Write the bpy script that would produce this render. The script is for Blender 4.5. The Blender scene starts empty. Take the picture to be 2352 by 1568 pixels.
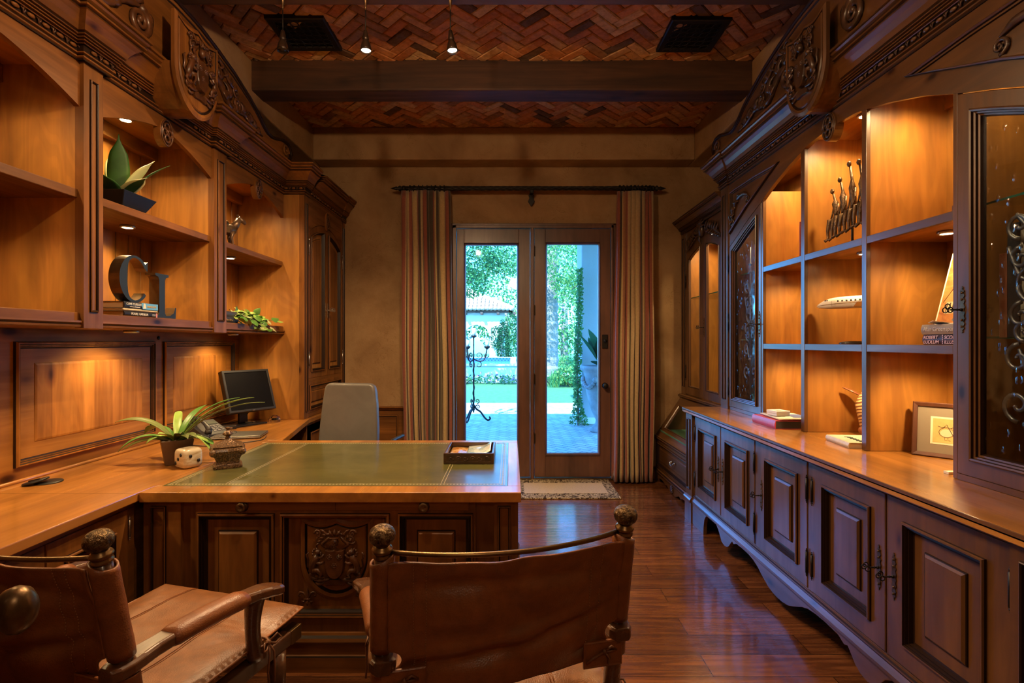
import bpy, bmesh, math, random
from math import sin, cos, pi, radians as R, sqrt, atan2
from mathutils import Vector as V3, Matrix, noise as mnoise
scene = bpy.context.scene
C = scene.collection
rnd = random.Random(7)
F, CX, CY, CH = 1170.0, 1172.0, 785.0, 1.40      # focal length in px of the 2352x1568 frame, level view at 1.40 m

def at_z(px, py, z):                              # point of height z seen at a pixel
    y = F * (CH - z) / (py - CY); return V3(((px - CX) * y / F, y, z))
def at_y(px, py, y):
    return V3(((px - CX) * y / F, y, CH - (py - CY) * y / F))

# ------------------------------------------------------------------ objects
def tag(o, label=None, cat=None, group=None, kind=None):
    if label: o['label'] = label
    if cat: o['category'] = cat
    if group: o['group'] = group
    if kind: o['kind'] = kind
    return o
def thing(name, label, cat, loc=(0, 0, 0), rz=0, group=None):
    o = bpy.data.objects.new(name, None); C.objects.link(o)
    o.empty_display_size = .05; o.location = loc; o.rotation_euler = (0, 0, rz)
    return tag(o, label, cat, group)
def copy_tree(o, parent=None):
    c = o.copy(); C.objects.link(c)
    if parent is not None: c.parent = parent
    for ch in list(o.children): copy_tree(ch, c)
    return c

class Fr:                                         # local frame: u, v along a face, n out of it
    def __init__(s, O, U, V, N): s.O, s.U, s.V, s.N = V3(O), V3(U), V3(V), V3(N)
    def __call__(s, u, v, n=0): return s.O + s.U * u + s.V * v + s.N * n
def FL(X): return Fr((X, 0, 0), (0, 1, 0), (0, 0, 1), (1, 0, 0))      # face looking +X
def FRt(X): return Fr((X, 0, 0), (0, 1, 0), (0, 0, 1), (-1, 0, 0))    # face looking -X
def FF(Y): return Fr((0, Y, 0), (1, 0, 0), (0, 0, 1), (0, -1, 0))     # face looking -Y
ID = Fr((0, 0, 0), (1, 0, 0), (0, 1, 0), (0, 0, 1))

class MB:
    def __init__(s): s.v = []; s.f = []; s.m = []; s.s = []
    def add(s, vs, fs, mi=0, sm=False):
        b = len(s.v); s.v += [tuple(p) for p in vs]
        for f in fs: s.f.append([b + i for i in f]); s.m.append(mi); s.s.append(sm)
    def box(s, x0, x1, y0, y1, z0, z1, mi=0, fr=ID):
        p = [fr(x, y, z) for z in (z0, z1) for y in (y0, y1) for x in (x0, x1)]
        s.add(p, [(0, 2, 3, 1), (4, 5, 7, 6), (0, 1, 5, 4), (2, 6, 7, 3), (0, 4, 6, 2), (1, 3, 7, 5)], mi); return s
    def prism(s, poly, n0, n1, fr=ID, mi=0, sm=False, caps=True):
        k = len(poly)
        s.add([fr(u, v, n0) for u, v in poly] + [fr(u, v, n1) for u, v in poly],
              [(i, (i + 1) % k, k + (i + 1) % k, k + i) for i in range(k)] + ([list(range(k)), list(range(k, 2 * k))] if caps else []), mi, sm)
        return s
    def rings(s, rs, mis=None, cap0=False, cap1=True, sm=False, closed=True):
        k = len(rs[0]); b = len(s.v); n = len(rs); s.v += [tuple(p) for r in rs for p in r]
        def put(f, mi): s.f.append([b + i for i in f]); s.m.append(mi); s.s.append(sm)
        for i in range(n - 1):
            for j in range(k if closed else k - 1): put((i * k + j, i * k + (j + 1) % k, (i + 1) * k + (j + 1) % k, (i + 1) * k + j), mis[i] if mis else 0)
        if cap0: put(range(k), mis[0] if mis else 0)
        if cap1: put(range((n - 1) * k, n * k), mis[-1] if mis else 0)
        return s
    def loft(s, rs, mi=0, sm=True, caps=True):     # shared verts, smooth
        k = len(rs[0]); vs = [p for r in rs for p in r]; fs = []
        for i in range(len(rs) - 1):
            for j in range(k): fs.append((i * k + j, i * k + (j + 1) % k, (i + 1) * k + (j + 1) % k, (i + 1) * k + j))
        if caps: fs += [list(range(k)), list(range((len(rs) - 1) * k, len(rs) * k))]
        s.add(vs, fs, mi, sm); return s
    def lathe(s, prof, c=(0, 0, 0), seg=24, ax=None, mi=0, sm=True, sx=1, sy=1):
        c = V3(c); q = V3((0, 0, 1)).rotation_difference(V3(ax).normalized()) if ax is not None else None
        rs = []
        for r, z in prof:
            ring = []
            for j in range(seg):
                p = V3((r * cos(2 * pi * j / seg) * sx, r * sin(2 * pi * j / seg) * sy, z))
                ring.append(c + (q @ p if q else p))
            rs.append(ring)
        return s.loft(rs, mi, sm)
    def tube(s, pts, r, seg=8, mi=0, fn=None, flat=1.0, sm=True):  # fn: flattening direction
        pts = [V3(p) for p in pts]; n = len(pts); rs = []; prev = None
        for i, p in enumerate(pts):
            t = (pts[min(i + 1, n - 1)] - pts[max(i - 1, 0)])
            t = t.normalized() if t.length > 1e-9 else V3((0, 0, 1))
            if fn is not None: a = V3(fn)
            elif prev is not None: a = prev
            else: a = V3((0, 0, 1)) if abs(t.z) < .9 else V3((1, 0, 0))
            a = a - t * a.dot(t)
            if a.length < 1e-6: a = V3((1, 0, 0)) - t * t.x
            a.normalize(); prev = a; b = t.cross(a)
            rr = r[i] if isinstance(r, (list, tuple)) else r
            rs.append([p + a * (cos(2 * pi * j / seg) * rr * flat) + b * (sin(2 * pi * j / seg) * rr) for j in range(seg)])
        return s.loft(rs, mi, sm)
    def ball(s, c, r, seg=12, mi=0, fr=None, ax=None):
        rx, ry, rz = r if isinstance(r, (tuple, list)) else (r, r, r); c = V3(c)
        rs = []; n = max(4, seg // 2)
        for i in range(n + 1):
            a = -pi / 2 + pi * i / n; q = max(cos(a), .02)
            ring = []
            for j in range(seg):
                x, y, z = q * cos(2 * pi * j / seg) * rx, q * sin(2 * pi * j / seg) * ry, sin(a) * rz
                ring.append(c + (fr.U * x + fr.V * y + fr.N * z if fr else V3((x, y, z))))
            rs.append(ring)
        return s.loft(rs, mi)
    def grid(s, fn, nu, nv, mi=0, sm=True):
        vs = [fn(i / nu, j / nv) for j in range(nv + 1) for i in range(nu + 1)]
        fs = [(j * (nu + 1) + i, j * (nu + 1) + i + 1, (j + 1) * (nu + 1) + i + 1, (j + 1) * (nu + 1) + i) for j in range(nv) for i in range(nu)]
        s.add(vs, fs, mi, sm); return s
    def sweep(s, path, prof, side=1, caps=True):   # path: plan points (x, y); prof: (out, z, material of the band that ends here)
        n = len(path); P = [V3((p[0], p[1])) for p in path]; ms = []
        for i in range(n):
            d0 = (P[i] - P[i - 1]).normalized() if i else None
            d1 = (P[i + 1] - P[i]).normalized() if i < n - 1 else None
            ns = [V3((d.y, -d.x)) * side for d in (d0, d1) if d is not None]
            m = ns[0] if len(ns) == 1 else (ns[0] + ns[1]) / max(1 + ns[0].dot(ns[1]), .2)
            ms.append(m)
        rows = [[V3((P[i].x + ms[i].x * q[0], P[i].y + ms[i].y * q[0], q[1])) for q in prof] for i in range(n)]
        b = len(s.v); m = len(prof); s.v += [tuple(p) for r in rows for p in r]
        def put(f, mi): s.f.append([b + i for i in f]); s.m.append(mi); s.s.append(False)
        for k in range(m - 1):
            for i in range(n - 1): put((i * m + k, (i + 1) * m + k, (i + 1) * m + k + 1, i * m + k + 1), prof[k + 1][2])
        if caps:
            for i in (0, n - 1): put(range(i * m, i * m + m), 0)
        return s
    def build(s, name, mats, parent=None, bev=0, seg=2, solid=0, sub=0, merge=1e-5, weld=False):
        me = bpy.data.meshes.new(name)
        off = V3((0, 0, 0))
        me.from_pydata(s.v, [], s.f)
        mats = mats if isinstance(mats, (list, tuple)) else [mats]
        for m in mats: me.materials.append(m)
        me.polygons.foreach_set('material_index', [min(i, len(mats) - 1) for i in s.m])
        me.polygons.foreach_set('use_smooth', s.s)
        bm = bmesh.new(); bm.from_mesh(me)
        if weld or merge > 2e-5: bmesh.ops.remove_doubles(bm, verts=bm.verts, dist=merge)
        bmesh.ops.recalc_face_normals(bm, faces=bm.faces)
        bm.to_mesh(me); bm.free(); me.update()
        o = bpy.data.objects.new(name, me); C.objects.link(o)
        if parent is not None:
            o.parent = parent
            if parent.get('_w'): o.location = -V3(parent['_w'])
        if solid:
            m = o.modifiers.new('thickness', 'SOLIDIFY'); m.thickness = solid; m.offset = 0
        if bev:
            m = o.modifiers.new('edges', 'BEVEL'); m.width = bev; m.segments = seg; m.limit_method = 'ANGLE'; m.angle_limit = R(40); m.harden_normals = False
        if sub:
            m = o.modifiers.new('round', 'SUBSURF'); m.levels = sub; m.render_levels = sub
        return o
def wthing(name, label, cat, loc, group=None):    # a thing whose parts are given in room coordinates
    o = thing(name, label, cat, loc, 0, group); o['_w'] = tuple(loc); return o
def sub(o, par):                                  # hang a part's own piece under it (both in room coordinates)
    o.parent = par; o.location = (0, 0, 0); return o

def text(s, size, fr, mat, parent, depth=.0006, name='lettering', align='LEFT', squeeze=1.0, shear=0.0, maxw=None):
    cu = bpy.data.curves.new(name, 'FONT'); cu.body = s; cu.size = size; cu.align_x = align; cu.align_y = 'CENTER'; cu.extrude = depth; cu.shear = shear
    t = bpy.data.objects.new(name, cu); C.objects.link(t)
    bpy.context.view_layer.update()
    me = bpy.data.meshes.new_from_object(t.evaluated_get(bpy.context.evaluated_depsgraph_get()))
    bpy.data.objects.remove(t); bpy.data.curves.remove(cu)
    w = max((v.co.x for v in me.vertices), default=1) - min((v.co.x for v in me.vertices), default=0)
    if maxw and w * squeeze > maxw: squeeze = maxw / w
    for v in me.vertices: v.co = fr(v.co.x * squeeze, v.co.y, v.co.z)
    me.materials.clear(); me.materials.append(mat); me.name = name
    o = bpy.data.objects.new(name, me); C.objects.link(o)
    if parent is not None: o.parent = parent
    return o

# ------------------------------------------------------------------ materials
class NT:
    def __init__(s, name):
        s.mat = bpy.data.materials.new(name); s.mat.use_nodes = True
        s.t = s.mat.node_tree; s.t.nodes.clear(); s.out = s.n('ShaderNodeOutputMaterial')
    def n(s, typ, **kw):
        x = s.t.nodes.new(typ)
        for k, v in kw.items(): setattr(x, k, v)
        return x
    def l(s, a, b): s.t.links.new(a, b)
    def ramp(s, fac, stops, interp='LINEAR'):
        r = s.n('ShaderNodeValToRGB'); cr = r.color_ramp; cr.interpolation = interp
        while len(cr.elements) < len(stops): cr.elements.new(.5)
        for e, (p, c) in zip(cr.elements, stops): e.position = p; e.color = (*c, 1) if len(c) == 3 else c
        s.l(fac, r.inputs[0]); return r.outputs[0]
    def coords(s, scale=(1, 1, 1), rot=(0, 0, 0), src='Object'):
        tc = s.n('ShaderNodeTexCoord'); mp = s.n('ShaderNodeMapping'); s.l(tc.outputs[src], mp.inputs[0])
        mp.inputs['Scale'].default_value = scale; mp.inputs['Rotation'].default_value = rot; return mp.outputs[0]
    def noise(s, co, scale=1, detail=4, rough=.55, dist=0):
        x = s.n('ShaderNodeTexNoise'); x.inputs['Scale'].default_value = scale; x.inputs['Detail'].default_value = detail
        x.inputs['Roughness'].default_value = rough; x.inputs['Distortion'].default_value = dist
        if co is not None: s.l(co, x.inputs['Vector'])
        return x.outputs[0]
    def mix(s, fac, a, b, mode='MIX'):
        x = s.n('ShaderNodeMix', data_type='RGBA', blend_type=mode)
        for i, v in ((0, fac), (6, a), (7, b)):
            if hasattr(v, 'links'): s.l(v, x.inputs[i])
            else: x.inputs[i].default_value = v if i == 0 else ((*v, 1) if len(v) == 3 else v)
        return x.outputs[2]
    def bsdf(s, col, rough=.5, metal=0, bump=None, bstr=.2, bdist=.002, spec=.5, coat=0, crough=.1, trans=0, emit=None, estr=0, sheen=0):
        b = s.n('ShaderNodeBsdfPrincipled')
        for k, v in (('Base Color', col), ('Roughness', rough), ('Metallic', metal), ('Specular IOR Level', spec), ('Coat Weight', coat), ('Coat Roughness', crough), ('Transmission Weight', trans), ('Sheen Weight', sheen)):
            if hasattr(v, 'links'): s.l(v, b.inputs[k])
            else: b.inputs[k].default_value = (*v, 1) if isinstance(v, tuple) and len(v) == 3 else v
        if emit is not None: b.inputs['Emission Color'].default_value = (*emit, 1); b.inputs['Emission Strength'].default_value = estr
        if bump is not None:
            q = s.n('ShaderNodeBump'); q.inputs['Strength'].default_value = bstr; q.inputs['Distance'].default_value = bdist
            s.l(bump, q.inputs['Height']); s.l(q.outputs[0], b.inputs['Normal'])
        s.l(b.outputs[0], s.out.inputs[0]); s.b = b; return s.mat

def wood(name, light, dark, axis='Z', rough=.36, knots=0.0, coat=.25, fine=1.0, blotch=.45, spec=.5, crough=.22, fig=0, boards=0):
    t = NT(name); a = 'XYZ'.index(axis)
    sc = [13 * fine] * 3; sc[a] = .75 * fine
    co = t.coords(tuple(sc)); g = t.noise(co, 1.0, 6, .62, 1.1)
    col = t.ramp(g, [(.3, dark), (.52, tuple((x + y) / 2 for x, y in zip(light, dark))), (.72, light)])
    sb = [3.2] * 3; sb[a] = 1.1
    bl = t.ramp(t.noise(t.coords(tuple(sb)), 1.3, 3, .6, .6), [(.3, (1 - blotch,) * 3), (.65, (1.12,) * 3)])
    col = t.mix(1.0, col, bl, 'MULTIPLY')
    if fig:                                        # plain-sawn figure
        sf = [2.6] * 3; sf[a] = .55
        nf = t.noise(t.coords(tuple(sf), (.0, .0, .0)), 1.5, 2, .5, .35)
        m1 = t.n('ShaderNodeMath', operation='MULTIPLY'); t.l(nf, m1.inputs[0]); m1.inputs[1].default_value = 95
        m2 = t.n('ShaderNodeMath', operation='SINE'); t.l(m1.outputs[0], m2.inputs[0])
        col = t.mix(1.0, col, t.ramp(m2.outputs[0], [(0, (1 - fig,) * 3), (.35, (1, 1, 1)), (1, (1.03,) * 3)]), 'MULTIPLY')
    if boards:
        sx = t.n('ShaderNodeSeparateXYZ'); t.l(t.coords(), sx.inputs[0]); ad = t.n('ShaderNodeMath', operation='ADD'); t.l(sx.outputs[0], ad.inputs[0]); t.l(sx.outputs[1], ad.inputs[1])
        mu = t.n('ShaderNodeMath', operation='MULTIPLY'); t.l(ad.outputs[0], mu.inputs[0]); mu.inputs[1].default_value = boards
        fl = t.n('ShaderNodeMath', operation='FLOOR'); t.l(mu.outputs[0], fl.inputs[0]); wn = t.n('ShaderNodeTexWhiteNoise', noise_dimensions='1D'); t.l(fl.outputs[0], wn.inputs['W'])
        col = t.mix(1.0, col, t.ramp(wn.outputs[0], [(0, (.74, .70, .66)), (1, (1.18, 1.16, 1.1))]), 'MULTIPLY')
    if knots:
        sk = [5.0] * 3; sk[a] = 2.4
        v = t.n('ShaderNodeTexVoronoi'); v.inputs['Scale'].default_value = 1.0; t.l(t.coords(tuple(sk)), v.inputs['Vector'])
        k = t.ramp(v.outputs['Distance'], [(.0, (.10, .07, .05)), (.05 * knots, (.22, .15, .11)), (.085 * knots, (.62, .52, .46)), (.16 * knots, (1, 1, 1))])
        col = t.mix(1.0, col, k, 'MULTIPLY')
    rr = t.ramp(g, [(.3, (rough + .1,) * 3), (.7, (rough - .04,) * 3)])
    return t.bsdf(col, rr, bump=g, bstr=.12, bdist=.001, coat=coat, crough=crough, spec=spec)
def plain(name, col, rough=.5, metal=0, bump=0, bscale=60, coat=0, spec=.5, vary=0.0, bdist=.002, sheen=0):
    t = NT(name); co = t.coords()
    nz = t.noise(co, bscale, 4, .6) if (bump or vary) else None
    c = col
    if vary:
        n2 = t.noise(co, bscale * .15, 4, .6)
        c = t.ramp(n2, [(.3, tuple(x * (1 - vary) for x in col)), (.7, tuple(min(x * (1 + vary), 1) for x in col))])
    return t.bsdf(c, rough, metal, bump=nz if bump else None, bstr=bump, bdist=bdist, coat=coat, spec=spec, sheen=sheen)
def emission(name, col, s):
    t = NT(name); e = t.n('ShaderNodeEmission'); e.inputs[0].default_value = (*col, 1); e.inputs[1].default_value = s
    t.l(e.outputs[0], t.out.inputs[0]); return t.mat
def pane_glass(name, tint=(.96, .98, 1), bump=0, bscale=40, rough=.02, amount=.035):
    t = NT(name); tr = t.n('ShaderNodeBsdfTransparent'); tr.inputs[0].default_value = (*tint, 1)
    gl = t.n('ShaderNodeBsdfGlossy'); gl.inputs['Roughness'].default_value = rough
    lw = t.n('ShaderNodeLayerWeight'); lw.inputs[0].default_value = .5; mx = t.n('ShaderNodeMixShader')
    if bump:
        v = t.n('ShaderNodeTexVoronoi'); v.inputs['Scale'].default_value = bscale; t.l(t.coords((1, 1, .45)), v.inputs['Vector'])
        h = t.ramp(v.outputs['Distance'], [(0, (1, 1, 1)), (.22, (0, 0, 0))])
        n2 = t.noise(t.coords(), 7, 2); h2 = t.mix(.5, h, n2, 'ADD')
        b = t.n('ShaderNodeBump'); b.inputs['Strength'].default_value = bump; b.inputs['Distance'].default_value = .004
        t.l(h2, b.inputs['Height']); t.l(b.outputs[0], gl.inputs['Normal']); t.l(b.outputs[0], lw.inputs['Normal'])
    rf = t.ramp(lw.outputs['Facing'], [(0, (amount,) * 3), (.6, (amount * 2,) * 3), (.82, (.22,) * 3), (1, (.9,) * 3)]); t.l(rf, mx.inputs[0])
    t.l(tr.outputs[0], mx.inputs[1]); t.l(gl.outputs[0], mx.inputs[2]); t.l(mx.outputs[0], t.out.inputs[0]); return t.mat

ST_L, ST_D = (.27, .104, .023), (.14, .049, .010)           # stained alder
PN_L, PN_D = (.47, .212, .042), (.30, .116, .021)           # lighter veneer inside the cases
M = {}
for ax in 'XYZ':
    M['st' + ax] = wood('stained_alder_' + ax, ST_L, ST_D, ax, .42, .8, coat=.03, spec=.27, fig=.06)
    M['pn' + ax] = wood('maple_veneer_' + ax, PN_L, PN_D, ax, .38, 0, fine=.5, blotch=.5, coat=.12, fig=.08)
    M['dk' + ax] = wood('shaded_alder_' + ax, (.155, .067, .022), (.08, .032, .010), ax, .33, .8, coat=.45, fig=.05)  # same alder, with the low light of the hutch side put into its colour
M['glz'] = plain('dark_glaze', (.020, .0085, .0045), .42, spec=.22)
M['carve'] = plain('carved_wood', (.085, .031, .011), .34, coat=.35, vary=.5, bscale=120, bump=.15)
M['carved'] = plain('carved_dark_wood', (.055, .026, .014), .34, coat=.4, vary=.5, bscale=120, bump=.15)
M['knotY'] = wood('knotty_alder_Y', (.42, .18, .038), (.25, .094, .017), 'Y', .48, 1.3, coat=0, spec=.16)
M['knotZ'] = wood('knotty_alder_Z', (.48, .205, .042), (.28, .105, .018), 'Z', .48, 1.2, coat=0, spec=.16, fig=.06, boards=8)
M['knotX'] = wood('knotty_alder_X', (.40, .175, .052), (.25, .095, .026), 'X', .36, 1.3)
M['topY'] = wood('worktop_alder_Y', (.50, .212, .042), (.32, .122, .022), 'Y', .30, .7, coat=.7, crough=.1)
M['beam'] = wood('rough_beam_timber', (.105, .042, .017), (.036, .014, .007), 'X', .6, 1.5, coat=0)
M['doorZ'] = wood('door_mahogany_Z', (.17, .075, .045), (.105, .044, .026), 'Z', .38, 0, coat=.3)
M['doorX'] = wood('door_mahogany_X', (.17, .075, .045), (.105, .044, .026), 'X', .38, 0, coat=.3)
M['chairwood'] = wood('oiled_chair_wood', (.15, .058, .022), (.055, .02, .009), 'Y', .26, 0, coat=.6, fine=1.6)
M['iron'] = plain('black_iron', (.018, .015, .013), .45, .6, .3, 90)
M['bronze'] = plain('aged_bronze', (.14, .085, .042), .34, .85, .25, 60, vary=.4)
M['brass'] = plain('old_brass', (.20, .118, .05), .33, .92, .1, 80, vary=.3)
M['silver'] = plain('pewter', (.42, .38, .33), .3, .95, .15, 150, vary=.3)
M['chrome'] = plain('chrome', (.8, .78, .74), .15, 1)
M['black'] = plain('black_plastic', (.012, .012, .013), .38)
M['greyplastic'] = plain('charcoal_plastic', (.035, .036, .04), .42)
M['white'] = plain('white_paint', (.75, .73, .68), .4)
M['paper'] = plain('paper', (.72, .66, .52), .7)
M['pages'] = plain('page_block', (.55, .42, .26), .8, bump=.4, bscale=300)
# ================================================================== ROOM SHELL
XL, XR, YB, YF, ZC = -2.28, 2.14, 5.23, -1.7, 3.51      # side walls, end wall, wall behind the photographer, ceiling
SXL, SXR, SYB, SZ = -1.94, 1.815, 5.0, 3.19             # faces of the plaster bulkheads and their underside

def plaster(name):
    t = NT(name); co = t.coords()
    n1 = t.noise(co, 2.1, 5, .6, .4); n2 = t.noise(co, 14, 6, .65)
    v = t.n('ShaderNodeTexNoise'); v.inputs['Scale'].default_value = 5.5; v.inputs['Detail'].default_value = 7; v.inputs['Distortion'].default_value = 2.2; t.l(co, v.inputs['Vector'])
    col = t.ramp(n1, [(.28, (.22, .122, .052)), (.5, (.33, .196, .090)), (.72, (.42, .27, .135))])
    crack = t.ramp(v.outputs[0], [(.485, (1, 1, 1)), (.498, (.72, .68, .62)), (.512, (1, 1, 1))])
    msk = t.ramp(t.noise(co, 3.3, 3), [(.5, (0, 0, 0)), (.58, (1, 1, 1))])
    col = t.mix(1.0, col, t.mix(msk, (1, 1, 1), crack), 'MULTIPLY')
    h = t.mix(.5, n2, t.mix(msk, (1, 1, 1), crack), 'MULTIPLY')
    return t.bsdf(col, .72, bump=h, bstr=.55, bdist=.012, spec=.25)
M['plaster'] = plaster('tan_plaster')

def floor_mat():
    t = NT('hand_scraped_floor_planks'); co = t.coords()
    b = t.n('ShaderNodeTexBrick'); b.offset = .37; b.inputs['Scale'].default_value = 1.0
    for k, v in (('Mortar Size', .0022), ('Brick Width', 1.35), ('Row Height', .1522), ('Bias', .0), ('Mortar Smooth', .3)): b.inputs[k].default_value = v
    b.inputs['Color1'].default_value = (0, 0, 0, 1); b.inputs['Color2'].default_value = (1, 1, 1, 1); b.inputs['Mortar'].default_value = (.5, .5, .5, 1)
    mp = t.coords((1, 1, 1)); t.l(mp, b.inputs['Vector'])
    sep = t.n('ShaderNodeVectorMath', operation='MULTIPLY_ADD')
    t.l(co, sep.inputs[0]); sep.inputs[1].default_value = (1.6, 22, 1)
    comb = t.n('ShaderNodeCombineXYZ'); t.l(b.outputs[0], comb.inputs[0]); t.l(b.outputs[0], comb.inputs[1])
    vm = t.n('ShaderNodeVectorMath', operation='SCALE'); vm.inputs[3].default_value = 37; t.l(comb.outputs[0], vm.inputs[0]); t.l(vm.outputs[0], sep.inputs[2])
    g = t.noise(sep.outputs[0], 1.2, 7, .66, 1.6)
    g1 = t.ramp(g, [(.28, (.044, .0145, .006)), (.48, (.125, .043, .015)), (.66, (.215, .080, .028)), (.8, (.30, .125, .048))])
    tone = t.ramp(b.outputs[0], [(0, (.62, .58, .56)), (1, (1.18, 1.12, 1.05))])
    col = t.mix(1.0, g1, tone, 'MULTIPLY')
    col = t.mix(b.outputs[1], col, (.012, .005, .003))
    gap = t.ramp(b.outputs[1], [(0, (1, 1, 1)), (1, (0, 0, 0))])
    wav = t.noise(t.coords((2.2, 9, 1)), 1.3, 3)
    h = t.mix(.35, gap, t.mix(.5, g, wav), 'MULTIPLY')
    rr = t.ramp(g, [(.3, (.34,) * 3), (.7, (.20,) * 3)])
    return t.bsdf(col, rr, bump=h, bstr=.075, bdist=.005, coat=.8, crough=.09)
o = MB().box(XL, XR, YF, YB + .1, -.06, 0).build('floor', floor_mat()); tag(o, 'reddish brown hand-scraped plank floor', 'floor', kind='structure')

# --- walls
def st(name, mb, mat, label, cat, **kw):
    o = mb.build(name, mat, **kw); return tag(o, label, cat, kind='structure')
st('wall_left', MB().box(XL - .1, XL, YF, YB + .2, 0, ZC + .1), M['plaster'], 'tan plaster wall behind the desk-side bookcase', 'wall')
st('wall_right', MB().box(XR, XR + .1, YF, YB + .2, 0, ZC + .1), M['plaster'], 'tan plaster wall behind the display hutch', 'wall')
st('wall_rear', MB().box(XL, XR, YF - .1, YF, 0, ZC + .1), M['plaster'], 'tan plaster wall behind the photographer', 'wall')
DX0, DX1, DZ1 = -.586, 1.048, 2.585                       # door opening
wb = MB()
wb.box(XL, DX0, YB, YB + .2, 0, ZC); wb.box(DX1, XR, YB, YB + .2, 0, ZC); wb.box(DX0, DX1, YB, YB + .2, DZ1, ZC)
st('wall_back', wb, M['plaster'], 'mottled tan plaster wall around the garden doors', 'wall')
st('trim_1', MB().box(SXL, SXR, SYB, YB, SZ, ZC).box(XL, SXL, YF, YB, SZ, ZC).box(SXR, XR, YF, YB, SZ, ZC), M['plaster'],
   'plaster bulkhead boxed around the ceiling edge', 'bulkhead', bev=.012)
# --- herringbone brick ceiling, brick by brick
BL, BW, G = .219, .073, .006
brick_cols = [(.54, .215, .075), (.60, .26, .10), (.47, .175, .06), (.64, .36, .16), (.32, .155, .07), (.14, .075, .043), (.56, .30, .13), (.68, .45, .22)]
bm_ = []
for i, c in enumerate(brick_cols):
    t = NT('old_brick_%d' % i); co = t.coords(); n = t.noise(co, 26, 6, .7); n2 = t.noise(co, 5, 3)
    col = t.mix(t.ramp(n2, [(.42, (0, 0, 0)), (.72, (.7, .7, .7))]), c, tuple(.55 * x + .12 for x in c))
    col = t.mix(1.0, col, t.ramp(n, [(.25, (.55,) * 3), (.6, (1.1,) * 3)]), 'MULTIPLY')
    bm_.append(t.bsdf(col, .85, bump=n, bstr=.7, bdist=.008, spec=.2))
mort = plain('brick_mortar', (.10, .06, .035), .9, bump=.5, bscale=80)
cb = MB(); ca, sa = cos(pi / 4), sin(pi / 4)
def brick(x, y, lx, ly):
    x0, x1, y0, y1 = x + G / 2, x + lx - G / 2, y + G / 2, y + ly - G / 2
    cx, cy = (x0 + x1) / 2, (y0 + y1) / 2
    wx, wy = cx * ca - cy * sa - .05, cx * sa + cy * ca + 3.9
    if not (SXL - .12 < wx < SXR + .12 and -.2 < wy < SYB + .12): return
    zb = ZC - rnd.uniform(-.004, .007); a = rnd.uniform(-.012, .012); e = .006
    mi = 1 + rnd.choices(range(8), (5, 5, 4, 4, 3, 2, 4, 2))[0]
    def P(u, v, z):
        u, v = u - cx, v - cy; u, v = u * cos(a) - v * sin(a), u * sin(a) + v * cos(a); u += cx; v += cy
        return V3((u * ca - v * sa - .05, u * sa + v * ca + 3.9, z))
    r = lambda d, z: [P(x0 + d + rnd.uniform(-.002, .002), y0 + d + rnd.uniform(-.002, .002), z), P(x1 - d, y0 + d + rnd.uniform(-.002, .002), z), P(x1 - d + rnd.uniform(-.002, .002), y1 - d, z), P(x0 + d, y1 - d + rnd.uniform(-.002, .002), z)]
    cb.rings([r(0, ZC + .02), r(0, zb + e), r(e, zb)], [mi, mi], cap1=True)
for a in range(-44, 45):
    for k in range(-10, 11):
        brick((a + 6 * k) * BW, a * BW, BL, BW)
        brick(a * BW, (a + 1 - 6 * k) * BW, BW, BL)
cb.box(XL, XR, YF, YB, ZC + .012, ZC + .08, 0)
o = cb.build('ceiling', [mort] + bm_, weld=False); tag(o, 'herringbone ceiling of old red brick', 'ceiling', kind='structure')
for i, y0 in enumerate((3.82, 2.668, 1.515, .36)):
    o = MB().box(SXL - .04, SXR + .04, y0, y0 + .192, 3.287, 3.6).build('beam', M['beam'], bev=.012, seg=3)
    tag(o, ['dark timber ceiling beam nearer the garden doors', 'dark timber ceiling beam carrying the hanging lamps', 'dark timber ceiling beam overhead', 'dark timber ceiling beam over the entry'][i], 'beam', 'ceiling beams', 'structure')

# --- end wall panelling and baseboard
tr = st('trim_2', MB().box(-1.70, -.66, 5.195, YB, 0, .735), M['stX'], 'low alder wall panelling beside the tall cupboard', 'wall panelling', bev=.003)
mb = MB().sweep([(-1.70, 5.195), (-.66, 5.195)], [(0, .70, 1), (.012, .705, 1), (.02, .72, 0), (.035, .73, 0), (.035, .745, 0), (0, .745, 0)], side=1)
o = mb.build('cap_rail', [M['stX'], M['glz']], tr); 
def ring_rect(fr, u0, u1, v0, v1, prof, top=None, K=1):
    T = top or (lambda u: v1)
    rs = []
    for d, n, mi in prof:
        pts = [fr(u0 + d, v0 + d, n), fr(u1 - d, v0 + d, n)]
        for k in range(K + 1):
            u = (u1 - d) + ((u0 + d) - (u1 - d)) * k / K
            pts.append(fr(u, T(u) - d, n))
        rs.append(pts)
    return rs, [p[2] for p in prof[1:]]
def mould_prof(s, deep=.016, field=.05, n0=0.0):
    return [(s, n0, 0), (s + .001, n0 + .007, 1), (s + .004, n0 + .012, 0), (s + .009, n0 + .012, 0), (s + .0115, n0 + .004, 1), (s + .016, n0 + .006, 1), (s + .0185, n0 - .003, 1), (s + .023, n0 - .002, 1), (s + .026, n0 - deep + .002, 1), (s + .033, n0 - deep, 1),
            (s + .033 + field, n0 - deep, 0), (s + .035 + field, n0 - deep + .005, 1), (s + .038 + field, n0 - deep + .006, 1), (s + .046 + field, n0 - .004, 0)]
mb = MB(); rs, mi = ring_rect(FF(5.195), -1.36, -1.145, .06, .655, [(0, 0, 0)] + mould_prof(.0, field=.035)); mb.rings(rs, mi)
mb2 = MB(); rs2, _ = ring_rect(FF(5.195), -1.66, -1.42, .06, .655, [(0, 0, 0)] + mould_prof(.0, field=.035)); mb.rings(rs2, mi)
mb.build('panel', [M['stZ'], M['glz']], tr)
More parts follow.
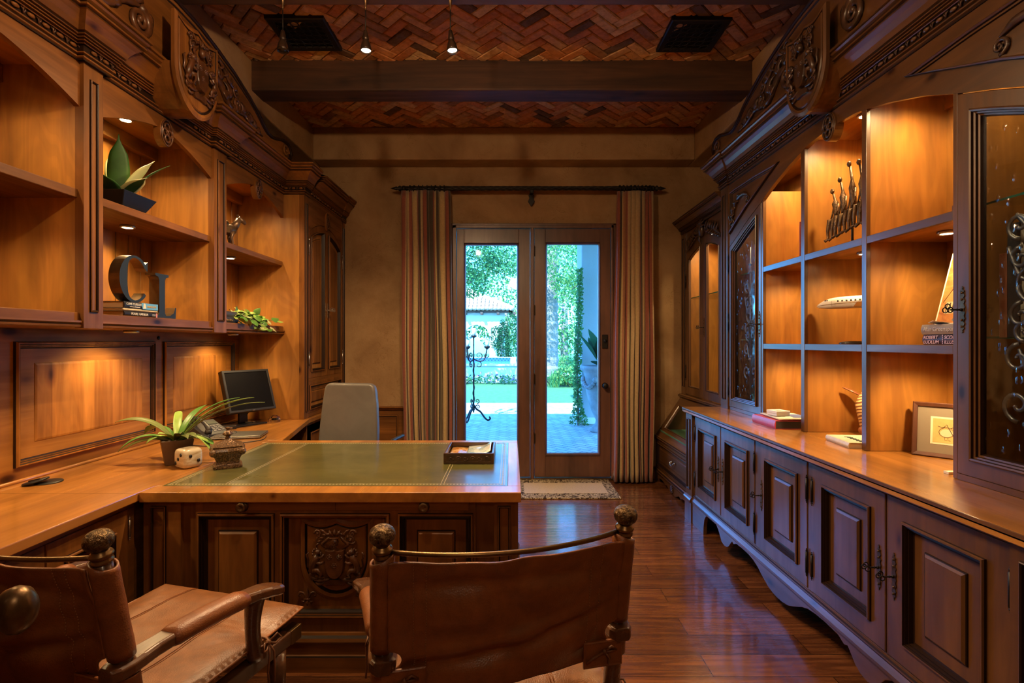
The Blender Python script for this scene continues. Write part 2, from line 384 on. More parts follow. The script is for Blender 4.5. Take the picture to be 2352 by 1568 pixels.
o = MB().box(1.05, 1.5, 5.205, YB, 0, .13).box(-.66, -.59, 5.205, YB, 0, .13).build('baseboard_back', M['stX'], bev=.004); tag(o, 'low alder baseboard beside the door', 'baseboard', kind='structure')

# ================================================================== GARDEN DOORS
o = MB()
for x0, x1, z0, z1 in ((DX0, -.548, 0, DZ1), (1.022, DX1, 0, DZ1), (DX0, DX1, 2.553, DZ1), (.204, .243, 0, 2.553)): o.box(x0, x1, 5.16, 5.33, z0, z1)
for x0, x1, z0, z1 in ((DX0 - .022, DX0, 0, DZ1 + .02), (DX1, DX1 + .035, 0, DZ1 + .02), (DX0 - .022, DX1 + .035, DZ1, DZ1 + .022)): o.box(x0, x1, 5.18, 5.25, z0, z1)
o.box(.215, .232, 5.14, 5.18, 0, 2.553)
st('trim_3', o, M['doorZ'], 'dark mahogany door frame and centre post', 'door frame', bev=.004)
st('trim_4', MB().box(DX0, DX1, 5.15, 5.40, 0, .022), M['bronze'], 'metal door sill under the garden doors', 'door sill', bev=.003)
M['doorglass'] = pane_glass('door_glass')
def glass_door(name, x0, x1, g0, g1, gz0, gz1, y, label):
    z0, z1 = .026, 2.55; q = MB(); T = .045
    for a, b, c, d in ((x0, g0 - .02, z0, z1), (g1 + .02, x1, z0, z1)): q.box(a, b, y, y + T, c, d)
    q.box(g0 - .02, g1 + .02, y, y + T, z0, gz0 - .02); q.box(g0 - .02, g1 + .02, y, y + T, gz1 + .02, z1)
    d = q.build(name, M['doorZ'], bev=.003); tag(d, label, 'door', kind='structure')
    m = MB(); rs, mi = ring_rect(FF(y), g0 - .022, g1 + .022, gz0 - .022, gz1 + .022, [(0, 0, 0), (0, .008, 0), (.006, .01, 0), (.01, .002, 1), (.016, .0, 0), (.022, -.012, 0), (.022, -.045, 0)]); m.rings(rs, mi, cap1=False)
    m.build('glazing_bead', [M['doorZ'], M['glz']], d)
    MB().box(g0 - .01, g1 + .01, y + .018, y + .024, gz0 - .01, gz1 + .01).build('pane', M['doorglass'], d)
    return d
d1 = glass_door('door_1', -.545, .202, -.452, .067, .269, 2.386, 5.19, 'fixed mahogany garden door with a full glass pane, beside the desk')
d2 = glass_door('door_2', .246, 1.020, .376, .894, .266, 2.392, 5.185, 'mahogany garden door with a full glass pane, deadbolt and knob')
for z in (2.32, 1.72, 1.02, .42):
    MB().lathe([(.008, 0), (.010, .004), (.010, .10), (.006, .112)], (.238, 5.172, z - .05), 10).box(.225, .255, 5.175, 5.186, z - .05, z + .05).build('hinge', M['iron'], d2)
k = MB(); k.box(.935, .99, 5.168, 5.186, 1.335, 1.475); k.lathe([(.016, 0), (.016, .012), (.012, .014), (.001, .014)], (.962, 5.168, 1.41), 16, (0, -1, 0)); k.box(.957, .967, 5.148, 5.156, 1.392, 1.428)
k.build('deadbolt', M['iron'], d2, bev=.004)
k = MB(); k.lathe([(.03, 0), (.03, .006), (.012, .01), (.011, .03), (.024, .036), (.029, .05), (.026, .062), (.012, .068), (.001, .069)], (.962, 5.186, .957), 20, (0, -1, 0)); k.build('door_knob', M['iron'], d2)

# ================================================================== ENTRY DOOR standing open beside the photographer
ed = st('door_3', MB().box(-.99, -.935, -.05, .872, .01, 2.45), M['doorZ'], 'open entry door beside the photographer with an egg-shaped bronze knob', 'door', bev=.003)
q = MB(); kc = at_z(38, 1400, .952); X0 = -.935
q.lathe([(.034, 0), (.034, .006), (.014, .012), (.012, .05)], (X0, kc.y, kc.z), 20, (1, 0, 0))
L = kc.x - X0 - .012
q.lathe([(.012, .03), (.012, L - .03), (.016, L - .018), (.026, L - .006), (.031, L + .010), (.030, L + .022), (.022, L + .033), (.010, L + .039), (.001, L + .040)], (X0, kc.y, kc.z), 24, (1, .0, 0), sx=1.28, sy=.92)
q.build('door_knob', M['bronze'], ed)

# ================================================================== CURTAINS
st_cols = {'tan': (.37, .25, .125), 'gold': (.40, .275, .12), 'red': (.22, .060, .036), 'olive': (.20, .155, .075), 'dark': (.05, .032, .022), 'rust': (.28, .12, .06)}
cur_m = {k: plain('curtain_' + k, v, .8, bump=.3, bscale=400, sheen=.3, vary=.12) for k, v in st_cols.items()}
cur_keys = list(cur_m)
seqs = ['tan', 'gold', 'dark', 'red', 'red', 'dark', 'tan', 'olive', 'tan', 'gold', 'rust', 'red', 'dark', 'gold', 'tan', 'olive', 'dark', 'red', 'tan', 'gold', 'gold', 'dark', 'olive', 'tan', 'red', 'rust', 'dark', 'gold']
def curtain(xt0, xt1, xb0, xb1, z0, z1, nf, seed, label, wave=.058):
    r = random.Random(seed); NU, NV = nf * 14, 30; q = MB()
    ph = [r.uniform(-.5, .5) for _ in range(nf + 2)]
    def fn(u, v):
        z = z0 + (z1 - z0) * v; w = (1 - v) ** .8
        xa = xt0 + (xb0 - xt0) * w; xb = xt1 + (xb1 - xt1) * w
        a = u * nf; i = int(a); jj = ph[i] * (1 - (a - i)) + ph[i + 1] * (a - i)
        amp = wave * (.55 + .55 * w) * (1 + .25 * jj)
        th = 2 * pi * a + jj * 1.1
        x = xa + (xb - xa) * u + .022 * sin(2 * th) * (.4 + .6 * (1 - w)) + .008 * sin(3 * z + 5 * u) * w
        pinch = max(0, 1 - (1 - v) / .06); y = 5.075 + amp * cos(th) * (1 - .35 * pinch) + .01 * sin(2.2 * z + 9 * u)
        zz = z - (.012 * (1 + cos(th)) if v > .999 else 0) - (.008 * sin(th) if v < .001 else 0)
        return V3((x, y, zz))
    q.grid(fn, NU, NV)
    per = NU; off = r.randrange(len(seqs)); widths = []
    c = 0; k = 0
    while c < NU:
        w = r.choice((2, 2, 3, 4)) if seqs[(off + k) % len(seqs)] != 'dark' else r.choice((1, 2))
        widths += [cur_keys.index(seqs[(off + k) % len(seqs)])] * w; c += w; k += 1
    q.m = [widths[i % NU] for i in range(len(q.f))]
    o = q.build('curtain', [cur_m[k] for k in cur_keys], solid=.004); return tag(o, label, 'curtain', 'striped curtains of the garden doors')
curtain(-1.085, -.60, -1.07, -.545, .03, 2.905, 9, 3, 'long tan, red and gold striped curtain hanging beside the tall cupboard and grey chair')
curtain(1.07, 1.42, 1.02, 1.43, .02, 2.90, 8, 11, 'long tan, red and gold striped curtain hanging beside the slant-top secretary')
q = MB(); RZ, RY = 2.932, 5.085
N = 90
for s_ in range(4):
    pts = [(-1.05 + 2.46 * i / N, RY + .0105 * cos(i * .62 + s_ * pi / 2), RZ + .0105 * sin(i * .62 + s_ * pi / 2)) for i in range(N + 1)]
    q.tube(pts, .0125, 6)
rod = q.build('curtain_rod', M['iron']); tag(rod, 'twisted black iron curtain rod with spear finials above the garden doors', 'curtain rod')
for sx, x in ((-1, -1.05), (1, 1.41)):
    MB().lathe([(.026, 0), (.028, .02), (.018, .03), (.022, .045), (.03, .05), (.012, .075), (.02, .085), (.001, .145)], (x, RY, RZ), 14, (sx, 0, 0)).build('finial', M['iron'], rod)
q = MB(); q.box(.195, .235, RY - .012, YB, RZ - .035, RZ - .012); q.prism([(-.03, 0), (-.02, -.03), (-.034, -.065), (-.012, -.10), (0, -.118), (.012, -.10), (.034, -.065), (.02, -.03), (.03, 0)], -.02, .0, Fr((.215, YB - .02, RZ - .035), (1, 0, 0), (0, 0, 1), (0, 1, 0)))
q.box(.20, .23, RY - .02, RY + .012, RZ - .05, RZ - .02)
q.build('wall_bracket', M['iron'], rod, bev=.003)
for j, (x0, x1, lab) in enumerate(((-1.0, -.66, 'black iron curtain ring on the rod end nearer the tall cupboard'), (1.09, 1.39, 'black iron curtain ring on the rod end nearer the secretary'))):
    for i in range(9):
        x = x0 + (x1 - x0) * i / 8; a = rnd.uniform(-.25, .25)
        pts = [(x + .036 * cos(t) * sin(a), RY + .036 * cos(t) * cos(a), RZ - .008 + .036 * sin(t)) for t in [2 * pi * k / 20 for k in range(21)]]
        q = MB().tube(pts, .0055, 6); q.tube([(x, RY, RZ - .044), (x, RY, RZ - .056)], .003, 6)
        tag(q.build('curtain_ring', M['iron']), lab, 'curtain ring', 'curtain rings by the cupboard' if j == 0 else 'curtain rings by the secretary')

# ================================================================== DOOR MAT
def mat_mat():
    t = NT('door_mat_scrollwork'); co = t.coords()
    w = t.n('ShaderNodeTexNoise'); w.inputs['Scale'].default_value = 19; w.inputs['Detail'].default_value = 1; w.inputs['Distortion'].default_value = 2.6; t.l(co, w.inputs['Vector'])
    c = t.ramp(w.outputs[0], [(.44, (.055, .035, .02)), (.475, (.055, .035, .02)), (.50, (.46, .36, .22)), (.6, (.46, .36, .22)), (.62, (.10, .065, .035)), (.66, (.10, .065, .035)), (.69, (.42, .33, .2))], 'LINEAR')
    return t.bsdf(c, .95, bump=t.noise(co, 500, 2), bstr=.6, bdist=.003, spec=.1)
dm = thing('door_mat', 'small tan door mat with a dark scrollwork border lying before the garden doors', 'door mat', (.515, 4.84, 0)); 
MB().box(-.475, .475, -.31, .31, .001, .012).build('scrollwork_border', mat_mat(), dm, bev=.004)
MB().box(-.385, .385, -.17, .17, .0122, .0145).build('plain_centre', plain('mat_tan', (.47, .35, .2), .95, bump=.5, bscale=500, vary=.12), dm)

# ================================================================== VENTS AND HANGING LAMPS
def vent(x0, x1, y0, y1, label):
    cx, cy = (x0 + x1) / 2, (y0 + y1) / 2
    w = wthing('ceiling_vent', label, 'vent', (cx, cy, ZC), 'ceiling vents')
    fr = Fr((cx, cy, ZC - .012), (1, 0, 0), (0, 1, 0), (0, 0, -1)); a, b = (x1 - x0) / 2, (y1 - y0) / 2
    q = MB(); rs, _ = ring_rect(fr, -a, a, -b, b, [(0, -.02, 0), (0, .012, 0), (.008, .016, 0), (.04, .012, 0), (.045, .002, 0), (.045, -.006, 0)]); q.rings(rs, cap1=True); q.build('frame', M['iron'], w)
    g = MB(); n = 6; s_ = 2 * (a - .045) / n
    for i in range(n + 1):
        for j in range(n + 1):
            u, v = -a + .045 + i * s_, -b + .045 + j * s_
            if i < n and j < n:
                pts = [fr(u + s_ / 2 + s_ * .52 * cos(t), v + s_ / 2 + s_ * .52 * sin(t), .008) for t in [2 * pi * k / 14 for k in range(15)]]
                g.tube(pts, .0034, 5)
            g.ball(fr(u, v, .010), .006, 6)
    g.build('grille', M['iron'], w)
vent(-1.588, -1.205, 3.283, 3.655, 'square black pierced metal ceiling vent behind the unlit hanging lamp')
vent(1.05, 1.440, 3.30, 3.672, 'square black pierced metal ceiling vent on the hutch side of the ceiling')
M['lampglow'] = emission('halogen_bulb', (1, .80, .52), 60)
M['pend'] = plain('lamp_dark_bronze', (.03, .018, .012), .28, .6, coat=.5)
def pendant(x, y, tilt, lit, label, bare=0):
    w = wthing('hanging_lamp', label, 'pendant lamp', (x, y, 3.287), 'hanging lamps on the ceiling beam')
    q = MB().lathe([(.03, 3.287), (.03, 3.28), (.012, 3.268), (.005, 3.22), (.003, 3.2)], (x, y, 0), 14); q.build('canopy', M['bronze'], w)
    MB().tube([(x, y, 3.22), (x, y, 3.085)], .003, 6).build('cord', M['iron'], w)
    ax = V3((sin(tilt) * -1, 0, cos(tilt))); top = V3((x, y, 3.09))
    q = MB(); q.lathe([(.006, .0), (.010, -.004), (.017, -.045), (.0175, -.05), (.014, -.052), (.015, -.056), (.024, -.075), (.029, -.10), (.030, -.114), (.027, -.113), (.021, -.08), (.004, -.07)], top, 20, ax); q.build('shade', M['pend'], w)
    c = top - ax * .104
    MB().lathe([(.001, .0), (.02, -.001), (.024, -.004), (.001, -.006)], c, 16, ax).build('bulb', M['lampglow'] if lit else M['greyplastic'], w)
    if bare:                                       # added lamps only: fill light spilling all round below the shade
        l = bpy.data.lights.new('added_fill_bulb', 'POINT'); l.energy = bare; l.color = (1, .66, .36); l.shadow_soft_size = .035
        lo = bpy.data.objects.new('added_fill_bulb', l); C.objects.link(lo); lo.location = c - ax * .05
    elif lit:
        l = bpy.data.lights.new('hanging_lamp_beam', 'SPOT'); l.energy = 140; l.color = (1, .66, .34); l.spot_size = R(158); l.spot_blend = .55; l.shadow_soft_size = .03
        lo = bpy.data.objects.new('hanging_lamp_beam', l); C.objects.link(lo); lo.location = c - ax * .012
        lo.rotation_euler = V3((0, 0, -1)).rotation_difference(-ax).to_euler()
pendant(-1.234, 2.764, .0, False, 'unlit dark bronze hanging lamp nearest the bookcase')
pendant(-.785, 2.764, .02, True, 'lit dark bronze hanging lamp at the middle of the three')
pendant(-.325, 2.764, .10, True, 'lit dark bronze hanging lamp swung slightly askew, nearest the hutch')
for x in (-.55, .45):                                # lamps added out of view to brighten cornices and ceiling
    pendant(x, 1.61, .0, True, 'added unseen hanging lamp giving fill light over the visitors, %s' % ('toward the desk side' if x < 0 else 'toward the hutch side'), 52 if x < 0 else 7)
# ================================================================== CARVED ORNAMENT (all given on a face frame fr: u, v, n)
def spiral(q, fr, cu, cv, r0, turns, a0, w, lift=.008, sgn=1, seg=6, flat=.7, mi=0, n=None, taper=.35):
    n = n or max(10, int(turns * 16)); pts = []; rr = []
    for i in range(n + 1):
        k = i / n; r = r0 * (1 - .86 * k); a = a0 + sgn * 2 * pi * turns * k
        pts.append(fr(cu + r * cos(a), cv + r * sin(a), lift + .3 * w * k)); rr.append(w * (1 - (1 - taper) * k))
    q.tube(pts, rr, seg, mi, fn=fr.N, flat=flat); q.ball(pts[-1], w * .75, 8, mi)
def scurve(q, fr, pts, w, lift=.006, seg=6, mi=0, flat=.7, n=16, ends=(.25, .3)):
    P = [V3((a, b, 0)) for a, b in pts]; out = []; rr = []
    ext = [P[0] * 2 - P[1]] + P + [P[-1] * 2 - P[-2]]
    tot = (len(P) - 1) * n
    for s_ in range(len(P) - 1):
        p0, p1, p2, p3 = ext[s_:s_ + 4]
        for i in range(n + (1 if s_ == len(P) - 2 else 0)):
            t = i / n; p = .5 * ((2 * p1) + (p2 - p0) * t + (2 * p0 - 5 * p1 + 4 * p2 - p3) * t * t + (3 * p1 - p0 - 3 * p2 + p3) * t ** 3)
            g = (s_ * n + i) / tot; out.append(fr(p.x, p.y, lift)); rr.append(w * max(min(1, ends[0] + g * 4), 0) * max(min(1, ends[1] + (1 - g) * 2.2), .15))
    q.tube(out, rr, seg, mi, fn=fr.N, flat=flat)
def leaf(q, fr, u, v, a, L, w, lift=.006, curl=.4, mi=0):
    pts = []; rr = []
    for i in range(9):
        t = i / 8; b = a + curl * t * t * 2
        pts.append(fr(u + L * t * cos(b), v + L * t * sin(b), lift + .012 * sin(pi * t) * L / .06)); rr.append(max(w * sin(pi * (t * .86 + .1)), .0008))
    q.tube(pts, rr, 6, mi, fn=fr.N, flat=.45)
def acanthus(q, fr, cu, cv, s, d, mi=0, wk=1.75):
    """running scroll growing from its big volute at (cu, cv) along direction d (+1/-1), length about 6 s"""
    spiral(q, fr, cu, cv, s * .62, 1.9, pi / 2, .10 * s * wk, .010, d, 8, .8, mi)
    scurve(q, fr, [(cu, cv + .62 * s), (cu + d * .9 * s, cv + .35 * s), (cu + d * 1.8 * s, cv - .35 * s), (cu + d * 2.9 * s, cv - .32 * s)], .11 * s * wk, .012, 8, mi)
    spiral(q, fr, cu + d * 2.55 * s, cv + .02 * s, .36 * s, 1.5, -pi / 2, .075 * s * wk, .010, d, 7, .8, mi)
    scurve(q, fr, [(cu + d * 2.6 * s, cv - .35 * s), (cu + d * 3.4 * s, cv - .15 * s), (cu + d * 4.3 * s, cv - .42 * s), (cu + d * 5.6 * s, cv - .50 * s)], .08 * s * wk, .008, 7, mi)
    for k, (a, b, an, L) in enumerate(((.7, .5, .9, .75), (1.1, .2, -.9, .8), (1.5, -.05, .75, .85), (1.9, -.35, -.5, .6), (2.3, -.35, .2, .5), (3.1, -.18, .9, .6), (3.5, -.18, -.6, .6), (3.9, -.28, .7, .55), (4.4, -.42, .6, .5), (4.8, -.45, -.3, .45), (.2, .62, 1.5, .6), (-.35, .3, 2.4, .5))):
        ang = an if d > 0 else pi - an
        for m_ in (-.25, .1, .45): leaf(q, fr, cu + d * a * s, cv + b * s, ang + m_ * d, L * s * (1 - .2 * abs(m_)), .085 * s * wk, .007, .35 * d, mi)
def shield_poly(W, H, d=0.0, K=10):
    hw = W / 2 - d; top = H - d; P = []
    for i in range(K + 1):
        t = i / K; a = pi / 2 * t                     # bottom point up the right side
        u = hw * sin(a) ** .92; v = (d * 1.35) + (H * .46) * (1 - cos(a)) ** .88 * (1 - d / H); P.append((u, v))
    for i in range(2 * K + 1):
        t = i / (2 * K); u = hw * (1 - 2 * t); k = (abs(u) / hw); P.append((u, top - .055 * W * sin(pi * k) ** 1.0))
    for i in range(K + 1):
        a = pi / 2 * (1 - i / K); P.append((-hw * sin(a) ** .92, (d * 1.35) + (H * .46) * (1 - cos(a)) ** .88 * (1 - d / H)))
    out = []
    for p in P:
        if not out or abs(p[0] - out[-1][0]) + abs(p[1] - out[-1][1]) > 1e-5: out.append(p)
    return out[:-1] if abs(out[0][0] - out[-1][0]) + abs(out[0][1] - out[-1][1]) < 1e-5 else out
def lion(q, fr, u, v, s, d, mi=0):
    def t(pts, rr): q.tube([fr(u + d * a * s, v + b * s, c * s) for a, b, c in pts], [r * s for r in rr], 8, mi, fn=fr.N, flat=.8)
    t([(.05, -.36, .06), (.16, -.22, .12), (.12, 0, .15), (.0, .18, .15), (-.03, .3, .13)], [.10, .13, .105, .12, .09])          # body rearing
    q.ball(fr(u - d * .05 * s, v + .40 * s, .15 * s), (.115 * s, .105 * s, .10 * s), 10, mi, fr); q.ball(fr(u - d * .15 * s, v + .37 * s, .17 * s), .055 * s, 8, mi)
    for k in range(9):
        a = k * 2 * pi / 9; q.ball(fr(u + d * .02 * s + .115 * s * cos(a), v + .36 * s + .13 * s * sin(a), .13 * s), .045 * s, 6, mi)
    t([(-.02, .2, .17), (-.16, .22, .17), (-.26, .32, .16)], [.055, .05, .035]); t([(-.0, .05, .18), (-.16, .02, .2), (-.25, .08, .18)], [.055, .05, .035])
    t([(.1, -.22, .17), (-.06, -.2, .22), (-.16, -.34, .18), (-.1, -.46, .14), (-.24, -.48, .13)], [.085, .08, .06, .045, .04])
    t([(.16, -.3, .10), (.24, -.42, .1), (.1, -.52, .1), (-.02, -.53, .1)], [.08, .055, .045, .04])
    t([(.2, -.25, .07), (.33, -.12, .07), (.3, .1, .08), (.36, .28, .08), (.28, .36, .08)], [.035, .03, .03, .04, .02])
def crest(parent, fr, W, H, mats, thick, kind='carved'):
    """mats: (plate, groove, carving). fr origin = bottom point of the shield on its front face"""
    q = MB(); rs = []
    for d, n in ((0, -thick), (0, -.012), (.012, -.004), (.022, -.006), (.026, -.014), (.030, -.012), (.034, -.006)):
        rs.append([fr(a, b, n) for a, b in shield_poly(W, H, d)])
    q.rings(rs, [0, 0, 0, 1, 1, 0]); q.build('shield_board', mats[:2], parent)
    q = MB(); s = W
    ins = Fr(fr(0, H * .30, -.004), fr.U, fr.V, fr.N)
    q.rings([[ins(a, b, n) for a, b in shield_poly(W * (.255 - .02 * k), H * .345 - .01 * k * W, 0, 6)] for k, n in ((0, 0), (0, .02), (1, .026))])
    for a, b in ((-.065, .53), (.065, .53), (0, .43)):
        c = fr(a * s, b * H + .01, .020)
        q.ball(c, .018 * s, 8)
        for k in range(8): q.ball(c + fr.U * .028 * s * cos(k * pi / 4) + fr.V * .028 * s * sin(k * pi / 4), .0135 * s, 6)
    for d in (-1, 1):
        f2 = Fr(fr(0, 0, -.004), fr.U, fr.V, fr.N); lion(q, f2, d * .245 * s, .475 * H, .40 * s, d)
        # mantling, crest beasts and feet plants
        spiral(q, f2, d * .20 * s, .75 * H, .06 * s, 1.4, pi / 2, .016 * s, .012, -d); spiral(q, f2, d * .235 * s, .83 * H, .05 * s, 1.3, 0 if d > 0 else pi, .018 * s, .012, d)
        scurve(q, f2, [(d * .06 * s, .80 * H), (d * .13 * s, .74 * H), (d * .17 * s, .70 * H), (d * .12 * s, .66 * H)], .022 * s, .014); scurve(q, f2, [(d * .03 * s, .86 * H), (d * .10 * s, .82 * H), (d * .16 * s, .86 * H), (d * .20 * s, .88 * H)], .018 * s, .014)
        scurve(q, f2, [(d * .08 * s, .285 * H), (d * .19 * s, .265 * H), (d * .29 * s, .27 * H)], .024 * s, .012); spiral(q, f2, d * .30 * s, .30 * H, .035 * s, 1.2, -pi / 2, .014 * s, .01, d)
        for k in range(4): leaf(q, f2, d * (.12 + .03 * k) * s, (.79 - .025 * k) * H, (1.2 - .5 * k) if d > 0 else pi - (1.2 - .5 * k), .07 * s, .016 * s, .012)
        scurve(q, f2, [(d * .14 * s, .245 * H), (d * .22 * s, .215 * H), (d * .27 * s, .235 * H)], .022 * s, .008)
    f2 = Fr(fr(0, 0, -.004), fr.U, fr.V, fr.N)
    q.ball(f2(0, .735 * H, .02), (.055 * s, .065 * s, .045 * s), 12, 0, fr)                       # helm
    for k in range(4): q.tube([f2((-.035 + .023 * k) * s, .69 * H, .045), f2((-.035 + .023 * k) * s, .745 * H, .052)], .005 * s, 5)
    q.tube([f2(.06 * s * cos(t), .79 * H + .01 * s * sin(t), .03 + .03 * s * sin(t)) for t in [2 * pi * k / 12 for k in range(13)]], .012 * s, 6)
    for k in (-1, 0, 1): leaf(q, f2, k * .03 * s, .80 * H, pi / 2 - k * .5, .10 * s, .022 * s, .016, 0)
    q.prism([(-.15 * s, .225 * H), (-.13 * s, .265 * H), (0, .275 * H), (.13 * s, .265 * H), (.15 * s, .225 * H), (.12 * s, .205 * H), (0, .215 * H), (-.12 * s, .205 * H)], -.002, .012, f2)
    q.build('carved_arms', mats[2], parent)
def oval_rosette(parent, fr, w, h, mats, thick, name='rosette'):
    q = MB(); K = 28
    ov = lambda d: [(( w - d) * cos(2 * pi * i / K), (h - d) * sin(2 * pi * i / K)) for i in range(K)]
    q.rings([[fr(a, b, n) for a, b in ov(d)] for d, n in ((0, -thick), (0, .0), (.006, .006), (.010, .004), (.012, -.004))], [0, 0, 1, 1, 1])
    for d, r in ((.006, .005),): q.tube([fr(a, b, .004) for a, b in ov(d) + ov(d)[:1]], r, 6, 1, fn=fr.N)
    for a, b, r in ((0, h * .42, h * .26), (0, -h * .42, h * .26), (w * .38, 0, w * .36), (-w * .38, 0, w * .36)):
        q.tube([fr(a + r * cos(t), b + r * sin(t), .004) for t in [2 * pi * k / 14 for k in range(15)]], .0065, 6, 1, fn=fr.N)
    for k in range(6): q.ball(fr(w * .2 * cos(k * pi / 3), w * .2 * sin(k * pi / 3), .006), w * .11, 6, 1)
    q.ball(fr(0, 0, .009), w * .13, 8, 1)
    return q.build(name, mats, parent)
# --- crown moulding profile: (out, z - z0, material index of the band); 0 = stain, 1 = glaze
def crown(z0, h=.225, out=.12):
    P = [(0, 0, 0), (.007, 0, 1), (.007, .005, 1), (.014, .008, 0), (.015, .013, 0), (.008, .017, 1), (.008, .021, 1), (.018, .024, 0), (.019, .029, 0), (.012, .033, 1), (.012, .059, 1), (.021, .060, 1), (.024, .063, 0), (.018, .068, 1), (.030, .070, 0), (.031, .074, 0), (.025, .078, 1), (.035, .080, 0), (.036, .084, 0), (.031, .088, 1), (.042, .090, 0), (.043, .094, 0), (.039, .098, 1), (.039, .102, 1),
         (.047, .104, 0), (.056, .126, 0), (.072, .149, 0), (.088, .164, 0), (.094, .166, 0), (.089, .171, 1), (.089, .175, 1), (.101, .177, 0), (.102, .184, 0), (.094, .188, 1), (.094, .192, 1), (.108, .198, 0), (.114, .206, 0), (.108, .210, 1), (.12, .213, 0), (.12, .225, 0), (-.02, .225, 0)]
    k, m = h / .225, out / .12
    return [(a * m, z0 + b * k, c) for a, b, c in P]
def egg_dart(parent, fr_of, u0, u1, v, name='egg_and_dart', mats=None, step=.062, size=1.0):
    q = MB(); n = max(1, int((u1 - u0) / step)); st_ = (u1 - u0) / n
    for i in range(n):
        u = u0 + (i + .5) * st_; fr = fr_of
        q.ball(fr(u, v, .003), (st_ * .27, .0095 * size, .008), 8, 0, fr)
        for d in (-1, 1):
            q.tube([fr(u + st_ * .5, v - .010, .003), fr(u + st_ * .5 + d * st_ * .07, v + .001, .008), fr(u + st_ * .5 + d * st_ * .14, v + .010, .003)], .0032, 5, 1)
        q.tube([fr(u + st_ * .5, v - .011, .003), fr(u + st_ * .5, v + .011, .005)], .003, 5, 1)
    return q.build(name, mats, parent)
def pediment(parent, fr, uc, half, z0, thick, mats, dirn, prefix=''):
    """segmental pediment with scrolled ends; fr(u, v, n), v absolute height"""
    T = [(0, .405), (.1, .397), (.15, .39), (.25, .366), (.4, .318), (.54, .252), (.62, .198), (.685, .140), (.725, .116), (.77, .112), (.83, .135), (.90, .166), (.955, .168), (.99, .140), (1.0, .10), (.985, .055), (.95, .03)]
    up = [(uc + half * a, z0 + b) for a, b in T]; dn = [(uc - half * a, z0 + b) for a, b in reversed(T)]
    poly = dn[:-1] + up + [(uc + half * .95, z0 - .01), (uc - half * .95, z0 - .01)]
    MB().prism(poly, -thick, 0, fr).build('pediment_board', mats[0], parent, bev=.003)
    q = MB()
    top = dn[:-1] + up
    q.tube([fr(a, b - .004, .004) for a, b in top], .012, 6, 1, fn=fr.N)
    q.tube([fr(uc + (a - uc) * .985, z0 + .012 + (b - z0) * .9 - .012, .001) for a, b in top], .006, 6, 1, fn=fr.N)
    for d in (-1, 1): spiral(q, fr, uc + d * half * .93, z0 + .085, .055, 1.2, 0 if d > 0 else pi, .012, .006, d)
    q.build('pediment_moulding', [mats[0], mats[1]], parent)
    for d in (-1, 1):
        q = MB(); s = .118; u0 = uc + d * .285
        acanthus(q, fr, u0, z0 + .115, s, d, 0)
        spiral(q, fr, u0 + d * .02, z0 + .285, .052, 1.5, -pi / 2, .011, .008, -d); scurve(q, fr, [(u0 - d * .03, z0 + .24), (u0 + d * .10, z0 + .30), (u0 + d * .22, z0 + .22), (u0 + d * .30, z0 + .20)], .013, .010)
        for k in range(5): leaf(q, fr, u0 + d * (.06 + .05 * k), z0 + .27 - .02 * k, (.6 if d > 0 else pi - .6), .06, .011, .008, .3 * d)
        spiral(q, fr, u0 + d * .30, z0 + .19, .04, 1.4, pi / 2, .010, .010, d); spiral(q, fr, u0 + d * .47, z0 + .10, .035, 1.4, pi / 2, .009, .010, d)
        q.build('carved_scroll', mats[2], parent)
def escutcheon(q, fr, u, v, L=.15, w=.011, mi=0):
    P = [(0, .5), (.35, .47), (.15, .44), (.8, .40), (.5, .36), (.9, .30), (.45, .25), (1, .19), (.6, .13), (1, .06), (.75, 0)]
    right = [(u + a * w, v + b * L) for a, b in P]; pts = right + [(a, 2 * v - b) for a, b in reversed(right[:-1])]
    pts += [(2 * u - a, b) for a, b in reversed(pts[1:-1])]
    q.prism(pts, 0, .003, fr, mi)
    for k in (-.36, -.22, 0, .22, .36): q.ball(fr(u, v + k * L, .003), w * .4, 6, mi)
def key(q, fr, u, v, L=.045, mi=0, s=.011):
    q.tube([fr(u, v, 0), fr(u, v, L)], .0032, 8, mi); q.ball(fr(u, v, .006), .006, 8, mi); q.ball(fr(u, v, L * .45), .0048, 8, mi)
    for a, b in ((0, 1.0), (-.95, -.1), (.95, -.1)):
        q.tube([fr(u + a * s * .9 + s * .75 * cos(t) * .0, v + b * s * .9 + s * .75 * sin(t), L + s * .8 + s * .75 * cos(t)) for t in [2 * pi * k / 12 for k in range(13)]], .0022, 6, mi)
def hinge_pin(q, fr, u, v, L=.085, r=.0052, mi=0):
    q.tube([fr(u, v - L / 2, .004), fr(u, v + L / 2, .004)], r, 8, mi)
    for d in (-1, 1):
        q.ball(fr(u, v + d * (L / 2 + .006), .004), r * .9, 6, mi); q.ball(fr(u, v + d * (L / 2 + .014), .004), r * .55, 6, mi)
def flute(q, fr, u0, u1, v0, v1, n0=0):
    rs, mi = ring_rect(fr, u0, u1, v0, v1, [(0, n0, 0), (.002, n0 + .007, 1), (.005, n0 + .009, 0), (.009, n0 + .006, 1), (.012, n0 - .006, 1), (.022, n0 - .007, 1), (.026, n0 - .002, 0)]); q.rings(rs, mi)
def panel_door(parent, fr, u0, u1, v0, v1, mats, top=None, stile=.068, thick=.022, field=.045, K=1, name='door', n0=0.0):
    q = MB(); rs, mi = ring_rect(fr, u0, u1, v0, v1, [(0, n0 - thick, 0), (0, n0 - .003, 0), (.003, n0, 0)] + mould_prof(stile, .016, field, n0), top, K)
    q.rings(rs, mi); return q.build(name, mats, parent)
